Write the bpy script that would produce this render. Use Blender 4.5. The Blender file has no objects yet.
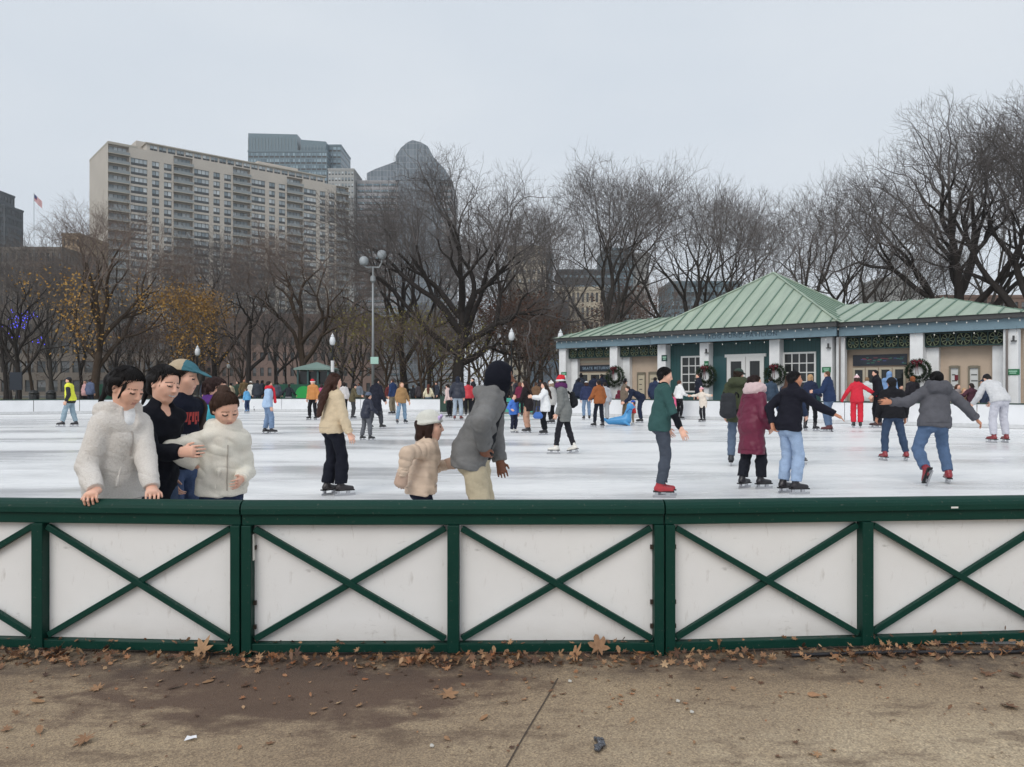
import bpy, math, random
import numpy as np
from mathutils import Vector, Matrix
random.seed(7)
SC = bpy.context.scene
COL = SC.collection
PI = math.pi
F, HY, CX, EYE = 768.0, 387.0, 512.0, 1.55          # focal length in pixels, horizon row, centre column, eye height

def at(px, py, Z):
    return np.array([(px - CX) / F * Z, Z, EYE + (HY - py) / F * Z])
def zfoot(py):
    return F * EYE / (py - HY)

# ------------------------------------------------------------------ materials
def lin(c):
    return tuple(((v / 255) / 12.92 if v / 255 <= .04045 else ((v / 255 + .055) / 1.055) ** 2.4) for v in c)
MATS = {}
def mat(name, col=(.5, .5, .5), rough=.7, metal=0., spec=.5, noise=0., nscale=8., bump=0., bscale=60., emit=None, sheen=0., coat=0., alpha=None):
    if name in MATS: return MATS[name]
    m = bpy.data.materials.new(name); m.use_nodes = True
    nt = m.node_tree; b = nt.nodes['Principled BSDF']
    b.inputs['Roughness'].default_value = rough; b.inputs['Metallic'].default_value = metal
    b.inputs['Specular IOR Level'].default_value = spec
    b.inputs['Base Color'].default_value = (*col, 1)
    if sheen: b.inputs['Sheen Weight'].default_value = sheen
    if coat: b.inputs['Coat Weight'].default_value = coat
    if emit:
        b.inputs['Emission Color'].default_value = (*emit[0], 1); b.inputs['Emission Strength'].default_value = emit[1]
    if noise or bump:
        tc = nt.nodes.new('ShaderNodeTexCoord')
    if noise:
        n = nt.nodes.new('ShaderNodeTexNoise'); n.inputs['Scale'].default_value = nscale; n.inputs['Detail'].default_value = 6
        nt.links.new(tc.outputs['Object'], n.inputs['Vector'])
        mr = nt.nodes.new('ShaderNodeMapRange'); mr.inputs[1].default_value = .3; mr.inputs[2].default_value = .7
        mr.inputs[3].default_value = 1 - noise; mr.inputs[4].default_value = 1 + noise
        nt.links.new(n.outputs['Fac'], mr.inputs[0])
        mx = nt.nodes.new('ShaderNodeMix'); mx.data_type = 'RGBA'; mx.blend_type = 'MULTIPLY'; mx.inputs[0].default_value = 1
        mx.inputs[6].default_value = (*col, 1); nt.links.new(mr.outputs[0], mx.inputs[7])
        nt.links.new(mx.outputs[2], b.inputs['Base Color'])
    if bump:
        n2 = nt.nodes.new('ShaderNodeTexNoise'); n2.inputs['Scale'].default_value = bscale; n2.inputs['Detail'].default_value = 4
        nt.links.new(tc.outputs['Object'], n2.inputs['Vector'])
        bp = nt.nodes.new('ShaderNodeBump'); bp.inputs['Strength'].default_value = bump; bp.inputs['Distance'].default_value = .01
        nt.links.new(n2.outputs['Fac'], bp.inputs['Height']); nt.links.new(bp.outputs[0], b.inputs['Normal'])
    MATS[name] = m
    return m

class NB:
    """tiny node-building helper"""
    def __init__(s, name):
        s.m = bpy.data.materials.new(name); s.m.use_nodes = True; s.nt = s.m.node_tree; s.b = s.nt.nodes['Principled BSDF']
    def n(s, t, **kw):
        x = s.nt.nodes.new(t)
        for k, v in kw.items():
            if k.startswith('_'): setattr(x, k[1:], v)
            else: x.inputs[k.replace('__', ' ')].default_value = v
        return x
    def l(s, a, b): s.nt.links.new(a, b)
    def coord(s, kind='Object', scale=(1, 1, 1)):
        tc = s.n('ShaderNodeTexCoord'); mp = s.n('ShaderNodeMapping'); mp.inputs['Scale'].default_value = scale
        s.l(tc.outputs[kind], mp.inputs['Vector']); return mp.outputs[0]
    def noise(s, vec, scale, detail=5, rough=.55):
        x = s.n('ShaderNodeTexNoise', Scale=scale, Detail=detail, Roughness=rough); s.l(vec, x.inputs['Vector']); return x.outputs['Fac']
    def ramp(s, fac, stops):
        r = s.n('ShaderNodeValToRGB'); e = r.color_ramp.elements
        while len(e) < len(stops): e.new(.5)
        for i, (p, c) in enumerate(stops):
            e[i].position = p; e[i].color = (*c, 1) if len(c) == 3 else c
        s.l(fac, r.inputs[0]); return r.outputs[0]
    def mix(s, fac, a, b, mode='MIX'):
        x = s.n('ShaderNodeMix', _data_type='RGBA', _blend_type=mode)
        if isinstance(fac, (int, float)): x.inputs[0].default_value = fac
        else: s.l(fac, x.inputs[0])
        for i, v in ((6, a), (7, b)):
            if isinstance(v, tuple): x.inputs[i].default_value = (*v, 1)
            else: s.l(v, x.inputs[i])
        return x.outputs[2]
    def bump(s, h, strength, dist=.01):
        x = s.n('ShaderNodeBump', Strength=strength, Distance=dist); s.l(h, x.inputs['Height']); s.l(x.outputs[0], s.b.inputs['Normal'])

# ------------------------------------------------------------------ objects
def thing(name, label=None, cat=None, loc=(0, 0, 0), rz=0., group=None, kind=None):
    o = bpy.data.objects.new(name, None); COL.objects.link(o)
    o.location = loc; o.rotation_euler = (0, 0, rz); o.empty_display_size = .1
    tag(o, label, cat, group, kind); return o
def tag(o, label=None, cat=None, group=None, kind=None):
    if label: o['label'] = label
    if cat: o['category'] = cat
    if group: o['group'] = group
    if kind: o['kind'] = kind
    return o
def link(name, me, m=None, parent=None, smooth=False):
    o = bpy.data.objects.new(name, me); COL.objects.link(o)
    if m is not None:
        for x in (m if isinstance(m, (list, tuple)) else [m]): me.materials.append(x)
    if parent is not None: o.parent = parent
    if smooth:
        me.polygons.foreach_set('use_smooth', np.ones(len(me.polygons), bool))
    return o
def copy_tree(root, loc=None, rz=None, scale=None, label=None, group=None):
    r = root.copy(); COL.objects.link(r)
    if loc is not None: r.location = loc
    if rz is not None: r.rotation_euler = (0, 0, rz)
    if scale is not None: r.scale = scale
    if label: r['label'] = label
    if group: r['group'] = group
    for ch in list(root.children):
        c = ch.copy(); COL.objects.link(c); c.parent = r
        for g in list(ch.children):
            d = g.copy(); COL.objects.link(d); d.parent = c
    return r

class MB:
    """collects quads / tubes / boxes into one mesh"""
    def __init__(s): s.v = []; s.f = []; s.mi = []
    def face(s, pts, mi=0):
        i = len(s.v); s.v += [tuple(p) for p in pts]; s.f.append(tuple(range(i, i + len(pts)))); s.mi.append(mi)
    def box(s, x0, x1, y0, y1, z0, z1, mi=0):
        i = len(s.v)
        s.v += [(x, y, z) for z in (z0, z1) for y in (y0, y1) for x in (x0, x1)]
        for q in ((0, 2, 3, 1), (4, 5, 7, 6), (0, 1, 5, 4), (2, 6, 7, 3), (0, 4, 6, 2), (1, 3, 7, 5)):
            s.f.append(tuple(i + k for k in q)); s.mi.append(mi)
        return s
    def bar(s, a, b, w, h, mi=0, up=(0, 0, 1)):
        """box bar from a to b, w across, h along 'up'"""
        a = np.array(a, float); b = np.array(b, float); d = b - a; d /= np.linalg.norm(d)
        up = np.array(up, float); r = np.cross(d, up); r /= np.linalg.norm(r); u = np.cross(r, d)
        i = len(s.v)
        for p in (a, b):
            for sx, sz in ((-1, -1), (1, -1), (1, 1), (-1, 1)):
                s.v.append(tuple(p + r * w / 2 * sx + u * h / 2 * sz))
        for q in ((0, 1, 2, 3), (7, 6, 5, 4), (0, 4, 5, 1), (1, 5, 6, 2), (2, 6, 7, 3), (3, 7, 4, 0)):
            s.f.append(tuple(i + k for k in q)); s.mi.append(mi)
        return s
    def tube(s, pts, rad, n=8, mi=0, cap=True):
        pts = [np.array(p, float) for p in pts]
        rad = rad if hasattr(rad, '__len__') else [rad] * len(pts)
        i0 = len(s.v); ref = None
        for k, p in enumerate(pts):
            d = pts[min(k + 1, len(pts) - 1)] - pts[max(k - 1, 0)]; d = d / (np.linalg.norm(d) + 1e-9)
            if ref is None:
                ref = np.array([1., 0, 0]) if abs(d[0]) < .8 else np.array([0, 1., 0])
            a = np.cross(d, ref); a /= np.linalg.norm(a) + 1e-9; b = np.cross(d, a); ref = -np.cross(d, a) if False else ref
            for j in range(n):
                t = 2 * PI * j / n
                s.v.append(tuple(p + rad[k] * (a * math.cos(t) + b * math.sin(t))))
        for k in range(len(pts) - 1):
            for j in range(n):
                s.f.append((i0 + k * n + j, i0 + k * n + (j + 1) % n, i0 + (k + 1) * n + (j + 1) % n, i0 + (k + 1) * n + j)); s.mi.append(mi)
        if cap:
            s.f.append(tuple(i0 + j for j in range(n))[::-1]); s.mi.append(mi)
            s.f.append(tuple(i0 + (len(pts) - 1) * n + j for j in range(n))); s.mi.append(mi)
        return s
    def lathe(s, prof, n=12, c=(0, 0, 0), mi=0):
        i0 = len(s.v)
        for r, z in prof:
            for j in range(n):
                t = 2 * PI * j / n; s.v.append((c[0] + r * math.cos(t), c[1] + r * math.sin(t), c[2] + z))
        for k in range(len(prof) - 1):
            for j in range(n):
                s.f.append((i0 + k * n + j, i0 + k * n + (j + 1) % n, i0 + (k + 1) * n + (j + 1) % n, i0 + (k + 1) * n + j)); s.mi.append(mi)
        s.f.append(tuple(i0 + j for j in range(n))[::-1]); s.mi.append(mi)
        s.f.append(tuple(i0 + (len(prof) - 1) * n + j for j in range(n))); s.mi.append(mi)
        return s
    def mesh(s, name):
        me = bpy.data.meshes.new(name); me.from_pydata(s.v, [], s.f)
        if any(s.mi): me.polygons.foreach_set('material_index', s.mi)
        me.update(); return me
    def build(s, name, m, parent=None, smooth=False, bevel=0.):
        o = link(name, s.mesh(name), m, parent, smooth)
        if bevel:
            md = o.modifiers.new('bevel', 'BEVEL'); md.width = bevel; md.segments = 2; md.limit_method = 'ANGLE'
        return o
def np_mesh(name, V, Q):
    """mesh from numpy vertices and an (n,k) face array"""
    me = bpy.data.meshes.new(name); n, k = Q.shape
    me.vertices.add(len(V)); me.vertices.foreach_set('co', np.ascontiguousarray(V, np.float32).ravel())
    me.loops.add(n * k); me.loops.foreach_set('vertex_index', np.ascontiguousarray(Q, np.int32).ravel())
    me.polygons.add(n); me.polygons.foreach_set('loop_start', np.arange(0, n * k, k, dtype=np.int32))
    me.update(calc_edges=True); return me

# ------------------------------------------------------------------ signed-distance modelling (numpy) and surface nets
def vnoise(x, y, z, rng):
    T = rng.rand(64, 64, 64).astype(np.float32) * 2 - 1
    xi, yi, zi = np.floor(x).astype(int), np.floor(y).astype(int), np.floor(z).astype(int); fx, fy, fz = x - xi, y - yi, z - zi
    fx, fy, fz = [f * f * (3 - 2 * f) for f in (fx, fy, fz)]; r = 0
    for a in (0, 1):
        for b in (0, 1):
            for c in (0, 1):
                r = r + T[(xi + a) % 64, (yi + b) % 64, (zi + c) % 64] * (fx if a else 1 - fx) * (fy if b else 1 - fy) * (fz if c else 1 - fz)
    return r
class SDF:
    def __init__(s): s.p = []
    def add(s, fn, lo, hi, k=.02, op=1): s.p.append((fn, np.array(lo, float), np.array(hi, float), k, op)); return s
    def cap(s, a, b, ra, rb=None, k=.02, ax=None, ratio=1., cut=(), quilt=None, op=1):
        a = np.array(a, float); b = np.array(b, float); rb = ra if rb is None else rb
        L = np.linalg.norm(b - a)
        sc = 0. if ax is None else 1 - 1 / ratio
        ax_ = np.zeros(3) if ax is None else np.array(ax, float)
        ba = b - a; ba = ba - sc * ba.dot(ax_) * ax_; bb = ba.dot(ba) + 1e-12
        def fn(x, y, z):
            px, py, pz = x - a[0], y - a[1], z - a[2]
            if sc:
                t = (px * ax_[0] + py * ax_[1] + pz * ax_[2]) * sc
                px = px - t * ax_[0]; py = py - t * ax_[1]; pz = pz - t * ax_[2]
            h = np.clip((px * ba[0] + py * ba[1] + pz * ba[2]) / bb, 0, 1)
            r = ra + (rb - ra) * h
            if quilt: r = r + quilt[1] * (np.sqrt(np.abs(np.sin(PI * h * L / quilt[0] + .4))) - .7)
            d = np.sqrt((px - ba[0] * h) ** 2 + (py - ba[1] * h) ** 2 + (pz - ba[2] * h) ** 2) - r
            for pt, nn in cut:
                d = np.maximum(d, (x - pt[0]) * nn[0] + (y - pt[1]) * nn[1] + (z - pt[2]) * nn[2])
            return d
        m = max(ra, rb) * max(1, ratio) + (quilt[1] if quilt else 0)
        return s.add(fn, np.minimum(a, b) - m, np.maximum(a, b) + m, k, op)
    def ell(s, c, R, rad, k=.02, op=1, cut=None):
        c = np.array(c, float); R = np.array(R, float); rad = np.array(rad, float)
        def fn(x, y, z):
            px, py, pz = x - c[0], y - c[1], z - c[2]
            q = [(px * R[0, i] + py * R[1, i] + pz * R[2, i]) for i in range(3)]
            k0 = np.sqrt(sum((q[i] / rad[i]) ** 2 for i in range(3))) + 1e-9
            k1 = np.sqrt(sum((q[i] / rad[i] ** 2) ** 2 for i in range(3))) + 1e-9
            d = k0 * (k0 - 1) / k1
            if cut is not None: d = np.maximum(d, cut(q[0], q[1], q[2]))
            return d
        m = rad.max()
        return s.add(fn, c - m, c + m, k, op)
    def torus(s, c, n, R, r, k=.02, op=1):
        c = np.array(c, float); n = np.array(n, float) / np.linalg.norm(n)
        def fn(x, y, z):
            px, py, pz = x - c[0], y - c[1], z - c[2]
            h = px * n[0] + py * n[1] + pz * n[2]
            q = np.sqrt(np.maximum((px - h * n[0]) ** 2 + (py - h * n[1]) ** 2 + (pz - h * n[2]) ** 2, 0)) - R
            return np.sqrt(q * q + h * h) - r
        return s.add(fn, c - R - r, c + R + r, k, op)
    def mesh(s, name, vox, wrinkle=0., wfreq=50., seed=0, fine=0., ffreq=300., zstretch=1.):
        lo = np.min([p[1] for p in s.p if p[4] > 0], 0) - 3 * vox - wrinkle; hi = np.max([p[2] for p in s.p if p[4] > 0], 0) + 3 * vox + wrinkle
        n = np.ceil((hi - lo) / vox).astype(int) + 1
        X, Y, Z = [(lo[i] + vox * np.arange(n[i])).astype(np.float32) for i in range(3)]
        D = np.full(n, .3, np.float32)
        for fn, a, b, k, op in s.p:
            i0 = np.maximum(((a - lo - k) / vox).astype(int) - 2, 0); i1 = np.minimum(((b - lo + k) / vox).astype(int) + 4, n)
            if (i1 <= i0).any(): continue
            sl = tuple(slice(i0[i], i1[i]) for i in range(3))
            d = fn(X[sl[0]][:, None, None], Y[sl[1]][None, :, None], Z[sl[2]][None, None, :]).astype(np.float32)
            c = D[sl]
            if op > 0:
                h = np.maximum(k - np.abs(c - d), 0) / k if k > 0 else 0
                D[sl] = np.minimum(c, d) - h * h * k * .25
            else:
                h = np.maximum(k - np.abs(c + d), 0) / k if k > 0 else 0
                D[sl] = np.maximum(c, -d) + h * h * k * .25
        rng = np.random.RandomState(seed)
        if wrinkle or fine:
            x, y, z = X[:, None, None], Y[None, :, None], Z[None, None, :]
            band = np.abs(D) < 4 * vox + 2 * wrinkle
            I = np.nonzero(band); px, py, pz = X[I[0]], Y[I[1]], Z[I[2]]
            w = np.zeros(len(px), np.float32)
            if wrinkle:
                for j in range(5):
                    kv = rng.normal(size=3); kv /= np.linalg.norm(kv); kv *= wfreq * (.6 + .8 * rng.rand()); kv[2] *= zstretch
                    w += np.sin(kv[0] * px + kv[1] * py + kv[2] * pz + 1.7 * np.sin(.45 * wfreq * (px * kv[1] / wfreq - pz * kv[0] / wfreq + .3 * py) + j) + rng.rand() * 6) * wrinkle * .45
            if wrinkle:
                f_ = 8.; rn = vnoise(px * f_ * .8 + .4 * pz * f_, py * f_ * .8, pz * f_ * 1.8 - .6 * px * f_ + .4 * py * f_, rng); w += wrinkle * .95 * (1 - np.minimum(np.abs(rn) * 2.6, 1)) ** 2 - wrinkle * .2
            if fine:
                w += fine * (vnoise(px * ffreq, py * ffreq, pz * ffreq, rng) + .6 * vnoise(px * ffreq * 2.1, py * ffreq * 2.1, pz * ffreq * 2.1, rng))
            D[I] += w
        D[0] = D[-1] = .3; D[:, 0] = D[:, -1] = .3; D[:, :, 0] = D[:, :, -1] = .3
        V, Q = surface_nets(D, lo, vox)
        return np_mesh(name, V, Q)
def surface_nets(D, lo, h):
    S = D < 0; nx, ny, nz = D.shape; cy, cz = ny, nz
    flat = lambda i, j, k: (i.astype(np.int64) * cy + j) * cz + k
    E = []; keys = []; pos = []
    for ax in range(3):
        a = [slice(None)] * 3; b = [slice(None)] * 3; a[ax] = slice(0, -1); b[ax] = slice(1, None)
        a = tuple(a); b = tuple(b)
        I = np.nonzero(S[a] != S[b])
        d0 = D[a][I]; d1 = D[b][I]; t = d0 / (d0 - d1)
        p = np.stack(I, 1).astype(np.float32); p[:, ax] += t
        o1, o2 = [i for i in range(3) if i != ax]
        cells = []
        for u, w in ((-1, -1), (0, -1), (0, 0), (-1, 0)):
            J = [x.copy() for x in I]; J[o1] = J[o1] + u; J[o2] = J[o2] + w
            c = flat(*J); cells.append(c); keys.append(c); pos.append(p)
        flip = S[a][I] if ax != 1 else ~S[a][I]
        q = np.stack(cells, 1); q[~flip] = q[~flip][:, ::-1]
        E.append(q)
    K = np.concatenate(keys); P = np.concatenate(pos)
    uq, inv = np.unique(K, return_inverse=True); cnt = np.bincount(inv).astype(np.float32)
    V = np.stack([np.bincount(inv, weights=P[:, i]) / cnt for i in range(3)], 1)
    Q = np.searchsorted(uq, np.concatenate(E))
    return V * h + lo, Q

class Tubes:
    """fast many-branch tube mesh"""
    def __init__(s): s.V = []; s.Q = []; s.n = 0
    def add(s, P, R, n):
        P = np.asarray(P, float); k = len(P); d = np.gradient(P, axis=0); d /= np.linalg.norm(d, axis=1)[:, None] + 1e-9
        ref = np.array([.31, .95, .05]); a = np.cross(d, ref); a /= np.linalg.norm(a, axis=1)[:, None] + 1e-9; b_ = np.cross(d, a)
        th = np.arange(n) * 2 * PI / n
        V = P[:, None, :] + np.asarray(R)[:, None, None] * (a[:, None, :] * np.cos(th)[None, :, None] + b_[:, None, :] * np.sin(th)[None, :, None])
        i = np.arange(k - 1)[:, None] * n; j = np.arange(n)[None, :]; j2 = (j + 1) % n
        Q = np.stack([i + j, i + j2, i + n + j2, i + n + j], -1).reshape(-1, 4) + s.n
        s.V.append(V.reshape(-1, 3)); s.Q.append(Q); s.n += k * n
    def mesh(s, name): return np_mesh(name, np.concatenate(s.V), np.concatenate(s.Q))
# ------------------------------------------------------------------ people
FAB = {}
def fabric(c, kind='cloth'):
    key = (c, kind)
    if key in FAB: return FAB[key]
    nb = NB('fabric_' + kind); col = tuple(min(v * 1.12, .9) for v in lin(c)); b = nb.b; gy = .3 * col[0] + .5 * col[1] + .2 * col[2]; ds_ = {'denim': .3, 'skin': 0, 'hair': 0}.get(kind, .1); col = tuple(v + (gy - v) * ds_ for v in col)
    b.inputs['Roughness'].default_value = {'puffer': .5, 'leather': .35, 'skin': .5, 'hair': .6}.get(kind, .88)
    b.inputs['Specular IOR Level'].default_value = {'puffer': .35, 'leather': .5, 'skin': .35, 'hair': .22}.get(kind, .15)
    v = nb.coord('Object')
    if kind == 'denim':
        f = nb.noise(v, 5, 6, .65); c2 = nb.mix(f, tuple(x * .62 for x in col), tuple(min(x * 1.55, 1) for x in col))
        w = nb.noise(v, 260, 2); c3 = nb.mix(.35, c2, nb.ramp(w, [(.35, (.5, .5, .5)), (.65, (1.4, 1.4, 1.4))]), 'MULTIPLY')
        nb.l(c3, b.inputs['Base Color']); nb.bump(nb.noise(v, 22, 5), .5, .02)
    elif kind == 'fleece':
        f = nb.noise(v, 90, 4, .7); nb.l(nb.mix(f, tuple(x * .72 for x in col), tuple(min(x * 1.18, .95) for x in col)), b.inputs['Base Color'])
        nb.bump(nb.noise(v, 110, 5, .7), .9, .012); b.inputs['Sheen Weight'].default_value = .2
    elif kind == 'knit':
        w = nb.n('ShaderNodeTexWave', Scale=45., Distortion=2.); w.bands_direction = 'Z'; nb.l(v, w.inputs['Vector'])
        f = nb.noise(v, 70, 3); nb.l(nb.mix(f, tuple(x * .75 for x in col), tuple(min(x * 1.15, .95) for x in col)), b.inputs['Base Color'])
        nb.bump(w.outputs['Fac'], .5, .006)
    elif kind == 'heather':
        f = nb.noise(v, 320, 3, .7); g = nb.noise(v, 6, 4)
        c1 = nb.mix(f, tuple(x * .45 for x in col), tuple(min(x * 1.6, 1) for x in col)); nb.l(nb.mix(.4, c1, nb.ramp(g, [(.3, (.6, .6, .6)), (.7, (1.3, 1.3, 1.3))]), 'MULTIPLY'), b.inputs['Base Color'])
        nb.bump(nb.noise(v, 18, 5), .5, .02)
    elif kind == 'hair':
        sv = nb.coord('Object', (1, 1, .12)); f = nb.noise(sv, 160, 4, .7)
        nb.l(nb.mix(f, tuple(x * .35 for x in col), tuple(x * 1.25 for x in col)), b.inputs['Base Color']); nb.bump(f, .7, .006)
        b.inputs['Anisotropic'].default_value = .5
    elif kind == 'skin':
        f = nb.noise(v, 14, 5); nb.l(nb.mix(f, tuple(x * .88 for x in col), (min(col[0] * 1.12, 1), col[1] * 1.03, col[2] * 1.0)), b.inputs['Base Color'])
        b.inputs['Subsurface Weight'].default_value = .08; b.inputs['Subsurface Radius'].default_value = (.02, .008, .004)
    else:
        f = nb.noise(v, 7, 5); g = nb.noise(v, 180, 2)
        c1 = nb.mix(f, tuple(x * .8 for x in col), tuple(min(x * 1.2, .95) for x in col))
        nb.l(nb.mix(.3, c1, nb.ramp(g, [(.3, (.7, .7, .7)), (.7, (1.2, 1.2, 1.2))]), 'MULTIPLY'), b.inputs['Base Color'])
        nb.bump(nb.noise(v, 16, 5), .45 if kind == 'cloth' else .25, .02)
    FAB[key] = nb.m; return nb.m
SKINS = {'light': (222, 178, 156), 'fair': (224, 180, 158), 'tan': (186, 132, 104), 'brown': (124, 82, 62)}
M_BLADE = mat('skate_steel', (.5, .5, .52), .25, 1.)
M_LIP = mat('lip_skin', lin((196, 134, 120)), .45); M_EYE = mat('eye_dark', lin((32, 24, 22)), .3); M_SCLERA = mat('eye_white', (.65, .63, .6), .3)

def rotz(a): c, s = math.cos(a), math.sin(a); return np.array([[c, -s, 0], [s, c, 0], [0, 0, 1.]])
def rotx(a): c, s = math.cos(a), math.sin(a); return np.array([[1., 0, 0], [0, c, -s], [0, s, c]])
def roty(a): c, s = math.cos(a), math.sin(a); return np.array([[c, 0, s], [0, 1., 0], [-s, 0, c]])
def unit(v): v = np.array(v, float); return v / (np.linalg.norm(v) + 1e-9)
def ik(S, T, l1, l2, hint):
    d = T - S; L = np.linalg.norm(d); Lc = min(max(L, abs(l1 - l2) + .01), (l1 + l2) * .998); d = d / (L + 1e-9); T = S + d * Lc
    a = (l1 * l1 - l2 * l2 + Lc * Lc) / (2 * Lc); h = math.sqrt(max(l1 * l1 - a * a, 0))
    hint = np.array(hint, float); hint = hint - hint.dot(d) * d
    return S + d * a + unit(hint) * h, T

def skeleton(Hh, q):
    """joints in the person's own frame: x right, y forward, z up, feet's ground at 0"""
    HH = .226 * (Hh / 1.7) ** .38 * q.get('hs', 1); B = (Hh - .7 * HH) / .895; K = {'B': B, 'HH': HH}
    fs = .085 * Hh / 1.75 if q.get('skates', True) else 0.
    K['fs'] = fs
    lean, bend, side = math.radians(q.get('lean', 1)), math.radians(q.get('bend', 3)), math.radians(q.get('side', 0))
    drop = q.get('drop', .004) * B
    P = np.array([0, 0, fs + .549 * B - drop]); K['P'] = P
    tw = math.radians(q.get('twist', 0))
    def up(a): return roty(side) @ np.array([0, math.sin(a), math.cos(a)])
    K['waist'] = P + up(lean) * .085 * B; K['chest'] = K['waist'] + up(lean + bend * .5) * .115 * B
    u3 = up(lean + bend); K['u3'] = u3; K['neck'] = K['chest'] + u3 * .104 * B
    u4 = unit(u3 + np.array([0, .12, .75])); K['head'] = K['neck'] + u4 * (q.get('neckl', .05) * B + .2 * HH)
    K['R'] = rotz(math.radians(q.get('hyaw', 0))) @ rotx(-math.radians(q.get('hpitch', 8))) @ roty(math.radians(q.get('hroll', 0)))
    sw = (.099 if q.get('sex', 'm') == 'm' else .083) * B * q.get('wide', 1) ** .5
    rx = rotz(tw) @ np.array([1., 0, 0]); K['rx'] = rx
    for nme, sg in (('L', -1), ('R', 1)):
        S = K['chest'] + u3 * (.056 if q.get('sex', 'm') == 'm' else .05) * B + rx * sg * sw; K['sh' + nme] = S
        l1, l2 = .176 * B, .152 * B; AL = l1 + l2
        if nme + 'w' in q:
            T = q[nme + 'w']
        else:
            o = q.get(nme, (.14, .07, -.95)); T = S + (rx * sg * o[0] + np.array([0, o[1], o[2]]) if not tw else rotz(tw) @ np.array([sg * o[0], o[1], o[2]])) * AL
        hint = q.get(nme + 'h', (.45, -.8, -.35)); hint = np.array([hint[0] * sg, hint[1], hint[2]])
        K['el' + nme], K['wr' + nme] = ik(S, np.array(T, float), l1, l2, hint)
        hip = P + np.array([sg * .052 * B, 0, -.015 * B]); K['hip' + nme] = hip
        f = q.get(nme + 'f', (.06, 0, 0)); A = np.array([sg * f[0] * B, f[1] * B, fs + .045 * B + f[2] * B])
        K['kn' + nme], K['an' + nme] = ik(hip, A, .245 * B, .247 * B, (sg * .25, 1, 0))
        yaw = math.radians(q.get(nme + 'fy', 10)) * -sg; K['ff' + nme] = rotz(yaw) @ rotx(math.radians(q.get(nme + 'fp', 0))) @ np.array([0, 1., 0])
    return K

def hand_prims(s, W, d, n, t, B, curl, vox):
    """palm, four fingers and a thumb; d along the hand, n out of the palm, t towards the thumb"""
    Ls = B * .094; fr = max(.0078 * B / 1.5, vox * .75)
    pk = W + d * Ls * .5
    s.cap(W, pk, .019 * B / 1.5, .021 * B / 1.5, .008, t, 1.75)
    for i, (off, ln) in enumerate(((.034, .44), (.012, .5), (-.011, .46), (-.032, .36))):
        b = pk + t * off * B / 1.5 + d * Ls * .02; a = 0.25 * curl; p = b
        for j, fl in enumerate((.42, .32, .26)):
            a += curl * (.32, .55, .45)[j]
            e = p + (d * math.cos(a) + n * math.sin(a)) * Ls * ln * fl * 2 * .62
            s.cap(p, e, fr * (1 - .1 * j), fr * (.92 - .12 * j), .004); p = e
    tb = W + d * Ls * .12 + t * .022 * B / 1.5
    e1 = tb + (d * .6 + t * .7 + n * .35) * Ls * .26; e2 = e1 + unit(d * .85 + t * .2 + n * .35) * Ls * .22
    s.cap(tb, e1, fr * 1.35, fr * 1.15, .008); s.cap(e1, e2, fr * 1.12, fr * .9, .004)

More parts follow.
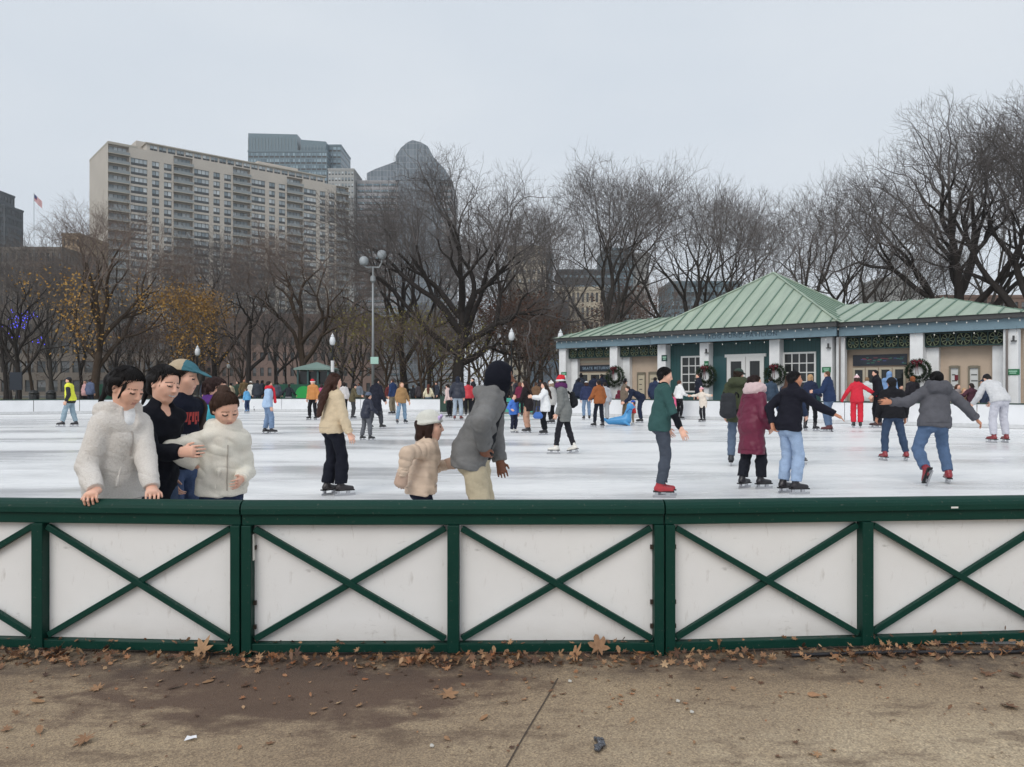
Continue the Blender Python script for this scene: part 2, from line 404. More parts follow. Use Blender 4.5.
def person(label, px, foot=None, top=None, Z=None, heading=0., H=None, group='skaters on the ice', detail=None, **q):
    Z = Z or zfoot(foot); x0 = (px - CX) / F * Z
    q.setdefault('skates', True)
    hd = math.radians(heading) - PI / 2          # rotation of the local frame about z
    Rw = rotz(hd); pos = np.array([x0, Z, q.get('base', 0.)])
    toloc = lambda w: Rw.T @ (np.array(w, float) - pos)
    for s_ in 'LR':
        if s_ + 'world' in q: q[s_ + 'w'] = toloc(q[s_ + 'world'])
    ztop = EYE + (HY - top) / F * Z - q.get('base', 0.) if top is not None else H
    Hh = ztop - .08
    hat = q.get('hat'); hatx = {'beanie': .1, 'santa': .16, 'cap': .07, 'hood': .1, 'tophat': .25, 'bobble': .12, 'helmet': .12, 'hoodfur': .14}.get(hat[0] if hat else '', .035)
    for _ in range(6):
        K = skeleton(Hh, q); zt = K['head'][2] + K['HH'] * (.5 * abs(K['R'][2, 2]) + .42 * abs(K['R'][2, 1]) * .3 + hatx); Hh *= 1 + .9 * (ztop / zt - 1)
    B, HH = K['B'], K['HH']; sx = q.get('sex', 'm'); w = q.get('wide', 1.)
    vox = detail or min(.0060 * (Z / 5) ** .68, .021)
    root = thing('person', label, 'person', tuple(pos), hd, group)
    seed = int(px * 7 + top * 13 if top else px)
    R, hc, rx = K['R'], K['head'], K['rx']
    hp = lambda a, b, c: hc + R @ (np.array([a, b, c]) * HH)
    # ---- body: one continuous surface
    s = SDF()
    def torso(s, g, hem=None, ratio=1.5, quilt=None, flare=0., low=True):
        rt = ratio * (1 if sx == 'm' else .96)
        s.cap(K['waist'], K['neck'] - K['u3'] * .06 * B, (.056 * w) * B + g, .054 * B * w + g, .04, rx, rt, quilt=quilt)
        s.cap(K['shL'] + K['u3'] * .0 * B + rx * .012 * B, K['shR'] + K['u3'] * .0 * B - rx * .012 * B, .031 * B + g, None, .05)
        s.cap(K['neck'] - K['u3'] * .035 * B, K['neck'] - K['u3'] * .012 * B, .05 * B + g * .6, .036 * B + g * .4, .05, rx, 1.25)
        if sx == 'f': s.ell(K['chest'] + np.array([0, .04 * B * q.get('bust', 1), -.01 * B]), np.eye(3), (.075 * B + g, .040 * B + g, .045 * B + g), .05)
        if hem is not None:
            sp = unit(K['waist'] - K['P']); down = unit(-sp * (1 - q.get('coatdrop', .45)) + np.array([0, 0, -1]) * q.get('coatdrop', .45))
            e = K['P'] + down * hem * B; cutn = down
            s.cap(K['waist'] + sp * .02 * B, e + down * .1, .06 * w * B + g, (.068 * w + flare) * B + g, .05, rx, rt * .97, cut=[(e, cutn)], quilt=quilt)
            s.ell(K['P'] + np.array([0, -.02 * B, -.015 * B]), np.eye(3), (.108 * B * w + g, .068 * B + g * 1.2, .1 * B + g), .05, cut=lambda a, b, c: (K['P'][0] + a - e[0]) * cutn[0] + (K['P'][1] - .02 * B + b - e[1]) * cutn[1] + (K['P'][2] - .015 * B + c - e[2]) * cutn[2])
    def arms(s, g, upto=1., quilt=None, which='LR', r0=.029, r1=.0185):
        for n_ in which:
            S, E, W = K['sh' + n_], K['el' + n_], K['wr' + n_]
            s.cap(S, E, r0 * B * w ** .5 + g, .027 * B + g, .03, quilt=quilt)
            if upto > .5:
                We = E + (W - E) * (upto - .5) * 2; f = unit(W - E)
                s.cap(E, We + f * .03, .027 * B + g, r1 * B + g * .9, .015, cut=[(We, f)], quilt=quilt)
    def legs(s, g, upto=1., gl=None, pelvis=True):
        gl = g if gl is None else gl
        if pelvis:
            s.cap(K['P'] + np.array([0, 0, -.02 * B]), K['P'] + unit(K['waist'] - K['P']) * .06 * B, .058 * B * w + g, .055 * B * w + g, .03, np.array([1., 0, 0]), 1.5)
            for sg in (-1, 1): s.cap(K['P'] + np.array([sg * .04, -.022, -.012]) * B, K['P'] + np.array([sg * .044, -.018, -.045]) * B, .047 * B * w ** .5 + g, None, .03)
        for n_ in 'LR':
            Hp, Kn, A = K['hip' + n_], K['kn' + n_], K['an' + n_]
            s.cap(Hp, Kn, .046 * B * w ** .5 + g, .0325 * B + g, .02)
            e = Kn + (A - Kn) * (upto - .5) * 2; f = unit(A - Kn)
            if upto > .5:
                s.cap(Kn, Kn + (A - Kn) * .35, .032 * B + g, .033 * B + (g + gl) / 2, .02, cut=[(e, f)])
                s.cap(Kn + (A - Kn) * .35, e + f * .03, .033 * B + (g + gl) / 2, .024 * B + gl, .02, cut=[(e, f)])
    torso(s, 0., None); arms(s, 0.); legs(s, 0.)
    s.cap(K['P'], K['waist'], .055 * B * w, .054 * B * w, .04, rx, 1.45)
    s.cap(K['neck'] - K['u3'] * .03 * B, hp(0, -.08, -.2), .034 * B * (1 if sx == 'm' else .88), .031 * B * (1 if sx == 'm' else .88), .03)
    for n_ in 'LR':
        A, ff = K['an' + n_], K['ff' + n_]
        s.cap(A - ff * .02 * B - np.array([0, 0, .015 * B]), A + ff * .072 * B - np.array([0, 0, .022 * B]), .02 * B, .013 * B, .02)
    s.ell(hp(0, -.05, .1), R, np.array([.335, .43, .4]) * HH, .02)
    s.ell(hp(0, .08, -.19), R, np.array([.262, .3, .3]) * HH, .04)
    if Z < 16:
        s.cap(hp(-.05, .25, -.385), hp(.05, .25, -.385), .085 * HH, None, .03)
        for sg in (-1, 1):
            s.cap(hp(sg * .2, .22, -.07), hp(sg * .13, .28, -.16), .1 * HH, .1 * HH, .03)
            s.ell(hp(sg * .15, .415, .025), R, np.array([.085, .07, .05]) * HH, .012, -1)
            s.ell(hp(sg * .145, .325, .022), R, np.array([.075, .07, .05]) * HH, .006)
            s.ell(hp(sg * .335, -.04, -.03), R, np.array([.035, .085, .135]) * HH, .01)
        s.cap(hp(0, .375, .09), hp(0, .455, -.1), .03 * HH, .052 * HH, .012)
        for sg in (-1, 1): s.cap(hp(sg * .05, .40, -.115), hp(sg * .03, .43, -.11), .034 * HH, .03 * HH, .008)
        s.ell(hp(0, .362, -.225), R, np.array([.115, .045, .03]) * HH, .01); s.ell(hp(0, .352, -.285), R, np.array([.095, .045, .034]) * HH, .01)
    else:
        s.cap(hp(0, .36, .08), hp(0, .44, -.1), .045 * HH, .06 * HH, .02)
        for sg in (-1, 1): s.ell(hp(sg * .335, -.04, -.03), R, np.array([.05, .09, .135]) * HH, .01)
    for n_, sg in (('L', -1), ('R', 1)):
        W, E = K['wr' + n_], K['el' + n_]; d = unit(W - E)
        nn = np.array(q.get(n_ + 'n', (-sg, 0.15, 0.))) if n_ + 'n' in q else np.array([-sg, .2, 0.])
        if n_ + 'nw' in q: nn = Rw.T @ np.array(q[n_ + 'nw'], float)
        if n_ + 'dw' in q: d = unit(Rw.T @ np.array(q[n_ + 'dw'], float))
        nn = unit(nn - nn.dot(d) * d); t = np.cross(nn, d) * (1 if n_ == 'R' else -1)
        if n_ + 'dw' not in q and t.dot([0, 1, .2]) < 0 and n_ + 'nw' not in q: t = -t
        hand_prims(s, W, d, nn, unit(t), B, q.get(n_ + 'c', .75), vox)
    me = s.mesh('body', vox)
    skin = fabric(SKINS[q.get('skin', 'light')], 'skin')
    bo = link('body', me, [skin, M_LIP, M_EYE, M_SCLERA, fabric(tuple(int(a * .65 + b * .35) for a, b in zip(q.get('haircol', (30, 24, 22)), SKINS[q.get('skin', 'light')])), 'skin'), fabric(q.get('haircol', (30, 24, 22)), 'hair')], root, True)
    if Z < 16:
        nP = len(me.polygons); c = np.zeros(nP * 3, np.float32); me.polygons.foreach_get('center', c); c = (c.reshape(-1, 3) - hc) @ R / HH
        ax, ay, az = np.abs(c[:, 0]), c[:, 1], c[:, 2]; mi = np.zeros(nP, np.int32)
        fr = (ay > .2) & (ax < .4)
        mi[fr & (ax < .088) & (az > -.292) & (az < -.215) & (ay > .33)] = 1
        ex = np.abs(ax - .148)
        mi[fr & (ex < .075) & (np.abs(az - .012 - 1.5 * ex * ex) < .02)] = 2
        mi[fr & (ex < .105) & (np.abs(az - .12 + .22 * (ax - .148) + 1.2 * ex * ex) < .0105)] = 4
        if q.get('smile'): mi[fr & (ax < .125) & (np.abs(az + .25 - 1.6 * ax * ax) < .017) & (ay > .3)] = 3
        if q.get('beard'):
            mi[(ay > .0) & (az < -.15) & (az > -.62) & (mi == 0) & (ax < .36) & (np.hypot(ax / .13, (az + .26) / .05) > 1)] = 5
        me.polygons.foreach_set('material_index', mi)
    # ---- clothes
    wr = dict(wrinkle=min(.0055, .004 + vox * .1) * q.get('wr', 1), wfreq=46, seed=seed, zstretch=1.25)
    bt = q.get('bottom')
    if bt:
        s = SDF(); legs(s, bt[2] * B * .75, bt[4] if len(bt) > 4 else .955, (bt[3] if len(bt) > 3 else bt[2]) * B * .85)
        link(bt[5] if len(bt) > 5 else 'trousers', s.mesh('trousers', vox, **wr), fabric(bt[0], bt[1]), root, True)
    ub = q.get('under')
    if ub:
        s = SDF(); ug = .011 if q.get('coat') and len(q['coat']) > 4 and q['coat'][4].get('open') else .004; torso(s, ug * B, .02); arms(s, min(ug, .005) * B, .97)
        s.cap(K['neck'] - K['u3'] * .02 * B, K['neck'] + K['u3'] * .012 * B, .042 * B, .038 * B, .02)
        us = link('undershirt', s.mesh('undershirt', vox, **wr), fabric(ub[0], ub[1]), root, True)
        if q.get('print'):
            from mathutils.bvhtree import BVHTree
            bv = BVHTree.FromPolygons([v.co[:] for v in us.data.vertices], [p.vertices[:] for p in us.data.polygons]); c0 = K['chest']
            for nm_, c_, rows in (('red_print', (176, 66, 62), ((.035, -.01), 6)), ('white_print', (214, 212, 208), ((-.065, -.095), 4))):
                mb = MB(); (za_, zb_), n = rows; wd = .062 * B
                for i_ in range(n):
                    xa, xb = -wd + 2 * wd * i_ / n + .004, -wd + 2 * wd * (i_ + 1) / n - .004
                    gx = np.linspace(xa, xb, 3); gz = np.linspace(c0[2] + za_ * B, c0[2] + zb_ * B - .02 * (i_ % 2), 4); G = {}
                    for a_, x_ in enumerate(gx):
                        for b_, z_ in enumerate(gz):
                            h = bv.ray_cast(Vector((c0[0] + x_, 1., z_)), Vector((0, -1, 0)))
                            if h[0] is not None: G[a_, b_] = np.array(h[0]) + np.array([0, .004, 0])
                    for a_ in range(2):
                        for b_ in range(3):
                            ks = [(a_, b_), (a_ + 1, b_), (a_ + 1, b_ + 1), (a_, b_ + 1)]
                            if all(k_ in G for k_ in ks) and not (a_ == 0 and b_ == 1 and i_ % 2): mb.face([G[k_] for k_ in ks])
                if mb.v: mb.build(nm_, fabric(c_, 'cloth'), us)
    tp = q.get('coat')
    if tp:
        col_, kind_, g, hem = tp[:4]; o = tp[4] if len(tp) > 4 else {}
        g = g * B * .56; s = SDF(); qu = (o['quilt'] * B, o.get('qa', .012) * B) if 'quilt' in o else None
        torso(s, g, hem, 1.46, qu, o.get('flare', .0)); arms(s, g * o.get('arm', .8), o.get('sleeve', .985), qu)
        if o.get('collar', 1):
            ch = o.get('collarh', .02)
            s.cap(K['neck'] - K['u3'] * .02 * B, K['neck'] + K['u3'] * ch * B + np.array([0, -.008, 0]) * B, .046 * B + g * .4, .041 * B + g * .3, .025)
        if o.get('hood'):
            hr = o['hood'] * B
            s.cap(K['neck'] + np.array([-.055, -.005, .01]) * B, K['neck'] + np.array([-.04, -.075, .0]) * B, hr, hr, .02); s.cap(K['neck'] + np.array([.055, -.005, .01]) * B, K['neck'] + np.array([.04, -.075, .0]) * B, hr, hr, .02)
            s.cap(K['neck'] + np.array([-.04, -.075, .0]) * B, K['neck'] + np.array([.04, -.075, .0]) * B, hr * 1.15, hr * 1.15, .03)
        if o.get('open'):
            a, b = o['open']
            m1 = K['neck'] + np.array([0, .05, .03]) * B; m2 = K['P'] + np.array([0, .13, -.12]) * B
            s.cap(m1, m2, a * B, b * B, .01, np.array([0, 1., 0]), 2.2, op=-1)
        elif o.get('zip'):
            off = (g + .058 * B * w) * 1.03
            s.cap(K['neck'] + np.array([0, off * .9, -.02 * B]), K['P'] + np.array([0, off * 1.1, -.14 * B]), .0075, None, .006, op=-1)
        if o.get('vneck'):
            u_ = K['u3']; f_ = np.cross(u_, rx) * 1.; f_ = f_ if f_[1] > 0 else -f_
            s.cap(K['neck'] + f_ * .075 * B + u_ * .02 * B, K['neck'] + f_ * .135 * B - u_ * .10 * B, .05 * B, .014 * B, .01, op=-1)
        if Z < 17:
            for n_ in ('LR' if o.get('sleeve', 1) > .9 else ''):
                E, W = K['el' + n_], K['wr' + n_]; fa = unit(W - E); s.torus(W - fa * .045 * B, fa, .0205 * B + g * .78, .0042, .004, -1)
            sp_ = unit(K['waist'] - K['P'])
        for sg in ((-1, 1) if o.get('pocket') else ()):
            pc = K['P'] + np.array([sg * .062 * B, .085 * B + g * .9, .005 * B]); s.cap(pc, pc + np.array([-sg * .02, 0.004, .085]) * B, .0065, None, .012)
        kw = dict(wr)
        if kind_ == 'fleece': kw.update(fine=.0011, ffreq=110, wrinkle=.0045, wfreq=30)
        nm = o.get('name', 'jacket')
        co = link(nm, s.mesh(nm, vox, **kw), fabric(col_, kind_), root, True)
        if Z < 17 and not o.get('open') and o.get('sleeve', 1) > .9:
            # a stitched zip down the front and seams at the back, laid on the cloth
            from mathutils.bvhtree import BVHTree
            bv = BVHTree.FromPolygons([v.co[:] for v in co.data.vertices], [p.vertices[:] for p in co.data.polygons])
            dk = fabric(tuple(int(v * .78) for v in col_), 'cloth')
            def onto(pts, y0, r, name, m):
                P3 = []
                for x_, z_ in pts:
                    h = bv.ray_cast(Vector((x_, y0, z_)), Vector((0, -1 if y0 > 0 else 1, 0)))
                    if h[0] is None: continue
                    p_ = np.array(h[0]) + np.array(h[1]) * r * .2
                    if P3 and (np.abs(p_ - P3[-1]).max() > .035 + 2 * abs(x_ - (P3[-1][0])) * 0): break
                    P3.append(p_)
                if len(P3) > 3: tb = Tubes(); tb.add(P3, [r] * len(P3), 5); link(name, tb.mesh(name), m, co, True)
            zt_, zb_ = K['chest'][2] + .02 * B, K['P'][2] - hem * B + .02 * B
            if o.get('zip'): onto([(K['chest'][0], z_) for z_ in np.linspace(zt_, zb_, 26)], 1., .005, 'zip', dk)
            onto([(K['chest'][0] + x_, K['chest'][2] + .05 * B - .02 * B * (x_ / (.08 * B)) ** 2) for x_ in np.linspace(-.085 * B, .085 * B, 20)], -1., .0028, 'seam', dk)
            onto([(K['P'][0] + x_, zb_ + .022 * B) for x_ in np.linspace(-.1 * B, .1 * B, 24)], -1., .0028, 'seam', dk)
            onto([(K['P'][0] + x_, zb_ + .022 * B) for x_ in np.linspace(-.1 * B, .1 * B, 24)], 1., .0028, 'seam', dk)
    vs = q.get('vest')
    if vs:
        s = SDF(); torso(s, vs[1] * B * .6, .04, 1.5); link('vest', s.mesh('vest', vox, **wr), fabric(vs[0], 'cloth'), root, True)
    # ---- hair
    ha = q.get('hair', 'short'); hcol = fabric(q.get('haircol', (30, 24, 22)), 'hair')
    if ha:
        s = SDF(); vol = q.get('hairvol', 1.)
        sl = q.get('hairline', (.1, .82))
        cut = lambda a, b, c: (b / HH - (sl[0] + sl[1] * (c / HH + .04))) * HH * .72
        s.ell(hp(0, -.06, .13), R, np.array([.362 * vol, .452, .385 + .02 * vol]) * HH, .01, cut=cut)
        s.cap(hp(0, -.27, .0), hp(0, -.27, -.27), .185 * HH, .15 * HH, .03, R[:, 0], 1.45)
        for sg in (-1, 1): s.cap(hp(sg * .24, -.2, .05), hp(sg * .2, -.24, -.24), .14 * HH, .10 * HH, .03); s.cap(hp(sg * .3, .0, .2), hp(sg * .315, .02, .0), .06 * HH, .03 * HH, .02)
        if ha == 'long':
            L = q.get('hairlen', .8) * HH * 1.6; b0 = hp(0, -.27, .1); nb_ = K['neck'] + np.array([0, -.07, 0]) * B - K['u3'] * .0
            b1 = nb_ + np.array([0, -.03 * B, -.05 * B]); s.cap(b0, b1, .25 * HH, .23 * HH, .03, rx, 1.5)
            s.cap(b1, b1 - K['u3'] * L * .75 + np.array([0, -.03, 0]) * B, .22 * HH, .12 * HH, .03, rx, 2.0)
            for sg in (-1, 1): s.cap(hp(sg * .33, -.1, .15), K['neck'] + rx * sg * .055 * B + np.array([0, -.02, .0]) * B, .11 * HH, .13 * HH, .03)
        elif ha == 'bob':
            for sg in (-1, 1): s.cap(hp(sg * .33, -.02, .1), hp(sg * .33, -.08, -.42), .13 * HH, .12 * HH, .02)
            s.cap(hp(0, -.35, .1), hp(0, -.36, -.4), .2 * HH, .17 * HH, .02, R[:, 0], 1.7)
        elif ha == 'tied':
            s.cap(hp(0, -.36, .16), hp(0, -.50, -.04), .2 * HH, .16 * HH, .04); s.cap(hp(0, -.54, -.02), hp(0.06, -.5, -.72), .13 * HH, .05 * HH, .03)
            for sg in (-1, 1): s.cap(hp(sg * .3, .17, .24), hp(sg * .33, .16, -.22), .05 * HH, .022 * HH, .01)
        elif ha == 'bun':
            s.ell(hp(0, -.3, .46), R, np.array([.2, .2, .17]) * HH, .01)
        elif ha == 'ponyhigh':
            s.cap(hp(0, -.42, .3), hp(0, -.6, -.3), .13 * HH, .06 * HH, .02)
        if Z < 17 and ha != 'bun' or Z < 6:
            rg = np.random.RandomState(seed); tb = Tubes()
            for _ in range(230):
                ph = rg.uniform(-PI, PI); face = abs(ph) < 1.0; th = np.linspace(.12, (1.05 if face else rg.uniform(1.5, 2.0)), 8); kk = 1.0 + .035 * rg.rand() + .05 * rg.rand() * (th / 2) ** 2; ph_ = ph + .25 * rg.randn() * th + .06 * np.sin(th * 5 + rg.rand() * 6)
                a_ = .372 * vol * np.sin(th) * np.sin(ph_) * kk; b_ = -.06 + .46 * np.sin(th) * np.cos(ph_) * kk; c_ = .13 + .405 * np.cos(th) * kk
                if not face:
                    wv = np.clip((th - 1.45) / .5, 0, 1); c_ = c_ - .12 * wv
                b_ = np.minimum(b_, .1 + .82 * (c_ - .09) - .06 + .05)
                tb.add(np.stack([hp(x, y, z) for x, y, z in zip(a_, b_, c_)]), np.linspace(.0032, .0012, 8) * (1 + vox / .02), 3)
            strands = tb
        else: strands = None
        link('hair', s.mesh('hair', max(vox * .9, .006), wrinkle=.004, wfreq=90, seed=seed, zstretch=.5), hcol, root, True)
        if strands and not (hat and hat[0] != 'cap'): link('hair_strands', strands.mesh('hair_strands'), hcol, root, True)
    # ---- headwear
    if hat:
        kind_, hcolr = hat[0], hat[1]; s = SDF(); fk = hat[2] if len(hat) > 2 else 'cloth'
        lowcut = lambda zc, tilt=0.: (lambda a, b, c: (zc * HH - c + tilt * b))
        if kind_ in ('beanie', 'bobble', 'santa', 'helmet'):
            s.ell(hp(0, -.05, .15), R, np.array([.42, .5, .48]) * HH, .01, cut=lowcut(.0, .12))
            if kind_ != 'santa' and kind_ != 'helmet': s.torus(hp(0, -.05, .17), R @ np.array([0, -.12, 1]), .42 * HH, .065 * HH, .01)
            if kind_ == 'santa': s.cap(hp(0, -.08, .42), hp(.1, -.42, .5), .3 * HH, .1 * HH, .05)
        elif kind_ in ('cap',):
            s.ell(hp(0, -.05, .15), R, np.array([.4, .49, .42]) * HH, .01, cut=lowcut(.08, 0))
            s.ell(hp(0, .52, .24), R @ rotx(-.22), np.array([.29, .34, .04]) * HH, .03)
        elif kind_ == 'tophat':
            s.cap(hp(0, -.05, .35), hp(0, -.05, .62), .38 * HH, .33 * HH, .02); s.ell(hp(0, -.03, .3), R, np.array([.62, .66, .05]) * HH, .03)
        elif kind_ in ('hood', 'hoodfur'):
            s.ell(hp(0, -.07, .07), R, np.array([.48, .56, .56]) * HH, .03)
            s.cap(hp(0, -.1, -.1), K['neck'] - K['u3'] * .03 * B + np.array([0, -.005, 0]) * B, .42 * HH, .062 * B, .05)
            s.ell(hp(0, .62, -.04), R, np.array([.29, .5, .40]) * HH, .02, -1)
        nm = {'beanie': 'beanie', 'bobble': 'beanie', 'santa': 'santa_hat', 'helmet': 'helmet', 'cap': 'cap', 'tophat': 'hat', 'hood': 'hood', 'hoodfur': 'hood'}[kind_]
        ho = link(nm, s.mesh(nm, max(vox * .9, .006), wrinkle=.003 if kind_ != 'helmet' else 0, wfreq=40, seed=seed), fabric(hcolr, fk), root, True)
        if kind_ == 'cap' and len(hat) > 3:
            me_ = ho.data; me_.materials.append(fabric(hat[3], 'cloth')); c = np.zeros(len(me_.polygons) * 3, np.float32); me_.polygons.foreach_get('center', c)
            c = (c.reshape(-1, 3) - hc) @ R / HH; me_.polygons.foreach_set('material_index', (c[:, 1] < .02).astype(np.int32))
        if kind_ in ('santa', 'bobble', 'hoodfur'):
            s2 = SDF()
            if kind_ == 'santa':
                s2.torus(hp(0, -.05, .12), R @ np.array([0, -.12, 1]), .44 * HH, .1 * HH, .01); s2.ell(hp(.12, -.5, .44), np.eye(3), (.13 * HH,) * 3, .01)
            elif kind_ == 'bobble': s2.ell(hp(0, -.05, .68), np.eye(3), (.16 * HH,) * 3, .01)
            else: s2.torus(hp(0, .2, .03), R @ np.array([0, 1, .05]), .42 * HH, .13 * HH, .02)
            link('hat_trim', s2.mesh('hat_trim', max(vox * .8, .006), fine=.004, ffreq=70, seed=3), fabric((236, 232, 226) if kind_ != 'hoodfur' else (190, 175, 155), 'fleece'), ho, True)
        if kind_ == 'beanie' and q.get('hatflower'):
            s2 = SDF(); s2.ell(hp(.28, .3, .33), R, np.array([.1, .06, .1]) * HH, .02); s2.ell(hp(.12, .38, .4), R, np.array([.08, .06, .08]) * HH, .02)
            link('hat_patch', s2.mesh('hat_patch', .008), fabric((196, 176, 216), 'cloth'), ho, True)
    sc_ = q.get('scarf')
    if sc_:
        s = SDF(); r = sc_[1] * B
        s.torus(K['neck'] + np.array([0, .004, .018]) * B, unit(K['u3'] + np.array([0, -.25, 0])), .058 * B, r, .02)
        s.torus(K['neck'] + np.array([0, .004, .042]) * B, unit(K['u3'] + np.array([0, -.1, 0])), .05 * B, r * .85, .02)
        if len(sc_) > 2: s.cap(K['neck'] + np.array([.03, .09, .0]) * B, K['P'] + np.array([.05, .13, .04]) * B, .022 * B, .028 * B, .02, rx, 1.8)
        link('scarf', s.mesh('scarf', vox, wrinkle=.006, wfreq=80, seed=seed), fabric(sc_[0], 'fleece' if sc_[1] > .03 else 'cloth'), root, True)
    if q.get('gloves'):
        for n_, sg in (('L', -1), ('R', 1)):
            s = SDF(); W, E = K['wr' + n_], K['el' + n_]; d = unit(W - E); nn = unit(np.array([-sg, .2, 0.]) - d * np.dot(d, [-sg, .2, 0.])); t = np.cross(nn, d)
            if t[1] < 0: t = -t
            s.cap(W - d * .01, W + d * .05 * B, .026 * B, .028 * B, .02, t, 1.5); hand_prims(s, W, d, nn, t, B * 1.06, .8, max(vox, .012))
            link('glove', s.mesh('glove', vox), fabric(q['gloves'], 'cloth'), root, True)
    # ---- skates or shoes
    bc = q.get('boot', (28, 28, 30)); fsz = B / 1.52
    for n_ in 'LR':
        A, ff = K['an' + n_], unit(K['ff' + n_]); up_ = unit(np.array([0, 0, 1.]) - ff * ff[2]); rr = np.cross(ff, up_)
        s = SDF(); P_ = lambda a, b, c: A + (ff * a + rr * b + up_ * c) * fsz
        shin = unit(K['kn' + n_] - A)
        if q['skates']:
            s.cap(A + shin * .1 * fsz, P_(-.012, 0, -.01), .047 * fsz, .043 * fsz, .02, cut=[(A + shin * .1 * fsz, shin)])
        s.cap(P_(-.035, 0, -.032), P_(.02, 0, -.028), .038 * fsz, .04 * fsz, .02)
        s.cap(P_(.0, 0, -.03), P_(.14, 0, -.043), .042 * fsz, .03 * fsz, .02, rr, 1.15)
        nm = 'ice_skate' if q['skates'] else 'shoe'
        so = link(nm, s.mesh(nm, min(vox, .011)), fabric(bc, 'leather'), root, True)
        if q['skates']:
            mb = MB(); fs = K['fs']; soleb = -(.045 * B) / fsz
            def bx(a0, a1, b_, c0, c1):
                i = len(mb.v); mb.v += [tuple(P_(a, b, c)) for c in (c0, c1) for b in (-b_, b_) for a in (a0, a1)]
                for f_ in ((0, 2, 3, 1), (4, 5, 7, 6), (0, 1, 5, 4), (2, 6, 7, 3), (0, 4, 6, 2), (1, 3, 7, 5)): mb.f.append(tuple(i + k for k in f_)); mb.mi.append(0)
            bot = soleb - fs / fsz
            bx(-.085, .19, .004, bot, bot + .034); bx(-.06, -.02, .013, bot + .03, soleb + .012); bx(.07, .12, .013, bot + .03, soleb + .018)
            mb.build('blade', M_BLADE, so)
            mb2 = MB(); i = 0
            bx2 = [(-.078, .04), (.155, .04)]
            mb = mb2; bx(-.08, .172, .034, soleb - .004, soleb + .012); mb2.build('sole', fabric((22, 22, 24), 'leather'), so)
    root['_K'] = 0; del root['_K']
    return root, K, (lambda p: Rw @ np.array(p) + pos)
# ------------------------------------------------------------------ camera, sky, sun
cam = bpy.data.cameras.new('camera'); co = bpy.data.objects.new('camera', cam); COL.objects.link(co); SC.camera = co
cam.sensor_width = 36; cam.lens = 36 * F / 1024; cam.clip_end = 3000; cam.shift_y = (HY - 383.5) / 1024
co.location = (0, 0, EYE); co.rotation_euler = (PI / 2, 0, 0)
SUN_EL, SUN_AZ = math.radians(42), math.radians(205)      # soft sun glow behind the camera, slightly left
w = bpy.data.worlds.new('World'); SC.world = w; w.use_nodes = True; nt = w.node_tree
bg = nt.nodes['Background']; bg.inputs['Strength'].default_value = .1
sky = nt.nodes.new('ShaderNodeTexSky'); sky.sky_type = 'NISHITA'; sky.sun_disc = False; sky.sun_elevation = SUN_EL; sky.sun_rotation = SUN_AZ
sky.air_density = 1.; sky.dust_density = 3
tc = nt.nodes.new('ShaderNodeTexCoord'); mp = nt.nodes.new('ShaderNodeMapping'); mp.inputs['Scale'].default_value = (1, 1, 2.6)
nt.links.new(tc.outputs['Generated'], mp.inputs[0])
nz = nt.nodes.new('ShaderNodeTexNoise'); nz.inputs['Scale'].default_value = 1.6; nz.inputs['Detail'].default_value = 5; nz.inputs['Roughness'].default_value = .5
nt.links.new(mp.outputs[0], nz.inputs['Vector'])
rp = nt.nodes.new('ShaderNodeValToRGB'); rp.color_ramp.elements[0].position = .3; rp.color_ramp.elements[1].position = .72
rp.color_ramp.elements[0].color = (5.95, 6.6, 7.35, 1); rp.color_ramp.elements[1].color = (7.0, 7.45, 7.95, 1)
nt.links.new(nz.outputs['Fac'], rp.inputs[0])
mx = nt.nodes.new('ShaderNodeMix'); mx.data_type = 'RGBA'; mx.inputs[0].default_value = .93
nt.links.new(sky.outputs[0], mx.inputs[6]); nt.links.new(rp.outputs[0], mx.inputs[7]); nt.links.new(mx.outputs[2], bg.inputs['Color'])
sl = bpy.data.lights.new('sun', 'SUN'); sl.energy = 1.25; sl.angle = math.radians(35); sl.color = (1, .96, .9)
so = bpy.data.objects.new('sun', sl); COL.objects.link(so)
dv = Vector((math.sin(SUN_AZ) * math.cos(SUN_EL), math.cos(SUN_AZ) * math.cos(SUN_EL), math.sin(SUN_EL)))
so.rotation_euler = dv.to_track_quat('Z', 'Y').to_euler(); so.location = (0, -10, 40)
vs_ = SC.view_settings; vs_.view_transform = 'Standard'; vs_.look = 'None'; vs_.exposure = .17; vs_.gamma = 1; vs_.use_curve_mapping = False
SC.cycles.use_denoising = True; SC.cycles.max_bounces = 6; SC.cycles.diffuse_bounces = 3; SC.cycles.glossy_bounces = 3

# thin winter haze: one closed box of even air round the whole scene
hz = bpy.data.materials.new('haze_air'); hz.use_nodes = True; hz.node_tree.nodes.clear()
ho_ = hz.node_tree.nodes.new('ShaderNodeOutputMaterial'); pv_ = hz.node_tree.nodes.new('ShaderNodeVolumePrincipled')
pv_.inputs['Density'].default_value = .0003; pv_.inputs['Color'].default_value = (.97, .98, 1, 1); hz.node_tree.links.new(pv_.outputs[0], ho_.inputs['Volume'])
hb = MB().box(-690, 690, -70, 690, -1, 150).build('haze', hz); hb['kind'] = 'stuff'; hb['label'] = 'thin winter haze over the park and the towers'
# ------------------------------------------------------------------ ground sheets
def sheet(name, pts, z, m, kind='structure'):
    mb = MB(); mb.face([(x, y, z) for x, y in pts]); o = mb.build(name, m); o['kind'] = kind; return o
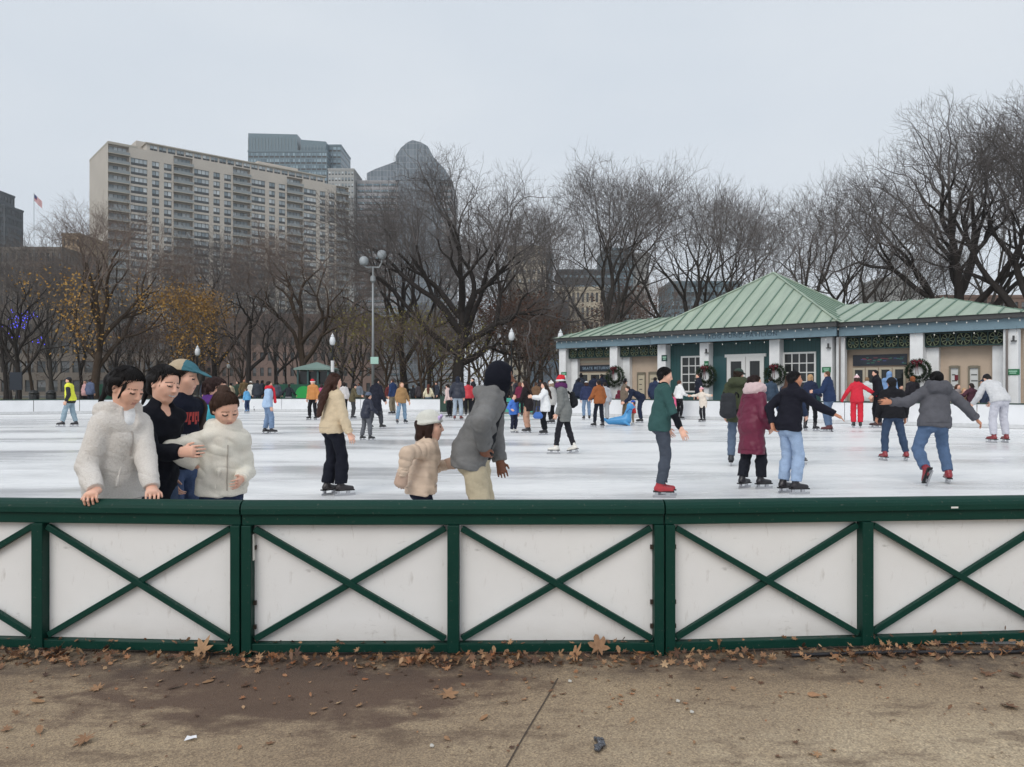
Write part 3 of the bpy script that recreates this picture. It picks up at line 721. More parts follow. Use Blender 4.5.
# park lawn to the horizon
nb = NB('winter_lawn'); v = nb.coord('Object'); f = nb.noise(v, .25, 6); g = nb.noise(v, 9, 4)
nb.l(nb.mix(.6, nb.ramp(f, [(.3, (.085, .075, .035)), (.5, (.10, .10, .04)), (.7, (.12, .095, .055))]), nb.ramp(g, [(.3, (.6, .6, .6)), (.7, (1.3, 1.3, 1.3))]), 'MULTIPLY'), nb.b.inputs['Base Color'])
nb.b.inputs['Roughness'].default_value = .95
sheet('ground', [(-680, -60), (680, -60), (680, 680), (-680, 680)], -.012, nb.m)
# pavement in front of the fence: worn exposed-aggregate asphalt
nb = NB('aggregate_pavement'); v = nb.coord('Object')
big = nb.noise(v, .7, 5, .6); mid = nb.noise(v, 5, 5, .7); fine = nb.noise(v, 95, 3, .7)
vor = nb.n('ShaderNodeTexVoronoi', Scale=130.); nb.l(v, vor.inputs['Vector'])
base = nb.ramp(big, [(.3, (.205, .145, .095)), (.5, (.295, .22, .145)), (.7, (.38, .29, .19))])
# the right side of the walk is paler and sandier
sx = nb.n('ShaderNodeSeparateXYZ'); nb.l(v, sx.inputs[0])
mr = nb.n('ShaderNodeMapRange', _interpolation_type='SMOOTHSTEP'); mr.inputs[1].default_value = -1.2; mr.inputs[2].default_value = 2.2; nb.l(sx.outputs[0], mr.inputs[0])
my = nb.n('ShaderNodeMapRange', _interpolation_type='SMOOTHSTEP'); my.inputs[1].default_value = 4.1; my.inputs[2].default_value = 3.2; nb.l(sx.outputs[1], my.inputs[0])
mm = nb.n('ShaderNodeMath', _operation='MULTIPLY'); nb.l(mr.outputs[0], mm.inputs[0]); nb.l(my.outputs[0], mm.inputs[1])
m2 = nb.n('ShaderNodeMath', _operation='MULTIPLY'); nb.l(mm.outputs[0], m2.inputs[0]); nb.l(nb.ramp(mid, [(.3, (.3, .3, .3)), (.65, (1, 1, 1))]), m2.inputs[1])
base = nb.mix(m2.outputs[0], base, (.47, .38, .265))
agg = nb.ramp(vor.outputs['Color'], [(.0, (.55, .5, .48)), (.5, (1, 1, 1)), (1, (1.55, 1.5, 1.4))])
base = nb.mix(.8, base, agg, 'MULTIPLY'); base = nb.mix(.5, base, nb.ramp(fine, [(.3, (.55, .55, .55)), (.7, (1.4, 1.4, 1.4))]), 'MULTIPLY')
# brown leaf-tannin stain left of the middle, streaks of wet dirt along the fence
ds = nb.n('ShaderNodeVectorMath', _operation='SUBTRACT'); nb.l(v, ds.inputs[0]); ds.inputs[1].default_value = (-1.15, 3.95, 0)
dm = nb.n('ShaderNodeVectorMath', _operation='MULTIPLY'); nb.l(ds.outputs[0], dm.inputs[0]); dm.inputs[1].default_value = (.85, 1.9, 0)
ln = nb.n('ShaderNodeVectorMath', _operation='LENGTH'); nb.l(dm.outputs[0], ln.inputs[0])
n3 = nb.noise(nb.coord('Object', (1, 1.8, 1)), 3.2, 6, .65)
ad = nb.n('ShaderNodeMath', _operation='MULTIPLY_ADD'); nb.l(n3, ad.inputs[0]); ad.inputs[1].default_value = 2.6; nb.l(ln.outputs[1], ad.inputs[2])
st = nb.ramp(ad.outputs[0], [(.0, (0, 0, 0)), (1, (1, 1, 1))])
ms = nb.n('ShaderNodeMapRange', _interpolation_type='SMOOTHSTEP'); ms.inputs[1].default_value = 2.55; ms.inputs[2].default_value = 1.85; ms.inputs[4].default_value = .85; nb.l(ad.outputs[0], ms.inputs[0])
base = nb.mix(ms.outputs[0], base, (.088, .05, .036)); pt = nb.noise(nb.coord('Object', (.6, 1.3, 1)), 2.1, 7, .7); base = nb.mix(nb.ramp(pt, [(.53, (0, 0, 0)), (.64, (.7, .7, .7))]), base, (.10, .062, .042)); pt2 = nb.noise(nb.coord('Object', (.8, 1.2, 1)), 7, 7, .75); base = nb.mix(nb.ramp(pt2, [(.6, (0, 0, 0)), (.68, (.6, .6, .6))]), base, (.11, .075, .05))
mf = nb.n('ShaderNodeMapRange', _interpolation_type='SMOOTHSTEP'); mf.inputs[1].default_value = 3.9; mf.inputs[2].default_value = 4.35; nb.l(sx.outputs[1], mf.inputs[0])
m4 = nb.n('ShaderNodeMath', _operation='MULTIPLY'); nb.l(mf.outputs[0], m4.inputs[0]); nb.l(nb.ramp(mid, [(.35, (.1, .1, .1)), (.6, (.9, .9, .9))]), m4.inputs[1])
base = nb.mix(m4.outputs[0], base, (.07, .05, .04))
nb.l(base, nb.b.inputs['Base Color']); nb.b.inputs['Roughness'].default_value = .85
nb.bump(vor.outputs['Distance'], .5, .006)
sheet('pavement', [(-40, -30), (40, -30), (40, 4.72), (-40, 4.72)], 0., nb.m)
mb = MB(); p0, p1 = at(559, 676, 0) * 0, None
P0 = np.array([(557 - CX) / F * zfoot(680), zfoot(680)]); P1 = np.array([(508 - CX) / F * zfoot(765), zfoot(765)])
dd = unit(P1 - P0); nn_ = np.array([-dd[1], dd[0]])
pl = [P0 - dd * .02 + nn_ * .004 * math.sin(i) * .5 + dd * i * .16 for i in range(22)]
for a, b in zip(pl[:-1], pl[1:]):
    mb.face([(*(a - nn_ * .0035), .004), (*(a + nn_ * .0035), .004), (*(b + nn_ * .0035), .004), (*(b - nn_ * .0035), .004)])
mb.build('pavement_joint', mat('joint_dirt', (.075, .055, .042), .95))['kind'] = 'structure'

# ------------------------------------------------------------------ ice
WL = [(-46, 33), (-29, 42.3), (-17, 48.6), (-4.3, 47.0)]          # far wall, left run (x, y)
WR = [(1.6, 42.6), (4.4, 40.3), (8.1, 37.0), (14.0, 32.3), (19.5, 27.6), (27, 20.5)]   # far wall, right run in front of the pavilion
nb = NB('rink_ice'); v = nb.coord('Object', (.22, .8, 1)); f = nb.noise(v, .5, 6, .6); v2 = nb.coord('Object', (1, 1, 1)); g = nb.noise(v2, .35, 4)
st = nb.coord('Object', (.35, 2.2, 1)); sn = nb.noise(st, 5, 6, .7)
wv = nb.n('ShaderNodeTexVoronoi', Scale=.8, _feature='DISTANCE_TO_EDGE'); 
dn = nb.n('ShaderNodeTexNoise', Scale=.5, Detail=3.); nb.l(v2, dn.inputs['Vector']); vm = nb.n('ShaderNodeVectorMath', _operation='MULTIPLY_ADD'); nb.l(dn.outputs['Color'], vm.inputs[0]); vm.inputs[1].default_value = (5, 5, 0); nb.l(v2, vm.inputs[2]); nb.l(vm.outputs[0], wv.inputs['Vector'])
wet = nb.ramp(f, [(.36, (.73, .735, .745)), (.47, (.86, .858, .855)), (.6, (.93, .925, .915))])
col = nb.mix(.55, wet, nb.ramp(sn, [(.35, (.8, .81, .82)), (.6, (1.03, 1.03, 1.03))]), 'MULTIPLY')
cut = nb.ramp(wv.outputs['Distance'], [(.0, (.82, .83, .85)), (.025, (1, 1, 1))])
col = nb.mix(.35, col, cut, 'MULTIPLY'); nb.l(col, nb.b.inputs['Base Color'])
nb.l(nb.ramp(f, [(.36, (.14, .14, .14)), (.55, (.42, .42, .42))]), nb.b.inputs['Roughness']); nb.b.inputs['Specular IOR Level'].default_value = .25
s1 = nb.n('ShaderNodeMapping'); s1.inputs['Rotation'].default_value = (0, 0, .5); s1.inputs['Scale'].default_value = (.7, 26, 1); nb.l(v2, s1.inputs[0]); k1 = nb.noise(s1.outputs[0], 2.2, 4, .7); s2 = nb.n('ShaderNodeMapping'); s2.inputs['Rotation'].default_value = (0, 0, -.35); s2.inputs['Scale'].default_value = (.7, 30, 1); nb.l(v2, s2.inputs[0]); k2 = nb.noise(s2.outputs[0], 2.0, 4, .7)
col = nb.mix(.6, col, nb.ramp(k1, [(.30, (.74, .75, .77)), (.42, (1, 1, 1))]), 'MULTIPLY'); col = nb.mix(.6, col, nb.ramp(k2, [(.30, (.76, .77, .79)), (.42, (1, 1, 1))]), 'MULTIPLY'); nb.l(col, nb.b.inputs['Base Color']); nb.bump(k1, .15, .01)
sheet('ice', [(-46, 4.62), (40, 4.62), (40, 20)] + [(x, y) for x, y in WR[::-1]] + [(x, y) for x, y in WL[::-1]], .004, nb.m)
# paved plaza round the pavilion and path behind the far wall
nb = NB('plaza_paving'); v = nb.coord('Object'); f = nb.noise(v, 1.2, 5); nb.l(nb.ramp(f, [(.3, (.16, .15, .14)), (.7, (.25, .235, .215))]), nb.b.inputs['Base Color']); nb.b.inputs['Roughness'].default_value = .9
sheet('plaza', [(x, y + .1) for x, y in WR] + [(60, 15), (60, 60), (-2, 60), (-4.3, 47.2)], .0, nb.m)
sheet('path', [(-60, 30)] + [(x - .2, y + .15) for x, y in WL] + [(-4, 52), (-17, 54), (-31, 47.5), (-60, 36)], .0, nb.m)
sheet('street', [(-400, 112), (400, 112), (400, 126), (-400, 126)], .0, mat('asphalt', (.06, .06, .062), .9, noise=.2, nscale=2))
sheet('pavement_far', [(-400, 126), (400, 126), (400, 131), (-400, 131)], .06, mat('far_concrete', (.3, .29, .27), .9, noise=.2, nscale=1))

# ------------------------------------------------------------------ near fence: five sections along a gentle arc, 2.44 m each
M_GREEN = NB('fence_green_paint'); b = M_GREEN.b; v = M_GREEN.coord('Object'); f = M_GREEN.noise(v, 6, 6, .65); g = M_GREEN.noise(v, 60, 3)
c_ = M_GREEN.mix(f, (.0018, .029, .021), (.0035, .046, .032)); c_ = M_GREEN.mix(M_GREEN.ramp(g, [(.66, (0, 0, 0)), (.72, (.6, .6, .6))]), c_, (.09, .1, .085))
M_GREEN.l(c_, b.inputs['Base Color']); M_GREEN.l(M_GREEN.ramp(f, [(.3, (.4, .4, .4)), (.7, (.6, .6, .6))]), b.inputs['Roughness']); b.inputs['Specular IOR Level'].default_value = .22; M_GREEN.bump(M_GREEN.noise(v, 30, 4), .12, .004); M_GREEN = M_GREEN.m
nb = NB('white_board'); v = nb.coord('Object'); f = nb.noise(v, 2.2, 6, .6); sc1 = nb.noise(nb.coord('Object', (1, 1, .25)), 24, 5, .7); sc2 = nb.noise(nb.coord('Object', (.7, 1, 2)), 9, 6, .75)
c_ = nb.mix(f, (.73, .715, .70), (.88, .87, .86)); c_ = nb.mix(nb.ramp(sc1, [(.60, (0, 0, 0)), (.78, (.6, .6, .6))]), c_, (.42, .38, .34)); c_ = nb.mix(nb.ramp(sc2, [(.63, (0, 0, 0)), (.74, (.6, .6, .6))]), c_, (.35, .33, .31))
sz = nb.n('ShaderNodeSeparateXYZ'); nb.l(v, sz.inputs[0]); mr = nb.n('ShaderNodeMapRange'); mr.inputs[1].default_value = .2; mr.inputs[2].default_value = .05; mr.inputs[4].default_value = .6; nb.l(sz.outputs[2], mr.inputs[0])
m2 = nb.n('ShaderNodeMath', _operation='MULTIPLY'); nb.l(mr.outputs[0], m2.inputs[0]); nb.l(sc2, m2.inputs[1]); c_ = nb.mix(m2.outputs[0], c_, (.34, .28, .22))
nb.l(c_, nb.b.inputs['Base Color']); nb.b.inputs['Roughness'].default_value = .42; nb.b.inputs['Specular IOR Level'].default_value = .35; M_WHITE_BOARD = nb.m
M_BOLT = mat('rusty_bolt', (.06, .045, .035), .6, .5)
FR, FX0, FZ0, FH = 33., -.6, 4.415, .895      # arc radius, apex x, apex distance, rail height
SEC = 2.44
def fence_pt(sarc):
    a = sarc / FR; return np.array([FX0 + FR * math.sin(a), FZ0 + FR * (1 - math.cos(a))])
s_of_x = lambda px: None
# joints measured in the photo at x=242 and x=664
sj = []
for px in (242, 664):
    lo, hi = -6., 6.
    for _ in range(40):
        mid_ = (lo + hi) / 2; p = fence_pt(mid_)
        if p[0] / p[1] * F + CX < px: lo = mid_
        else: hi = mid_
    sj.append(lo)
SEC = sj[1] - sj[0]
FLAB = ['cross-braced green fence section outside the photo beyond its left edge',
        'cross-braced green and white fence section at left, under the hand of the woman in fleece',
        'cross-braced green and white fence section in the middle, below the man in the grey coat',
        'cross-braced green and white fence section at right, with a white scrap on its rail',
        'cross-braced green fence section outside the photo beyond its right edge']
def fence_section(i):
    a, b_ = fence_pt(sj[0] + (i - 2) * SEC), fence_pt(sj[0] + (i - 1) * SEC)
    d = b_ - a; L = np.linalg.norm(d); root = thing('fence_section', FLAB[i], 'fence', (*a, 0), math.atan2(d[1], d[0]), 'green braced fence sections round the near side of the rink')
    e = .004; dy = .022
    # bull-nosed top rail
    mb = MB(); pr = []
    for k in range(9):
        t = PI * k / 8; pr.append((-.062 * math.cos(t) * 1.0 + .03, FH - .045 + .045 * math.sin(t)))
    pr = [(-.032, FH - .075)] + pr + [(.092, FH - .075)]
    for (y0, z0), (y1, z1) in zip(pr, pr[1:] + pr[:1]): mb.face([(e, y0, z0), (L - e, y0, z0), (L - e, y1, z1), (e, y1, z1)])
    for xx in (e, L - e): mb.face([(xx, y, z) for y, z in pr])
    mb.build('top_rail', M_GREEN, root)
    MB().box(e, L - e, -.012, .06, FH - .140, FH - .077).build('rail_band', M_GREEN, root, bevel=.004)
    MB().box(e, L - e, -.014, .06, .022, .072).build('bottom_rail', M_GREEN, root, bevel=.004)
    for x0, x1 in ((e, .06), (L / 2 - .034, L / 2 + .034), (L - .06, L - e)):
        MB().box(x0, x1, -.028, .062, .0 if x0 != L / 2 - .034 else .02, FH - .1415).build('post', M_GREEN, root, bevel=.004)
    for x0, x1 in ((.0615, L / 2 - .036), (L / 2 + .036, L - .0615)):
        z0, z1 = .074, FH - .1425
        MB().box(x0, x1, .035, .047, z0, z1).build('white_board', M_WHITE_BOARD, root)
        m = .02
        MB().bar((x0 + m * .6, .0135, z0 + m), (x1 - m * .6, .0135, z1 - m), .03, .035, up=(0, 1, 0) if False else (0, 0, 1)).build('brace', M_GREEN, root, bevel=.003)
        MB().bar((x0 + m * .6, .0025, z1 - m), (x1 - m * .6, .0025, z0 + m), .03, .035).build('brace', M_GREEN, root, bevel=.003)
    for zz in (.16, .30, .62):
        for xx in (.068, L - .068): MB().box(xx - .008, xx + .008, .012, .03, zz - .012, zz + .012).build('bolt', M_BOLT, root)
    if i == 3:
        p = fence_pt(0); xx = None
        s_ = None
        mb = MB(); cx_ = L * .718
        mb.box(cx_ - .022, cx_ + .022, -.0345, -.0325, FH - .085 + .02, FH - .075 + .02); mb.build('tape_scrap', mat('tape_white', (.75, .74, .7), .6), root)
    if i == 2:
        MB().box(.063, .069, -.006, .028, .55, .7).build('tape_strip', mat('tape_white', (.75, .74, .7), .6), root)
    return root
for i in range(5): fence_section(i)

# ------------------------------------------------------------------ far rink walls: white dasher boards with a dark green cap
M_DASH = mat('dasher_white', (.78, .79, .81), .4, noise=.06, nscale=1.5)
M_CAP = mat('dasher_cap', lin((38, 62, 54)), .5)
def rink_wall(label, pts, h):
    root = thing('rink_wall', label, 'rink wall', (pts[0][0], pts[0][1], 0)); o = np.array(pts[0], float)
    for a, b_ in zip(pts[:-1], pts[1:]):
        a, b_ = np.array(a, float) - o, np.array(b_, float) - o; d = b_ - a; L = np.linalg.norm(d); u = d / L; n_ = np.array([-u[1], u[0]])
        k = max(1, round(L / 2.44))
        for j in range(k):
            p, q_ = a + u * (L * j / k + .015), a + u * (L * (j + 1) / k - .015)
            MB().bar((*p, h / 2 + .03), (*q_, h / 2 + .03), .1, h - .06).build('board_panel', M_DASH, root)
        MB().bar((*(a + n_ * .02), h + .026), (*(b_ + n_ * .02), h + .026), .17, .05).build('cap_rail', M_CAP, root)
        MB().bar((*(a - n_ * .0), .09), (*(b_ - n_ * .0), .09), .116, .15).build('kick_plate', mat('kick_plate', (.6, .61, .62), .5, noise=.1), root)
    return root
rink_wall('long white rink wall with dark cap on the left, before the park trees', WL, .80)
rink_wall('long white rink wall with dark green cap in front of the pavilion', WR, .90)
root = thing('wall_end_post', 'dark green gate post at the open end of the far left wall', 'post', (-4.1, 47.0, 0))
MB().box(-.25, .25, -.06, .06, .05, 1.0).build('panel', mat('gate_green', lin((40, 66, 56)), .6), root); MB().box(-.3, -.24, -.08, .08, 0, 1.08).build('frame', M_CAP, root); MB().box(.24, .3, -.08, .08, 0, 1.08).build('frame', M_CAP, root)
root = thing('rink_gate', 'turquoise panelled rink gate behind the skater in the white coat', 'gate', (.2, 43.7, 0), -.6)
for z in (.12, .42, .70): MB().box(-1.2, 1.2, -.03, .03, z, z + .22).build('board_panel', mat('gate_teal', lin((70, 160, 140)), .5), root)
for x in (-1.22, 1.22): MB().box(x - .04, x + .04, -.05, .05, 0, .98).build('post', M_CAP, root)
# ------------------------------------------------------------------ the pavilion, in its own frame: x along the front, y into the building
PV0 = np.array([3.1, 48.9]); PU = np.array([.732, -.681]); PU = PU / np.linalg.norm(PU); PVV = np.array([-PU[1], PU[0]])
def pa(px, yl=0.):
    r = (px - CX) / F; return (r * (PV0[1] + PVV[1] * yl) - PV0[0] - PVV[0] * yl) / (PU[0] - r * PU[1])
def pz(px, py, yl=0.):
    a = pa(px, yl); Z = PV0[1] + PU[1] * a + PVV[1] * yl; return EYE + (HY - py) / F * Z
pav = thing('pavilion', 'low white columned pavilion with pale green metal roof beyond the rink', 'pavilion', (*PV0, 0), math.atan2(PU[1], PU[0]))
M_COLW = mat('column_white', (.82, .825, .825), .5, noise=.06, nscale=3)
M_TAN = mat('wall_tan', lin((196, 176, 156)), .8, noise=.07, nscale=2)
M_TEAL = NB('teal_boards'); v = M_TEAL.coord('Object'); wv = M_TEAL.n('ShaderNodeTexWave', Scale=1.6); wv.wave_profile = 'SAW'; M_TEAL.l(v, wv.inputs['Vector'])
M_TEAL.l(M_TEAL.mix(M_TEAL.ramp(wv.outputs['Fac'], [(.0, (0, 0, 0)), (.12, (1, 1, 1))]), (.006, .03, .032), (.016, .075, .078)), M_TEAL.b.inputs['Base Color']); M_TEAL.b.inputs['Roughness'].default_value = .5; M_TEAL = M_TEAL.m
M_TEAL2 = mat('teal_trim', lin((44, 84, 88)), .5)
M_FASC = mat('fascia_blue_grey', lin((112, 136, 148)), .55, noise=.08, nscale=1.2)
M_GUT = mat('gutter_dark', lin((66, 66, 66)), .5)
M_LATT = mat('lattice_green', lin((26, 60, 56)), .5); M_LATT2 = mat('lattice_gold', lin((112, 122, 92)), .6)
M_PGLASS = mat('pane_dark', (.018, .02, .02), .08, spec=.5)
M_FRAMEW = mat('frame_white', (.72, .72, .70), .5); M_FRAMEC = mat('frame_cream', lin((190, 180, 160)), .6)
M_SIGND = mat('sign_dark', lin((30, 38, 50)), .5); M_TXT = mat('sign_lettering', lin((150, 172, 190)), .5)
nb = NB('copper_roof'); v = nb.coord('Object'); f = nb.noise(v, .55, 6, .6); g = nb.noise(nb.coord('Object', (1, .15, .15)), 3, 5, .6)
c_ = nb.mix(f, (.285, .37, .29), (.41, .475, .385)); c_ = nb.mix(.5, c_, nb.ramp(g, [(.3, (.68, .70, .70)), (.7, (1.2, 1.18, 1.15))]), 'MULTIPLY')
nb.l(c_, nb.b.inputs['Base Color']); nb.b.inputs['Roughness'].default_value = .5; nb.b.inputs['Metallic'].default_value = .0; M_ROOF = nb.m
M_SEAM = mat('roof_seam', (.155, .235, .185), .6)
LA, LB = .35, pa(1020); CA, CB = pa(661), pa(838, -.0)
ZF = 3.97; FHT = .44
DEP = 8.
def pv(mb, name, m, parent=None, **kw): return mb.build(name, m, parent or pav, **kw)
pv(MB().box(LA - .2, LB + .2, -.6, DEP + .2, 0, .12), 'plinth', mat('plinth_stone', (.3, .29, .28), .9))
# wall carcass
pv(MB().box(LA + .1, LB - .1, 1.2, DEP, .12, ZF + .2), 'rear_block', M_TAN)
for a, b_ in ((LA + .3, CA - .1), (CB + .1, LB - .3)):
    pv(MB().box(a, b_, .6, 1.19, .12, ZF), 'wall', M_TAN)
pv(MB().box(CA - .1, CB + .1, .25, 1.19, .12, ZF), 'wall', M_TEAL)
# columns
colx = [565, 616, 664, 706.5, 776.5, 828.5, 918, 1012]; CW = .27
ca_ = [pa(x) for x in colx]
for k, a in enumerate(ca_):
    o = pv(MB().box(a - CW, a + CW, -.27, .27, .12, ZF - .002), 'column', M_COLW, bevel=.015)
    MB().box(a - CW - .05, a + CW + .05, -.32, .32, .12, .45).build('column_base', M_COLW, o)
    if k in (0, 1, 6, 7):   # pilaster behind the free column
        pv(MB().box(a - CW + (.1 if k < 7 else -.5), a + CW + (.5 if k < 7 else -.1), .3, .58, .12, ZF - .65), 'pilaster', M_COLW)
pv(MB().box(CB - .05, CB + .35, -.1, .22, .12, ZF - .01), 'pilaster', M_COLW)
# fascia and gutter: two wings and the proud centre
def band(a, b_, y0, z0, z1, m, name, th=.16):
    return pv(MB().box(a, b_, y0, y0 + th, z0, z1), name, m)
band(LA - .35, CA - .2, -.45, ZF, ZF + FHT, M_FASC, 'fascia'); band(CB + .2, LB + .35, -.45, ZF, ZF + FHT, M_FASC, 'fascia')
fcen = band(CA - .18, CB + .18, -.75, ZF, ZF + FHT, M_FASC, 'fascia')
band(LA - .4, CA - .2, -.62, ZF + FHT + .003, ZF + FHT + .2, M_GUT, 'gutter', .45); band(CB + .2, LB + .4, -.62, ZF + FHT + .003, ZF + FHT + .2, M_GUT, 'gutter', .45)
band(CA - .25, CB + .25, -.95, ZF + FHT + .003, ZF + FHT + .22, M_GUT, 'gutter', .45)
pv(MB().box(LA - .2, LB + .2, -.28, DEP, ZF + .1, ZF + FHT), 'soffit', M_GUT)
# lettering on the fascia
def text(s, name, parent, a, y, z, size, m, width=None):
    cu = bpy.data.curves.new(name, 'FONT'); cu.body = s; cu.size = size; cu.extrude = .006; cu.align_x = 'CENTER'; cu.align_y = 'CENTER'; cu.space_character = 1.25
    cu.materials.append(m); o = bpy.data.objects.new(name, cu); COL.objects.link(o); o.parent = parent; o.location = (a, y, z); o.rotation_euler = (PI / 2, 0, 0)
    bpy.context.view_layer.update(); wd_ = max(o.dimensions.x, .01)
    me = bpy.data.meshes.new_from_object(o.evaluated_get(bpy.context.evaluated_depsgraph_get())); me.name = name
    bpy.data.objects.remove(o); o = link(name, me, None if len(me.materials) else m, parent); o.location = (a, y, z); o.rotation_euler = (PI / 2, 0, 0)
    if width: o.scale = (width / wd_, 1, 1)
    return o
text('FROG POND PAVILION', 'lettering', fcen, (pa(705, -.76) + pa(777, -.76)) / 2, -.759, ZF + .24, .30, mat('lettering_dark', lin((66, 84, 98)), .5), pa(777, -.76) - pa(705, -.76))
# lattice friezes under the wing fascias
def lattice(a, b_):
    z0, z1 = ZF - .63, ZF - .01; root = pv(MB().box(a, b_, .12, .15, z0, z1), 'lattice_panel', mat('lattice_back', lin((10, 26, 26)), .8)); mb = MB(); mg = MB()
    mb.box(a, b_, .02, .08, z0, z0 + .05); mb.box(a, b_, .02, .08, z1 - .05, z1)
    n = max(2, round((b_ - a) / .62)); s_ = (b_ - a) / n
    for i in range(n):
        cx_, cz = a + s_ * (i + .5), (z0 + z1) / 2
        mb.box(cx_ - s_ / 2 - .02, cx_ - s_ / 2 + .02, .03, .075, z0 + .05, z1 - .05)
        R_ = min(s_, .62) * .42; pts = [(cx_ + R_ * math.cos(t * PI / 8), .055, cz + R_ * math.sin(t * PI / 8)) for t in range(17)]
        mg.tube(pts, .018, 4, cap=False)
        for t in range(4):
            c, s2 = math.cos(t * PI / 4 + .39), math.sin(t * PI / 4 + .39)
            mg.bar((cx_ - c * R_, .05, cz - s2 * R_), (cx_ + c * R_, .05, cz + s2 * R_), .026, .035)
        mb.box(cx_ - .07, cx_ + .07, .015, .04, cz - .07, cz + .07)
    mb.build('lattice_frame', M_LATT, root); mg.build('rosettes', M_LATT2, root)
lattice(ca_[0] + CW + .01, ca_[1] - CW - .01); lattice(ca_[1] + CW + .01, CA - .2); lattice(CB + .4, ca_[6] - CW - .01); lattice(ca_[6] + CW + .01, ca_[7] - CW - .01)
# windows and doors
def window(a0, a1, z0, z1, y, nx, nz, m=M_FRAMEW, fw=.09, name='window', glassm=M_PGLASS):
    mb = MB(); mb.box(a0, a0 + fw, y - .06, y, z0, z1); mb.box(a1 - fw, a1, y - .06, y, z0, z1)
    mb.box(a0 + fw, a1 - fw, y - .058, y, z0, z0 + fw); mb.box(a0 + fw, a1 - fw, y - .058, y, z1 - fw, z1)
    for i in range(1, nx): x = a0 + fw + (a1 - a0 - 2 * fw) * i / nx; mb.box(x - .025, x + .025, y - .05, y, z0 + fw, z1 - fw)
    for i in range(1, nz): z = z0 + fw + (z1 - z0 - 2 * fw) * i / nz; mb.box(a0 + fw, a1 - fw, y - .046, y, z - .025, z + .025)
    o = pv(mb, name, m); MB().box(a0 + fw * .5, a1 - fw * .5, y - .022, y - .012, z0 + fw * .5, z1 - fw * .5).build('pane', glassm, o); return o
window(pa(681, .2), pa(703.5, .2), 1.25, pz(690, 356, .2), .24, 3, 4)
window(pa(783, .2), pa(816, .2), 1.25, pz(800, 352, .2), .24, 4, 4)
pv(MB().box(pa(713, .2), pa(726, .2), .2, .245, .12, pz(720, 357, .2) + .05), 'side_panel', M_TEAL2)
for x0, x1 in ((727, 745.5), (746, 764)):
    a0, a1 = pa(x0, .2), pa(x1, .2); z1 = pz(745, 357, .2)
    d_ = window(a0, a1, .14, z1, .23, 1, 1, M_FRAMEW, .22, 'door'); MB().box((a1 - .1 if x0 < 740 else a0 + .04), (a1 - .04 if x0 < 740 else a0 + .1), .1, .165, 1.0, 1.3).build('handle', M_GUT, d_)
pv(MB().box(pa(726, .2) - .06, pa(765, .2) + .06, .16, .246, pz(745, 357, .2) + .003, pz(745, 357, .2) + .16), 'door_head', M_FRAMEW)
# left wing: sign and serving windows
def sign(a0, a1, z0, z1, y, m, name='sign', parent=None): return pv(MB().box(a0, a1, y - .06, y, z0, z1), name, m, parent)
pv(MB().box(pa(575, .55), pa(613, .55), .55, .598, 3.05, 3.2), 'door_head', M_FRAMEC)
sg = sign(pa(580, .5), pa(613, .5), pz(596, 371.3, .5), pz(596, 365, .5), .54, M_SIGND); text('SKATE RETURNS', 'lettering', sg, (pa(580, .5) + pa(613, .5)) / 2, .472, pz(596, 368.2, .5), .24, M_TXT, pa(610, .5) - pa(583, .5))
w0, w1 = pa(577, .5), pa(613, .5)
for i in range(3):
    a0 = w0 + (w1 - w0) * i / 3; window(a0 + .02, a0 + (w1 - w0) / 3 - .02, .9, pz(596, 373, .5), .59, 1, 1, M_FRAMEC, .1)
# right wing: dark menu board and serving windows
mbd = sign(pa(853, .5), pa(907, .5), pz(880, 365.5, .5), pz(880, 354.5, .5), .55, mat('menu_board', lin((34, 40, 52)), .4), 'menu_board')
for k in range(26):
    mb = MB(); r_ = random.Random(k); a = pa(856, .5) + (pa(904, .5) - pa(856, .5)) * r_.random(); z = pz(880, 364, .5) + .3 * r_.random()
    MB().box(a, a + .08 + .12 * r_.random(), .482, .488, z, z + .035).build('menu_mark', mat('menu_%d' % (k % 4), lin([(70, 130, 120), (140, 70, 80), (80, 90, 150), (60, 120, 90)][k % 4]), .6), mbd)
w0, w1 = pa(852, .5), pa(906, .5)
for i in range(4):
    a0 = w0 + (w1 - w0) * i / 4; window(a0 + .02, a0 + (w1 - w0) / 4 - .02, 1.0, pz(880, 367.5, .5), .59, 1, 1, M_FRAMEC, .1)
# roofs: standing-seam hip roofs
def roof_face(pts, seam_dir, parent, off=.0):
    """a flat roof face with raised seams running along seam_dir, clipped to the face"""
    P = [np.array(p, float) for p in pts]; mb = MB(); mb.face(P); n_ = unit(np.cross(P[1] - P[0], P[2] - P[0]));
    if n_[2] < 0: n_ = -n_
    d = unit(np.array(seam_dir, float) - np.dot(seam_dir, n_) * n_); t = np.cross(n_, d)
    ts = [p.dot(t) for p in P]; lo, hi = min(ts), max(ts); k = lo + .3
    sm = MB()
    while k < hi - .1:
        hits = []
        for a, b_ in zip(P, P[1:] + P[:1]):
            ta, tb = a.dot(t), b_.dot(t)
            if (ta - k) * (tb - k) < 0: f_ = (k - ta) / (tb - ta); hits.append(a + (b_ - a) * f_)
        if len(hits) == 2 and np.linalg.norm(hits[0] - hits[1]) > .3: sm.bar(hits[0] + n_ * .03, hits[1] + n_ * .03, .055, .06, up=n_)
        k += .78
    return mb, sm
def roof(faces, name):
    allf = MB(); alls = MB()
    for pts, sd in faces:
        a, s_ = roof_face(pts, sd, None)
        for src, dst in ((a, allf), (s_, alls)):
            i = len(dst.v); dst.v += src.v; dst.f += [tuple(x + i for x in f_) for f_ in src.f]; dst.mi += src.mi
    o = pv(allf, name, M_ROOF); alls.build('seams', M_SEAM, o); return o
EZ = ZF + FHT + .21
RY = 3.7; RZ = 5.88
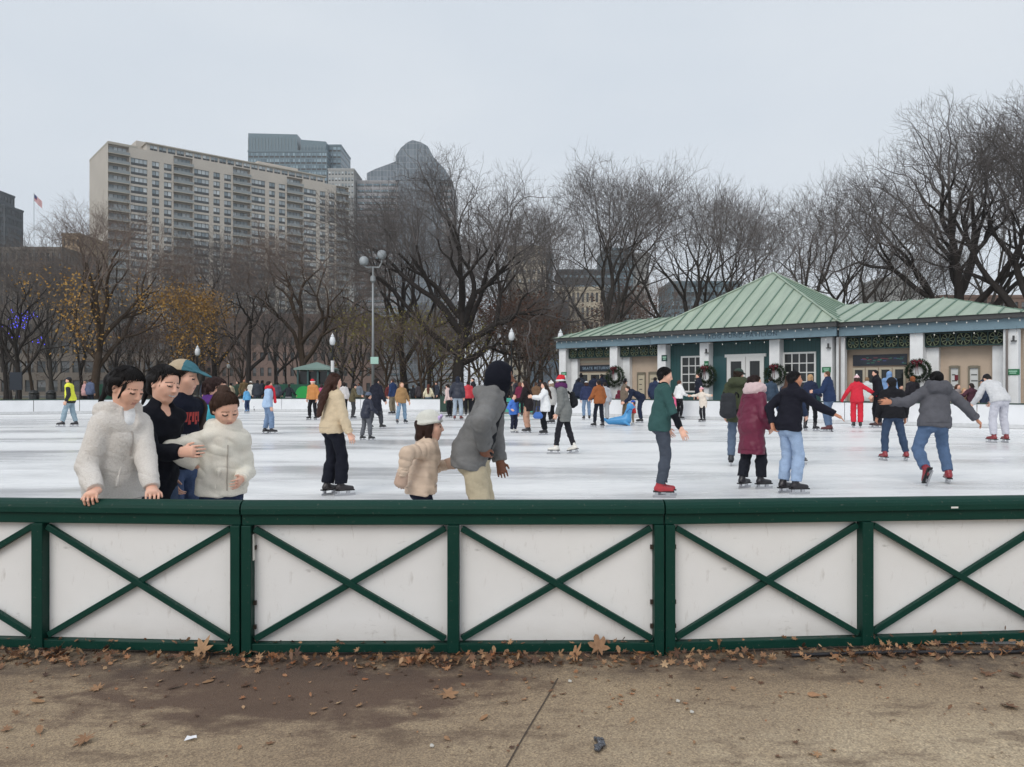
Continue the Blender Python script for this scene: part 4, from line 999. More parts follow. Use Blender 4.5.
def wing(a0, a1, hip):
    # eave from a0 to a1 at y=-.7; the hip end is the outer end
    e0, e1 = (a0, -.7, EZ), (a1, -.7, EZ); b0, b1 = (a0, 2 * RY + .7, EZ), (a1, 2 * RY + .7, EZ)
    if hip < 0: r0, r1 = (a0 + 2.9, RY, RZ), (a1, RY, RZ)
    else: r0, r1 = (a0, RY, RZ), (a1 - 4.2, RY, RZ)
    fs = [((e0, e1, r1, r0), (0, 1, .3)), ((b1, b0, r0, r1), (0, -1, .3))]
    fs.append(((b0, e0, r0), (1, 0, .3)) if hip < 0 else ((e1, b1, r1), (-1, 0, .3)))
    roof(fs, 'wing_roof')
wing(LA - .45, CA + 1.2, -1); wing(CB - 1.2, LB + .45, 1)
c0, c1, y0, y1 = CA - .32, CB + .32, -1.02, (CB - CA) * .98 - .4
ap = ((c0 + c1) / 2 - .15, (y0 + y1) / 2, 8.0); ez = EZ + .035
roof([(((c0, y0, ez), (c1, y0, ez), ap), (0, 1, .7)), (((c1, y0, ez), (c1, y1, ez), ap), (-1, 0, .7)), (((c1, y1, ez), (c0, y1, ez), ap), (0, -1, .7)), (((c0, y1, ez), (c0, y0, ez), ap), (1, 0, .7))], 'pyramid_roof')
mb = MB()
for cx_, cy in ((c0, y0), (c1, y0), (c1, y1)): mb.tube([(cx_, cy, ez + .05), (ap[0], ap[1], ap[2] + .06)], .05, 6)
pv(mb, 'ridge_cap', M_ROOF)
# small signs on columns
M_SIGNG = mat('sign_green', lin((32, 112, 70)), .5); M_SIGNM = mat('sign_mark', lin((170, 215, 190)), .6)
def csign(px, py0, py1, w, yy=-.28, m=M_SIGNG, label=None):
    a = pa(px, yy); z0, z1 = pz(px, py1, yy), pz(px, py0, yy); o = pv(MB().box(a - w / 2, a + w / 2, yy - .02, yy - .003, z0, z1), 'sign', m)
    MB().box(a - w * .32, a + w * .32, yy - .024, yy - .0205, z0 + (z1 - z0) * .55, z0 + (z1 - z0) * .72).build('sign_mark', M_SIGNM, o)
    MB().box(a - w * .25, a + w * .25, yy - .024, yy - .0205, z0 + (z1 - z0) * .25, z0 + (z1 - z0) * .4).build('sign_mark', M_SIGNM, o)
csign(1013, 369, 375, .48); csign(826.5, 367, 372.5, .42); csign(706.5, 361, 370, .26); csign(664.5, 355, 361, .36, m=M_LATT); csign(564, 372, 375.5, .42)
for px, py in ((707, 353), (829, 348), (1014, 341)):
    a = pa(px, -.3); z = pz(px, py, -.3); pv(MB().box(a - .1, a + .1, -.42, -.275, z - .02, z + .02).box(a - .035, a + .035, -.44, -.36, z + .021, z + .22), 'lantern', M_GUT)
for px in (840, 1007):
    a = pa(px, -.33); pv(MB().tube([(a, -.36, .13), (a, -.36, ZF)], .045, 8), 'downpipe', mat('downpipe', lin((120, 112, 108)), .5))
# string of tiny bulbs along the gutter
mb = MB(); r_ = random.Random(4); bme = MB().lathe([(.012, -.07), (.024, -.04), (.015, 0)], 6).mesh('bulb'); bme.materials.append(mat('bulb_glass', (.75, .72, .66), .2))
rt = thing('string_lights', 'string of tiny unlit bulbs draped along the pavilion fascia', 'string lights', (*PV0, 0), math.atan2(PU[1], PU[0]))
n = 130; pts = []
for i in range(n + 1):
    a = LA - .3 + (LB - LA + .6) * i / n; y = -1.0 if CA - .2 < a < CB + .2 else -.66; z = ZF + FHT - .02 + .05 * math.sin(i * 1.3)
    pts.append((a, y, z))
    if i % 2: link('bulb', bme, None, rt).location = (a, y - .01, z - .02)
for i in range(n + 1):
    if i % 4 == 0:
        a, y, z = pts[i]; yb = -.80 if CA - .2 < a < CB + .2 else -.5; dz = .03 + .12 * r_.random(); link('bulb', bme, None, rt).location = (a + .05, yb, ZF - dz); mb.tube([(a + .05, yb, ZF - dz), (a + .05, yb, ZF + .1)], .004, 3)
mb.tube(pts, .006, 4).build('wire', M_GUT, rt)
# wreaths
M_FIR = mat('fir_green', (.022, .045, .016), .8, noise=.4, nscale=30); M_BOW = mat('bow_red', lin((112, 28, 44)), .6)
def wreath(px, py, r, label, yy=-.34):
    a = pa(px, yy); z = pz(px, py, yy); p = PV0 + PU * a + PVV * yy
    rt = thing('wreath', label, 'wreath', (p[0], p[1], z), math.atan2(PU[1], PU[0]), 'wreaths on the pavilion columns'); rr = random.Random(px); mb = MB()
    for i in range(1500):
        t = rr.random() * 2 * PI; q_ = rr.random() * 2 * PI; rad = r * .34
        c = np.array([math.cos(t) * r * .74, 0, math.sin(t) * r * .74]); d = np.array([math.cos(t) * math.cos(q_), -math.sin(q_), math.sin(t) * math.cos(q_)])
        tg = np.array([-math.sin(t), 0, math.cos(t)]); a0 = c + d * rad * .35; b0 = c + d * rad * (.85 + .35 * rr.random()) + tg * (rr.random() - .3) * .1; sd = unit(np.cross(b0 - a0, [rr.random(), rr.random(), .3])) * .02
        mb.face([a0 - sd, a0 + sd, b0 + sd * .4, b0 - sd * .4])
    mb.build('fir_ring', M_FIR, rt)
    bow = MB(); z0 = r * .72
    for sg in (-1, 1):
        bow.tube([(0, -.17, z0), (sg * .1, -.2, z0 + .09), (sg * .2, -.17, z0 + .06), (sg * .17, -.15, z0 - .05), (0, -.16, z0 - .01)], [.03, .05, .05, .045, .03], 6)
        bow.bar((sg * .02, -.17, z0), (sg * .05, -.16, z0 - r * 1.0), .05, .012, up=(0, 1, 0) if False else (1, 0, .1))
    bow.build('bow', M_BOW, rt, True)
wreath(615, 376.5, .62, 'green wreath with dark bow on the column beside the skate return window')
wreath(706, 376, .60, 'green wreath with red bow beside the tall left window of the middle block')
wreath(775, 375, .56, 'green wreath with red bow just right of the white double doors')
wreath(918, 371, .53, 'green wreath with red bow beside the serving windows of the right wing')
# notice boards on the tan walls: each a thing hung on the wall
M_BOARDF = mat('board_frame', lin((128, 120, 104)), .6); M_PAPER = mat('paper_white', (.66, .67, .66), .7)
def notice(px0, px1, py0, py1, label, yy=.55, red=False):
    a0, a1 = pa(px0, yy), pa(px1, yy); z0, z1 = pz(px0, py1, yy), pz(px0, py0, yy); p = PV0 + PU * a0 + PVV * (yy + .045)
    rt = thing('notice_board', label, 'notice board', (p[0], p[1], z0), math.atan2(PU[1], PU[0]), 'framed notice boards on the pavilion walls'); w_, h_ = a1 - a0, z1 - z0
    mb = MB(); mb.box(0, .07, -.06, 0, 0, h_); mb.box(w_ - .07, w_, -.06, 0, 0, h_); mb.box(.071, w_ - .071, -.059, 0, 0, .07); mb.box(.071, w_ - .071, -.1, 0, h_ - .09, h_ + .02); mb.build('frame', M_BOARDF, rt)
    MB().box(.06, w_ - .06, -.02, -.004, .06, h_ - .06).build('paper', M_PAPER if red or px0 > 800 else mat('paper_beige', lin((196, 184, 160)), .7), rt)
    rr = random.Random(px0)
    for k in range(4): zz = .2 + (h_ - .35) * k / 4; MB().box(w_ * .25, w_ * (.5 + .3 * rr.random()), -.0235, -.0205, zz, zz + .05).build('print_line', M_GUT, rt)
    if red: MB().box(w_ * .5, w_ * .9, -.027, -.0245, h_ * .55, h_ * .72).build('red_print', M_BOW, rt)
notice(637, 645.5, 372.5, 398, 'beige framed notice board nearest the skate return wreath')
notice(648.5, 659, 372, 398, 'beige framed notice board beside the column of the middle block')
notice(949, 960, 366, 398, 'white notice with a red patch on the right tan wall', red=True)
notice(968, 980, 366, 398, 'white notice without red nearest the right end column')
# ------------------------------------------------------------------ bare winter trees
def bark(name, c, c2):
    nb = NB(name); v = nb.coord('Object', (1, 1, .25)); f = nb.noise(v, 9, 6, .7); nb.l(nb.mix(f, c, c2), nb.b.inputs['Base Color']); nb.b.inputs['Roughness'].default_value = .9; nb.b.inputs['Specular IOR Level'].default_value = .15
    nb.bump(f, .8, .05); return nb.m
BARKS = {'grey': bark('bark_grey', (.035, .03, .027), (.10, .088, .078)), 'dark': bark('bark_dark', (.018, .015, .014), (.06, .05, .045)), 'brown': bark('bark_brown', (.04, .028, .02), (.11, .078, .056))}
TWIGS = {'grey': mat('twig_grey', (.155, .136, .128), .9, noise=.25, nscale=.6), 'dark': mat('twig_dark', (.13, .114, .108), .9, noise=.25, nscale=.6), 'brown': mat('twig_brown', (.19, .142, .118), .9, noise=.3, nscale=.5)}
def leafmat(name, c1, c2):
    nb = NB(name); g = nb.n('ShaderNodeNewGeometry'); nb.l(nb.mix(g.outputs['Random Per Island'], c1, c2), nb.b.inputs['Base Color']); nb.b.inputs['Roughness'].default_value = .7; return nb.m
def grow(seed, H=20., spread=.5, fork=.2, r0=.42, limbs=6, dens=1., wander=.10, minr=.010, up=.05, depth=6, ratio=.82, dx=1.):
    """a forking winter tree: limbs leave the trunk, every limb forks again and again; returns trunk tubes, twig tubes and tips"""
    rng = np.random.RandomState(seed); tr, tw, tips = Tubes(), Tubes(), []
    def seg(p, d, L, r, r1, n, wd, trop, big, sides):
        P = [p]; D = d
        for i in range(n):
            out = np.array([p[0], p[1], 0]); out = out / (np.linalg.norm(out) + 1.)
            D = unit(D + rng.normal(size=3) * wd + np.array([0, 0, trop]) + out * .02); p = p + D * L / n; P.append(p)
        (tr if big else tw).add(P, np.linspace(r, r1, n + 1), sides); return np.array(P), D
    def twig(p, d, L, r, lev):
        P, D = seg(p, d, L, r, r * .6, 3 if lev == 0 else 2, wander * 1.6, .05, False, 3)
        if lev >= 1: tips.append(P[-1]); return
        for j in range(int(2.2 * dens + rng.rand())):
            f = .25 + .75 * rng.rand(); q_ = P[0] + (P[-1] - P[0]) * f; a = rng.rand() * 2 * PI; pr = unit(np.cross(D, [math.cos(a), math.sin(a), .3])); t = .45 + .35 * rng.rand()
            twig(q_, unit(D * math.cos(t) + pr * math.sin(t)), L * (.5 + .3 * rng.rand()), max(r * .7, minr * .8), lev + 1)
    def limb(p, d, L, r, k):
        r1 = max(r * .80, minr); P, D = seg(p, d, L * (.8 + .4 * rng.rand()), max(r, minr), r1, 5 if k < 3 else 4, wander * (.8 + .12 * k), up * (1 if k < 4 else .5), k < 3, (7, 7, 6, 5, 4, 4, 3, 3, 3)[min(k, 8)])
        if k >= 2:
            for j in range(int((.8, .8, 1, 1, .9, .6, .6)[min(k - 2, 6)] * dens + rng.rand())):
                i = rng.randint(1, len(P)); a = rng.rand() * 2 * PI; pr = unit(np.cross(D, [math.cos(a), math.sin(a), .3])); t = .6 + .5 * rng.rand()
                twig(P[i], unit(D * math.cos(t) + pr * math.sin(t)), H * (.035 + .05 * rng.rand()), max(minr, r1 * .25), 0)
        if k >= depth: twig(P[-1], D, H * .045, max(minr, r1 * .8), 0); return
        m = 3 if rng.rand() < (.45 if k < 2 else .22) else 2; a0 = rng.rand() * 2 * PI
        for j in range(m):
            a = a0 + j * 2 * PI / m + rng.randn() * .3; pr = unit(np.cross(D, [math.cos(a), math.sin(a), .25])); t = (.20 if j == 0 else .42) + .16 * abs(rng.randn())
            limb(P[-1], unit(D * math.cos(t) + pr * math.sin(t)), L * ratio * (1.05 if j == 0 else .92), r1 * (.80 if j == 0 else .62), k + 1)
    TH = H * (fork + .22); P = [np.array([0, 0, -.15])]; D = np.array([rng.randn() * .04, rng.randn() * .04, 1])
    for i in range(8): D = unit(D + rng.normal(size=3) * .05 + [0, 0, .1]); P.append(P[-1] + D * TH / 8)
    R = np.linspace(r0, r0 * .45, 9); R[0] *= 1.5; R[1] *= 1.15; tr.add(P, R, 10); P = np.array(P)
    for j in range(limbs):
        f = (fork + .22 * j / max(limbs - 1, 1)) / (fork + .22); q_ = P[min(int(f * 8), 7)] + (P[min(int(f * 8) + 1, 8)] - P[min(int(f * 8), 7)]) * (f * 8 - int(f * 8)) if f < 1 else P[-1]
        a = j * 2.4 + rng.rand() * .9; t = spread * (1.25 - .75 * j / max(limbs - 1, 1)) * (.85 + .3 * rng.rand())
        limb(q_, np.array([math.cos(a) * math.sin(t), math.sin(a) * math.sin(t), math.cos(t)]), H * .175 * (1.1 - .25 * j / max(limbs - 1, 1)), r0 * (.46 + .12 * rng.rand()), 0)
    return tr, tw, np.array(tips)
def make_tree(name, seed, kind='grey', **kw):
    tr, tw, tips = grow(seed, **kw); z = max(np.percentile(np.concatenate(tw.V)[:, 2], 99.6), 1); rad = np.percentile(np.abs(tips[:, :2]), 96)
    root = thing(name, None, 'tree'); link('trunk', tr.mesh('trunk'), BARKS[kind], root, True); link('crown', tw.mesh('crown'), TWIGS[kind], root, True)
    return root, z, rad, tips
def add_leaves(root, tips, m, cond, n, size, seed=1, jit=.5):
    rng = np.random.RandomState(seed); T = tips[cond(tips)]
    if not len(T): return
    c = T[rng.randint(len(T), size=n)] + rng.normal(size=(n, 3)) * jit; a = rng.normal(size=(n, 3)); a /= np.linalg.norm(a, axis=1)[:, None]; b_ = np.cross(a, rng.normal(size=(n, 3))); b_ /= np.linalg.norm(b_, axis=1)[:, None]
    s_ = size * (.6 + .8 * rng.rand(n))[:, None]; V = np.stack([c - a * s_, c + b_ * s_ * .55, c + a * s_, c - b_ * s_ * .55], 1).reshape(-1, 3)
    link('leaves', np_mesh('leaves', V, np.arange(4 * n).reshape(-1, 4)), m, root)
def place(root, px, Z, zt, top, label, rz=0., width=None, group=None, dx=1.):
    """first placement of a modelled tree: scaled so that its top reaches row `top`"""
    hgt = EYE + (HY - top) / F * Z; s_ = hgt / zt; root.location = ((px - CX) / F * Z, Z, 0); root.rotation_euler = (0, 0, rz); root.scale = (s_ * dx, s_ * dx, s_); root['label'] = label
    if group: root['group'] = group
# hero trees, one model each
def hero(px, Z, top, label, seed, kind='grey', rz=0., dx=1., **kw):
    r, z, rad, tips = make_tree('bare_tree', seed, kind, **kw); place(r, px, Z, z, top, label, rz, dx=dx); return r, tips, z
hero(603, 66, 166, 'tall vase-shaped bare tree rising behind the left wing of the pavilion roof', 11, 'grey', spread=.55, fork=.20, limbs=6, r0=.38)
hero(692, 70, 182, 'bare tree with many upright stems left of the pyramid roof tip', 12, 'grey', spread=.60, fork=.16, limbs=6, r0=.38)
hero(732, 76, 188, 'slimmer bare tree directly behind the left slope of the pyramid roof', 13, 'grey', spread=.5, fork=.2, limbs=5, r0=.36, dens=.75)
hero(806, 72, 182, 'round-headed bare tree just right of the pyramid roof tip', 14, 'grey', spread=.72, fork=.18, limbs=6, r0=.40, dens=.85)
hero(853, 64, 204, 'low wide bare tree leaning over the right wing of the pavilion', 15, 'grey', spread=.9, fork=.10, limbs=6, r0=.36, dx=1.15)
hero(962, 62, 112, 'huge dark bare tree with a thick trunk behind the right wing', 16, 'dark', spread=.62, fork=.24, limbs=7, r0=.6, wander=.12, dens=.85)
hero(1012, 58, 96, 'darkest bare tree at the right edge of the photo', 17, 'dark', spread=.5, fork=.24, limbs=6, r0=.56, dens=.9)
hero(1075, 66, 100, 'bare tree past the right edge whose twigs reach into the photo', 18, 'dark', spread=.55, fork=.2, limbs=6, r0=.5)
hero(458, 58, 174, 'broad dark bare tree with low spreading limbs in front of the domed tower', 21, 'dark', spread=.95, fork=.2, limbs=8, r0=.58, dx=1.05, dens=1.0, wander=.13)
hero(540, 82, 200, 'bare tree with fine twigs between the broad dark tree and the vase-shaped tree', 22, 'grey', spread=.6, fork=.2, limbs=6, r0=.36)
hero(405, 66, 186, 'bare tree behind the twin floodlight pole', 23, 'dark', spread=.62, fork=.2, limbs=6, r0=.42)
hero(250, 60, 250, 'bare tree with two crooked dark limbs in front of the apartment slab', 24, 'dark', spread=.75, fork=.22, limbs=4, r0=.4, wander=.2, dens=.9)
hero(306, 64, 222, 'bare tree with a thick twisting trunk left of the small kiosk', 25, 'brown', spread=.62, fork=.24, limbs=5, r0=.5, wander=.19)
hero(214, 74, 230, 'bare tree rising before the middle of the apartment slab', 26, 'dark', spread=.55, fork=.24, limbs=5, r0=.42)
r, tips, z = hero(93, 60, 205, 'bare tree with orange-brown leaves still clinging to its lower limbs', 27, 'brown', spread=.62, fork=.2, limbs=6, r0=.5, wander=.13, dens=.8)
add_leaves(r, tips, leafmat('leaves_orange', (.34, .17, .03), (.46, .27, .06)), lambda t: (t[:, 2] < z * .58) & (t[:, 2] > z * .2), 6500, .12, 3, .7)
r, tips, z = hero(18, 58, 246, 'bare tree wound with blue lights at the left edge of the photo', 28, 'dark', spread=.75, fork=.2, limbs=6, r0=.4, wander=.16)
BLUE_TIPS = (r, tips, z)
# the park wood behind: a few models, many copies
PROTO = []
for i, (kd, sp, fk, dn) in enumerate((('brown', .5, .2, 1.), ('dark', .42, .25, 1.), ('brown', .6, .16, .95), ('dark', .55, .18, 1.), ('grey', .45, .2, .9))):
    PROTO.append(make_tree('bare_tree', 40 + i, kd, spread=sp * 1.2, fork=fk, limbs=5, r0=.30, dens=dn * .8, minr=.016, depth=5, ratio=.85))
rr = random.Random(5)
spots = []
for px in range(-40, 575, 24):
    for row, (Z0, t0) in enumerate(((72, 306), (94, 282), (108, 322))):
        if (px // 24 + row) % 2: continue
        spots.append((px + rr.uniform(-9, 9), Z0 + rr.uniform(-9, 12), t0 + rr.uniform(-26, 26)))
for px, Z, top in ((52, 76, 222), (132, 82, 250), (182, 80, 244), (340, 76, 246), (6, 72, 236), (430, 84, 224), (508, 80, 206), (652, 110, 262), (905, 96, 226), (985, 92, 170)): spots.append((px, Z, top))
ROWS = ['thin bare tree in the brown park wood beyond the far left wall', 'distant bare tree behind the pavilion roof']
used = set()
for k, (px, Z, top) in enumerate(spots):
    i = rr.randrange(5); r, z, rad, tips = PROTO[i]
    lab = ROWS[0] if px < 600 else ROWS[1]; grp = 'thin trees of the park wood' if px < 600 else 'distant trees behind the pavilion'
    s_ = (EYE + (HY - top) / F * Z) / z; loc = ((px - CX) / F * Z, Z, 0)
    if i not in used: used.add(i); o = r; o.location = loc; o.rotation_euler = (0, 0, rr.random() * 6)
    else: o = copy_tree(r, loc, rr.random() * 6)
    o['label'] = lab; o['group'] = grp; o.scale = (s_ * rr.uniform(.85, 1.1),) * 2 + (s_,)
# small trees that keep dull leaves
M_RUST = leafmat('leaves_rust', (.085, .038, .024), (.14, .065, .04)); M_OLIVE = leafmat('leaves_olive', (.13, .12, .028), (.2, .165, .04)); M_DKG = leafmat('leaves_evergreen', (.02, .035, .015), (.05, .06, .025))
for (px, Z, top, m, lab, sd, n) in ((528, 61, 292, M_RUST, 'small tree with dull rust-red leaves left of the pavilion', 61, 1700), (488, 62, 300, M_RUST, 'small rust-leaved tree behind the black lamp post', 62, 1500),
        (425, 57, 306, M_OLIVE, 'small tree with yellow-green leaves right of the floodlight pole', 63, 1100), (388, 60, 312, M_OLIVE, 'thin tree with sparse olive leaves at the floodlight pole', 64, 1300),
        (560, 84, 322, M_OLIVE, 'low olive-leaved tree at the left end of the pavilion', 65, 2000), (150, 84, 316, M_RUST, 'low rust-leaved tree beneath the apartment slab', 66, 2200), (640, 92, 290, M_RUST, 'reddish twiggy tree above the left wing of the roof', 67, 2200)):
    r, z, rad, tips = make_tree('small_tree', sd, 'brown', spread=.8, fork=.12, limbs=5, r0=.25, dens=.9, H=12., depth=5, minr=.009); place(r, px, Z, z, top, lab)
    add_leaves(r, tips, m, lambda t: t[:, 2] > 1.5, n, .13, sd, .4)
# blue lights strung in the left tree
r, tips, z = BLUE_TIPS; mw = Matrix.LocRotScale(r.location, r.rotation_euler, r.scale)
mb = MB(); cand = [mw @ Vector(t) for t in tips]
cand = [c for c in cand if 0 < (c.x / c.y * F + CX) < 44 and 312 < HY - (c.z - EYE) / c.y * F < 352]; rr.shuffle(cand)
blue = MB().lathe([(.01, -.045), (.038, 0), (.01, .045)], 6).mesh('bulb'); blue.materials.append(mat('blue_bulb', (.05, .05, .6), .3, emit=((.10, .10, 1.), 1.3)))
rt = thing('string_lights', 'blue string lights glowing in the tree at the left edge', 'string lights', (r.location.x, r.location.y, 0))
cand = cand[:22]; cand.sort(key=lambda c: c.x)
for c in cand:
    p = np.array(c) - np.array(r.location)
    for k in range(4):
        q_ = p + np.array([rr.uniform(-.5, .5), rr.uniform(-.4, .4), rr.uniform(-.25, .25)]); mb.tube([q_ - np.array([0, 0, .03]), q_ + np.array([0, 0, .5])], .004, 3); link('bulb', blue, None, rt).location = q_
if mb.v: mb.build('wire', M_GUT, rt)
# ------------------------------------------------------------------ buildings beyond the park
def glass(name, dark, light, p=.5, rough=.12):
    nb = NB(name); g = nb.n('ShaderNodeNewGeometry'); oi = nb.n('ShaderNodeObjectInfo'); ad = nb.n('ShaderNodeMath', _operation='ADD'); nb.l(g.outputs['Random Per Island'], ad.inputs[0]); nb.l(oi.outputs['Random'], ad.inputs[1])
    fr = nb.n('ShaderNodeMath', _operation='FRACT'); nb.l(ad.outputs[0], fr.inputs[0]); mid = tuple((a + b_) / 2 for a, b_ in zip(dark, light))
    nb.l(nb.ramp(fr.outputs[0], [(.0, dark), (p, mid), (1., light)]), nb.b.inputs['Base Color']); nb.b.inputs['Roughness'].default_value = rough; return nb.m
G_APT = glass('apartment_glass', (.17, .22, .25), (.62, .66, .68), .6, .2); G_BLUE = glass('tower_glass', (.11, .17, .21), (.30, .40, .46), .5, .15); G_DARK = glass('dark_glass', (.03, .036, .042), (.2, .21, .22), .6, .15)
def wall_holes(mb, x0, x1, z0, z1, holes, depth, y=0.):
    """a wall with rectangular openings and reveals; holes = (xs list of (a,b)), (zs list of (a,b))"""
    hx, hz = holes; xs = [x0] + [v for h in hx for v in h] + [x1]; zs = [z0] + [v for h in hz for v in h] + [z1]
    for i in range(len(xs) - 1):
        if i % 2 == 0: mb.face([(xs[i], y, z0), (xs[i + 1], y, z0), (xs[i + 1], y, z1), (xs[i], y, z1)]); continue
        for j in range(len(zs) - 1):
            a, b_, c, d = xs[i], xs[i + 1], zs[j], zs[j + 1]
            if j % 2 == 0: mb.face([(a, y, c), (b_, y, c), (b_, y, d), (a, y, d)])
            else:
                e = y + depth
                mb.face([(a, y, c), (a, e, c), (a, e, d), (a, y, d)]); mb.face([(b_, e, c), (b_, y, c), (b_, y, d), (b_, e, d)])
                mb.face([(a, y, c), (b_, y, c), (b_, e, c), (a, e, c)]); mb.face([(a, e, d), (b_, e, d), (b_, y, d), (a, y, d)])
class Windows:
    """one mesh per window size; the 100 nearest windows are parts of their own, the rest one part"""
    def __init__(s, root, gm, fm, maxn=100): s.root = root; s.gm = gm; s.fm = fm; s.L = []; s.maxn = maxn
    def add(s, x, y, z, w, h, rz=0.): s.L.append((x, y, z, w, h, rz))
    def done(s, name='window'):
        cache = {}; s.L.sort(key=lambda t: (round(t[0] / 6), -t[2])); rest = MB()
        def shape(mb, w, h, o=(0, 0, 0), rz=0.):
            c, s_ = math.cos(rz), math.sin(rz); tr = lambda x, y, z: (o[0] + c * x - s_ * y, o[1] + s_ * x + c * y, o[2] + z)
            n = max(1, round(w / 1.3)); f = .09
            for i in range(n):
                a, b_ = w * i / n + f, w * (i + 1) / n - f
                k = h * .38
                mb.face([tr(a, 0, f), tr(b_, 0, f), tr(b_, 0, k), tr(a, 0, k)], 1); mb.face([tr(a, 0, k + .02), tr(b_, 0, k + .02), tr(b_, 0, h - f), tr(a, 0, h - f)], 0)
            mb.face([tr(0, .03, 0), tr(w, .03, 0), tr(w, .03, h), tr(0, .03, h)], 1)
        for i, (x, y, z, w, h, rz) in enumerate(s.L):
            if i < s.maxn:
                k = (round(w, 2), round(h, 2))
                if k not in cache:
                    mb = MB(); shape(mb, w, h); me = mb.mesh(name); me.materials.append(s.gm); me.materials.append(s.fm); cache[k] = me
                o = bpy.data.objects.new(name, cache[k]); COL.objects.link(o); o.parent = s.root; o.location = (x, y, z); o.rotation_euler = (0, 0, rz)
            else: shape(rest, w, h, (x, y, z), rz)
        if rest.v: o = rest.build(name, [s.gm, s.fm], s.root); o['kind'] = 'stuff'
M_APT = mat('apartment_brick', lin((190, 182, 172)), .9, noise=.06, nscale=.15); M_SLAB = mat('balcony_slab', lin((176, 170, 158)), .9); M_RAIL = mat('balcony_rail', lin((140, 146, 148)), .7); M_WFR = mat('window_frame_grey', lin((60, 64, 66)), .6)
# --- long tan apartment slab with stacked balconies
A0 = at(108, 143, 250); A1xy = (-65., 306.); ang = math.atan2(A1xy[1] - A0[1], A1xy[0] - A0[0]); Lf = math.hypot(A1xy[0] - A0[0], A1xy[1] - A0[1]); HA = A0[2]
apt = thing('apartment_building', 'long tan apartment slab with stacked balconies beyond the park', 'building', (A0[0], A0[1], 0), ang)
NF = 26; FHH = HA / NF; wn = Windows(apt, G_APT, M_WFR); mb = MB(); x = 0.; DB = 27.
zs = [(FHH * j + .5, FHH * j + FHH - .25) for j in range(1, NF - 1)]; bal = []
per = [('b', 6.4), ('s', .35), ('w', 5.3), ('s', 1.3), ('w', 2.5), ('s', 1.3), ('w', 2.7), ('s', .5)]
i = 0
while x < Lf - .5:
    t, wd = per[i % 8]; i += 1; wd = min(wd, Lf - x)
    if t == 's': mb.face([(x, 0, 0), (x + wd, 0, 0), (x + wd, 0, HA), (x, 0, HA)])
    elif t == 'w':
        if wd < 1.5: mb.face([(x, 0, 0), (x + wd, 0, 0), (x + wd, 0, HA), (x, 0, HA)])
        else:
            wall_holes(mb, x, x + wd, 0, HA, ([(x + .1, x + wd - .1)], zs), .25)
            for a, b_ in zs: wn.add(x + .1, .24, a, wd - .2, b_ - a)
    else:
        zb = [(FHH * j + .12, FHH * j + FHH - .1) for j in range(1, NF)]
        wall_holes(mb, x, x + wd, 0, HA, ([(x + .05, x + wd - .05)], zb), 1.5)
        mb.face([(x, 1.5, 0), (x + wd, 1.5, 0), (x + wd, 1.5, HA), (x, 1.5, HA)])
        for j in range(1, NF): wn.add(x + .5, 1.44, FHH * j + .25, wd - 1.0, FHH - .7); bal.append((x, FHH * j, wd))
    x += wd
mb.face([(0, DB, 0), (0, 0, 0), (0, 0, HA), (0, DB, HA)]); mb.face([(Lf, 0, 0), (Lf, DB, 0), (Lf, DB, HA), (Lf, 0, HA)]); mb.face([(Lf, DB, 0), (0, DB, 0), (0, DB, HA), (Lf, DB, HA)]); mb.face([(0, 0, HA), (Lf, 0, HA), (Lf, DB, HA), (0, DB, HA)])
mb.build('wall', M_APT, apt); wn.done()
cache = {}; rest = MB()
def balc(mb, o, wd):
    x, z = o; mb.box(x - .1, x + wd + .1, -.75, 0.0, z - .12, z + .1, 0); mb.box(x - .08, x + wd + .08, -.73, -.68, z + .1, z + 1.0, 1)
bal.sort(key=lambda t: (t[0], -t[1]))
for k, (x, z, wd) in enumerate(bal):
    if k < 100:
        kk = round(wd, 2)
        if kk not in cache: m_ = MB(); balc(m_, (0, 0), wd); me = m_.mesh('balcony'); me.materials.append(M_SLAB); me.materials.append(M_RAIL); cache[kk] = me
        o = bpy.data.objects.new('balcony', cache[kk]); COL.objects.link(o); o.parent = apt; o.location = (x, 0, z)
    else: balc(rest, (x, z), wd)
if rest.v: rest.build('balcony', [M_SLAB, M_RAIL], apt)['kind'] = 'stuff'
MB().box(12, Lf - 10, 1.0, DB - 1, HA, HA + 2.5).build('penthouse', M_APT, apt); MB().box(11.5, Lf - 9.5, .4, DB - .5, HA + 2.51, HA + 2.9).build('penthouse_roof', M_SLAB, apt)
wp = Windows(apt, G_APT, M_WFR, 0)
for k in range(22): wp.add(13 + k * 2.9, .97, HA + .5, 2.4, 1.7)
wp.done('penthouse_window')
MB().box(10, 15, 6, 13, HA + .01, HA + 4.4).build('lift_house', M_APT, apt); MB().box(Lf * .60, Lf * .60 + 16, 6, 13, HA + 2.92, HA + 5.4).build('lift_house', M_APT, apt)
MB().box(-.05, 9, -.05, DB, HA + .01, HA + .7).build('parapet', M_SLAB, apt)
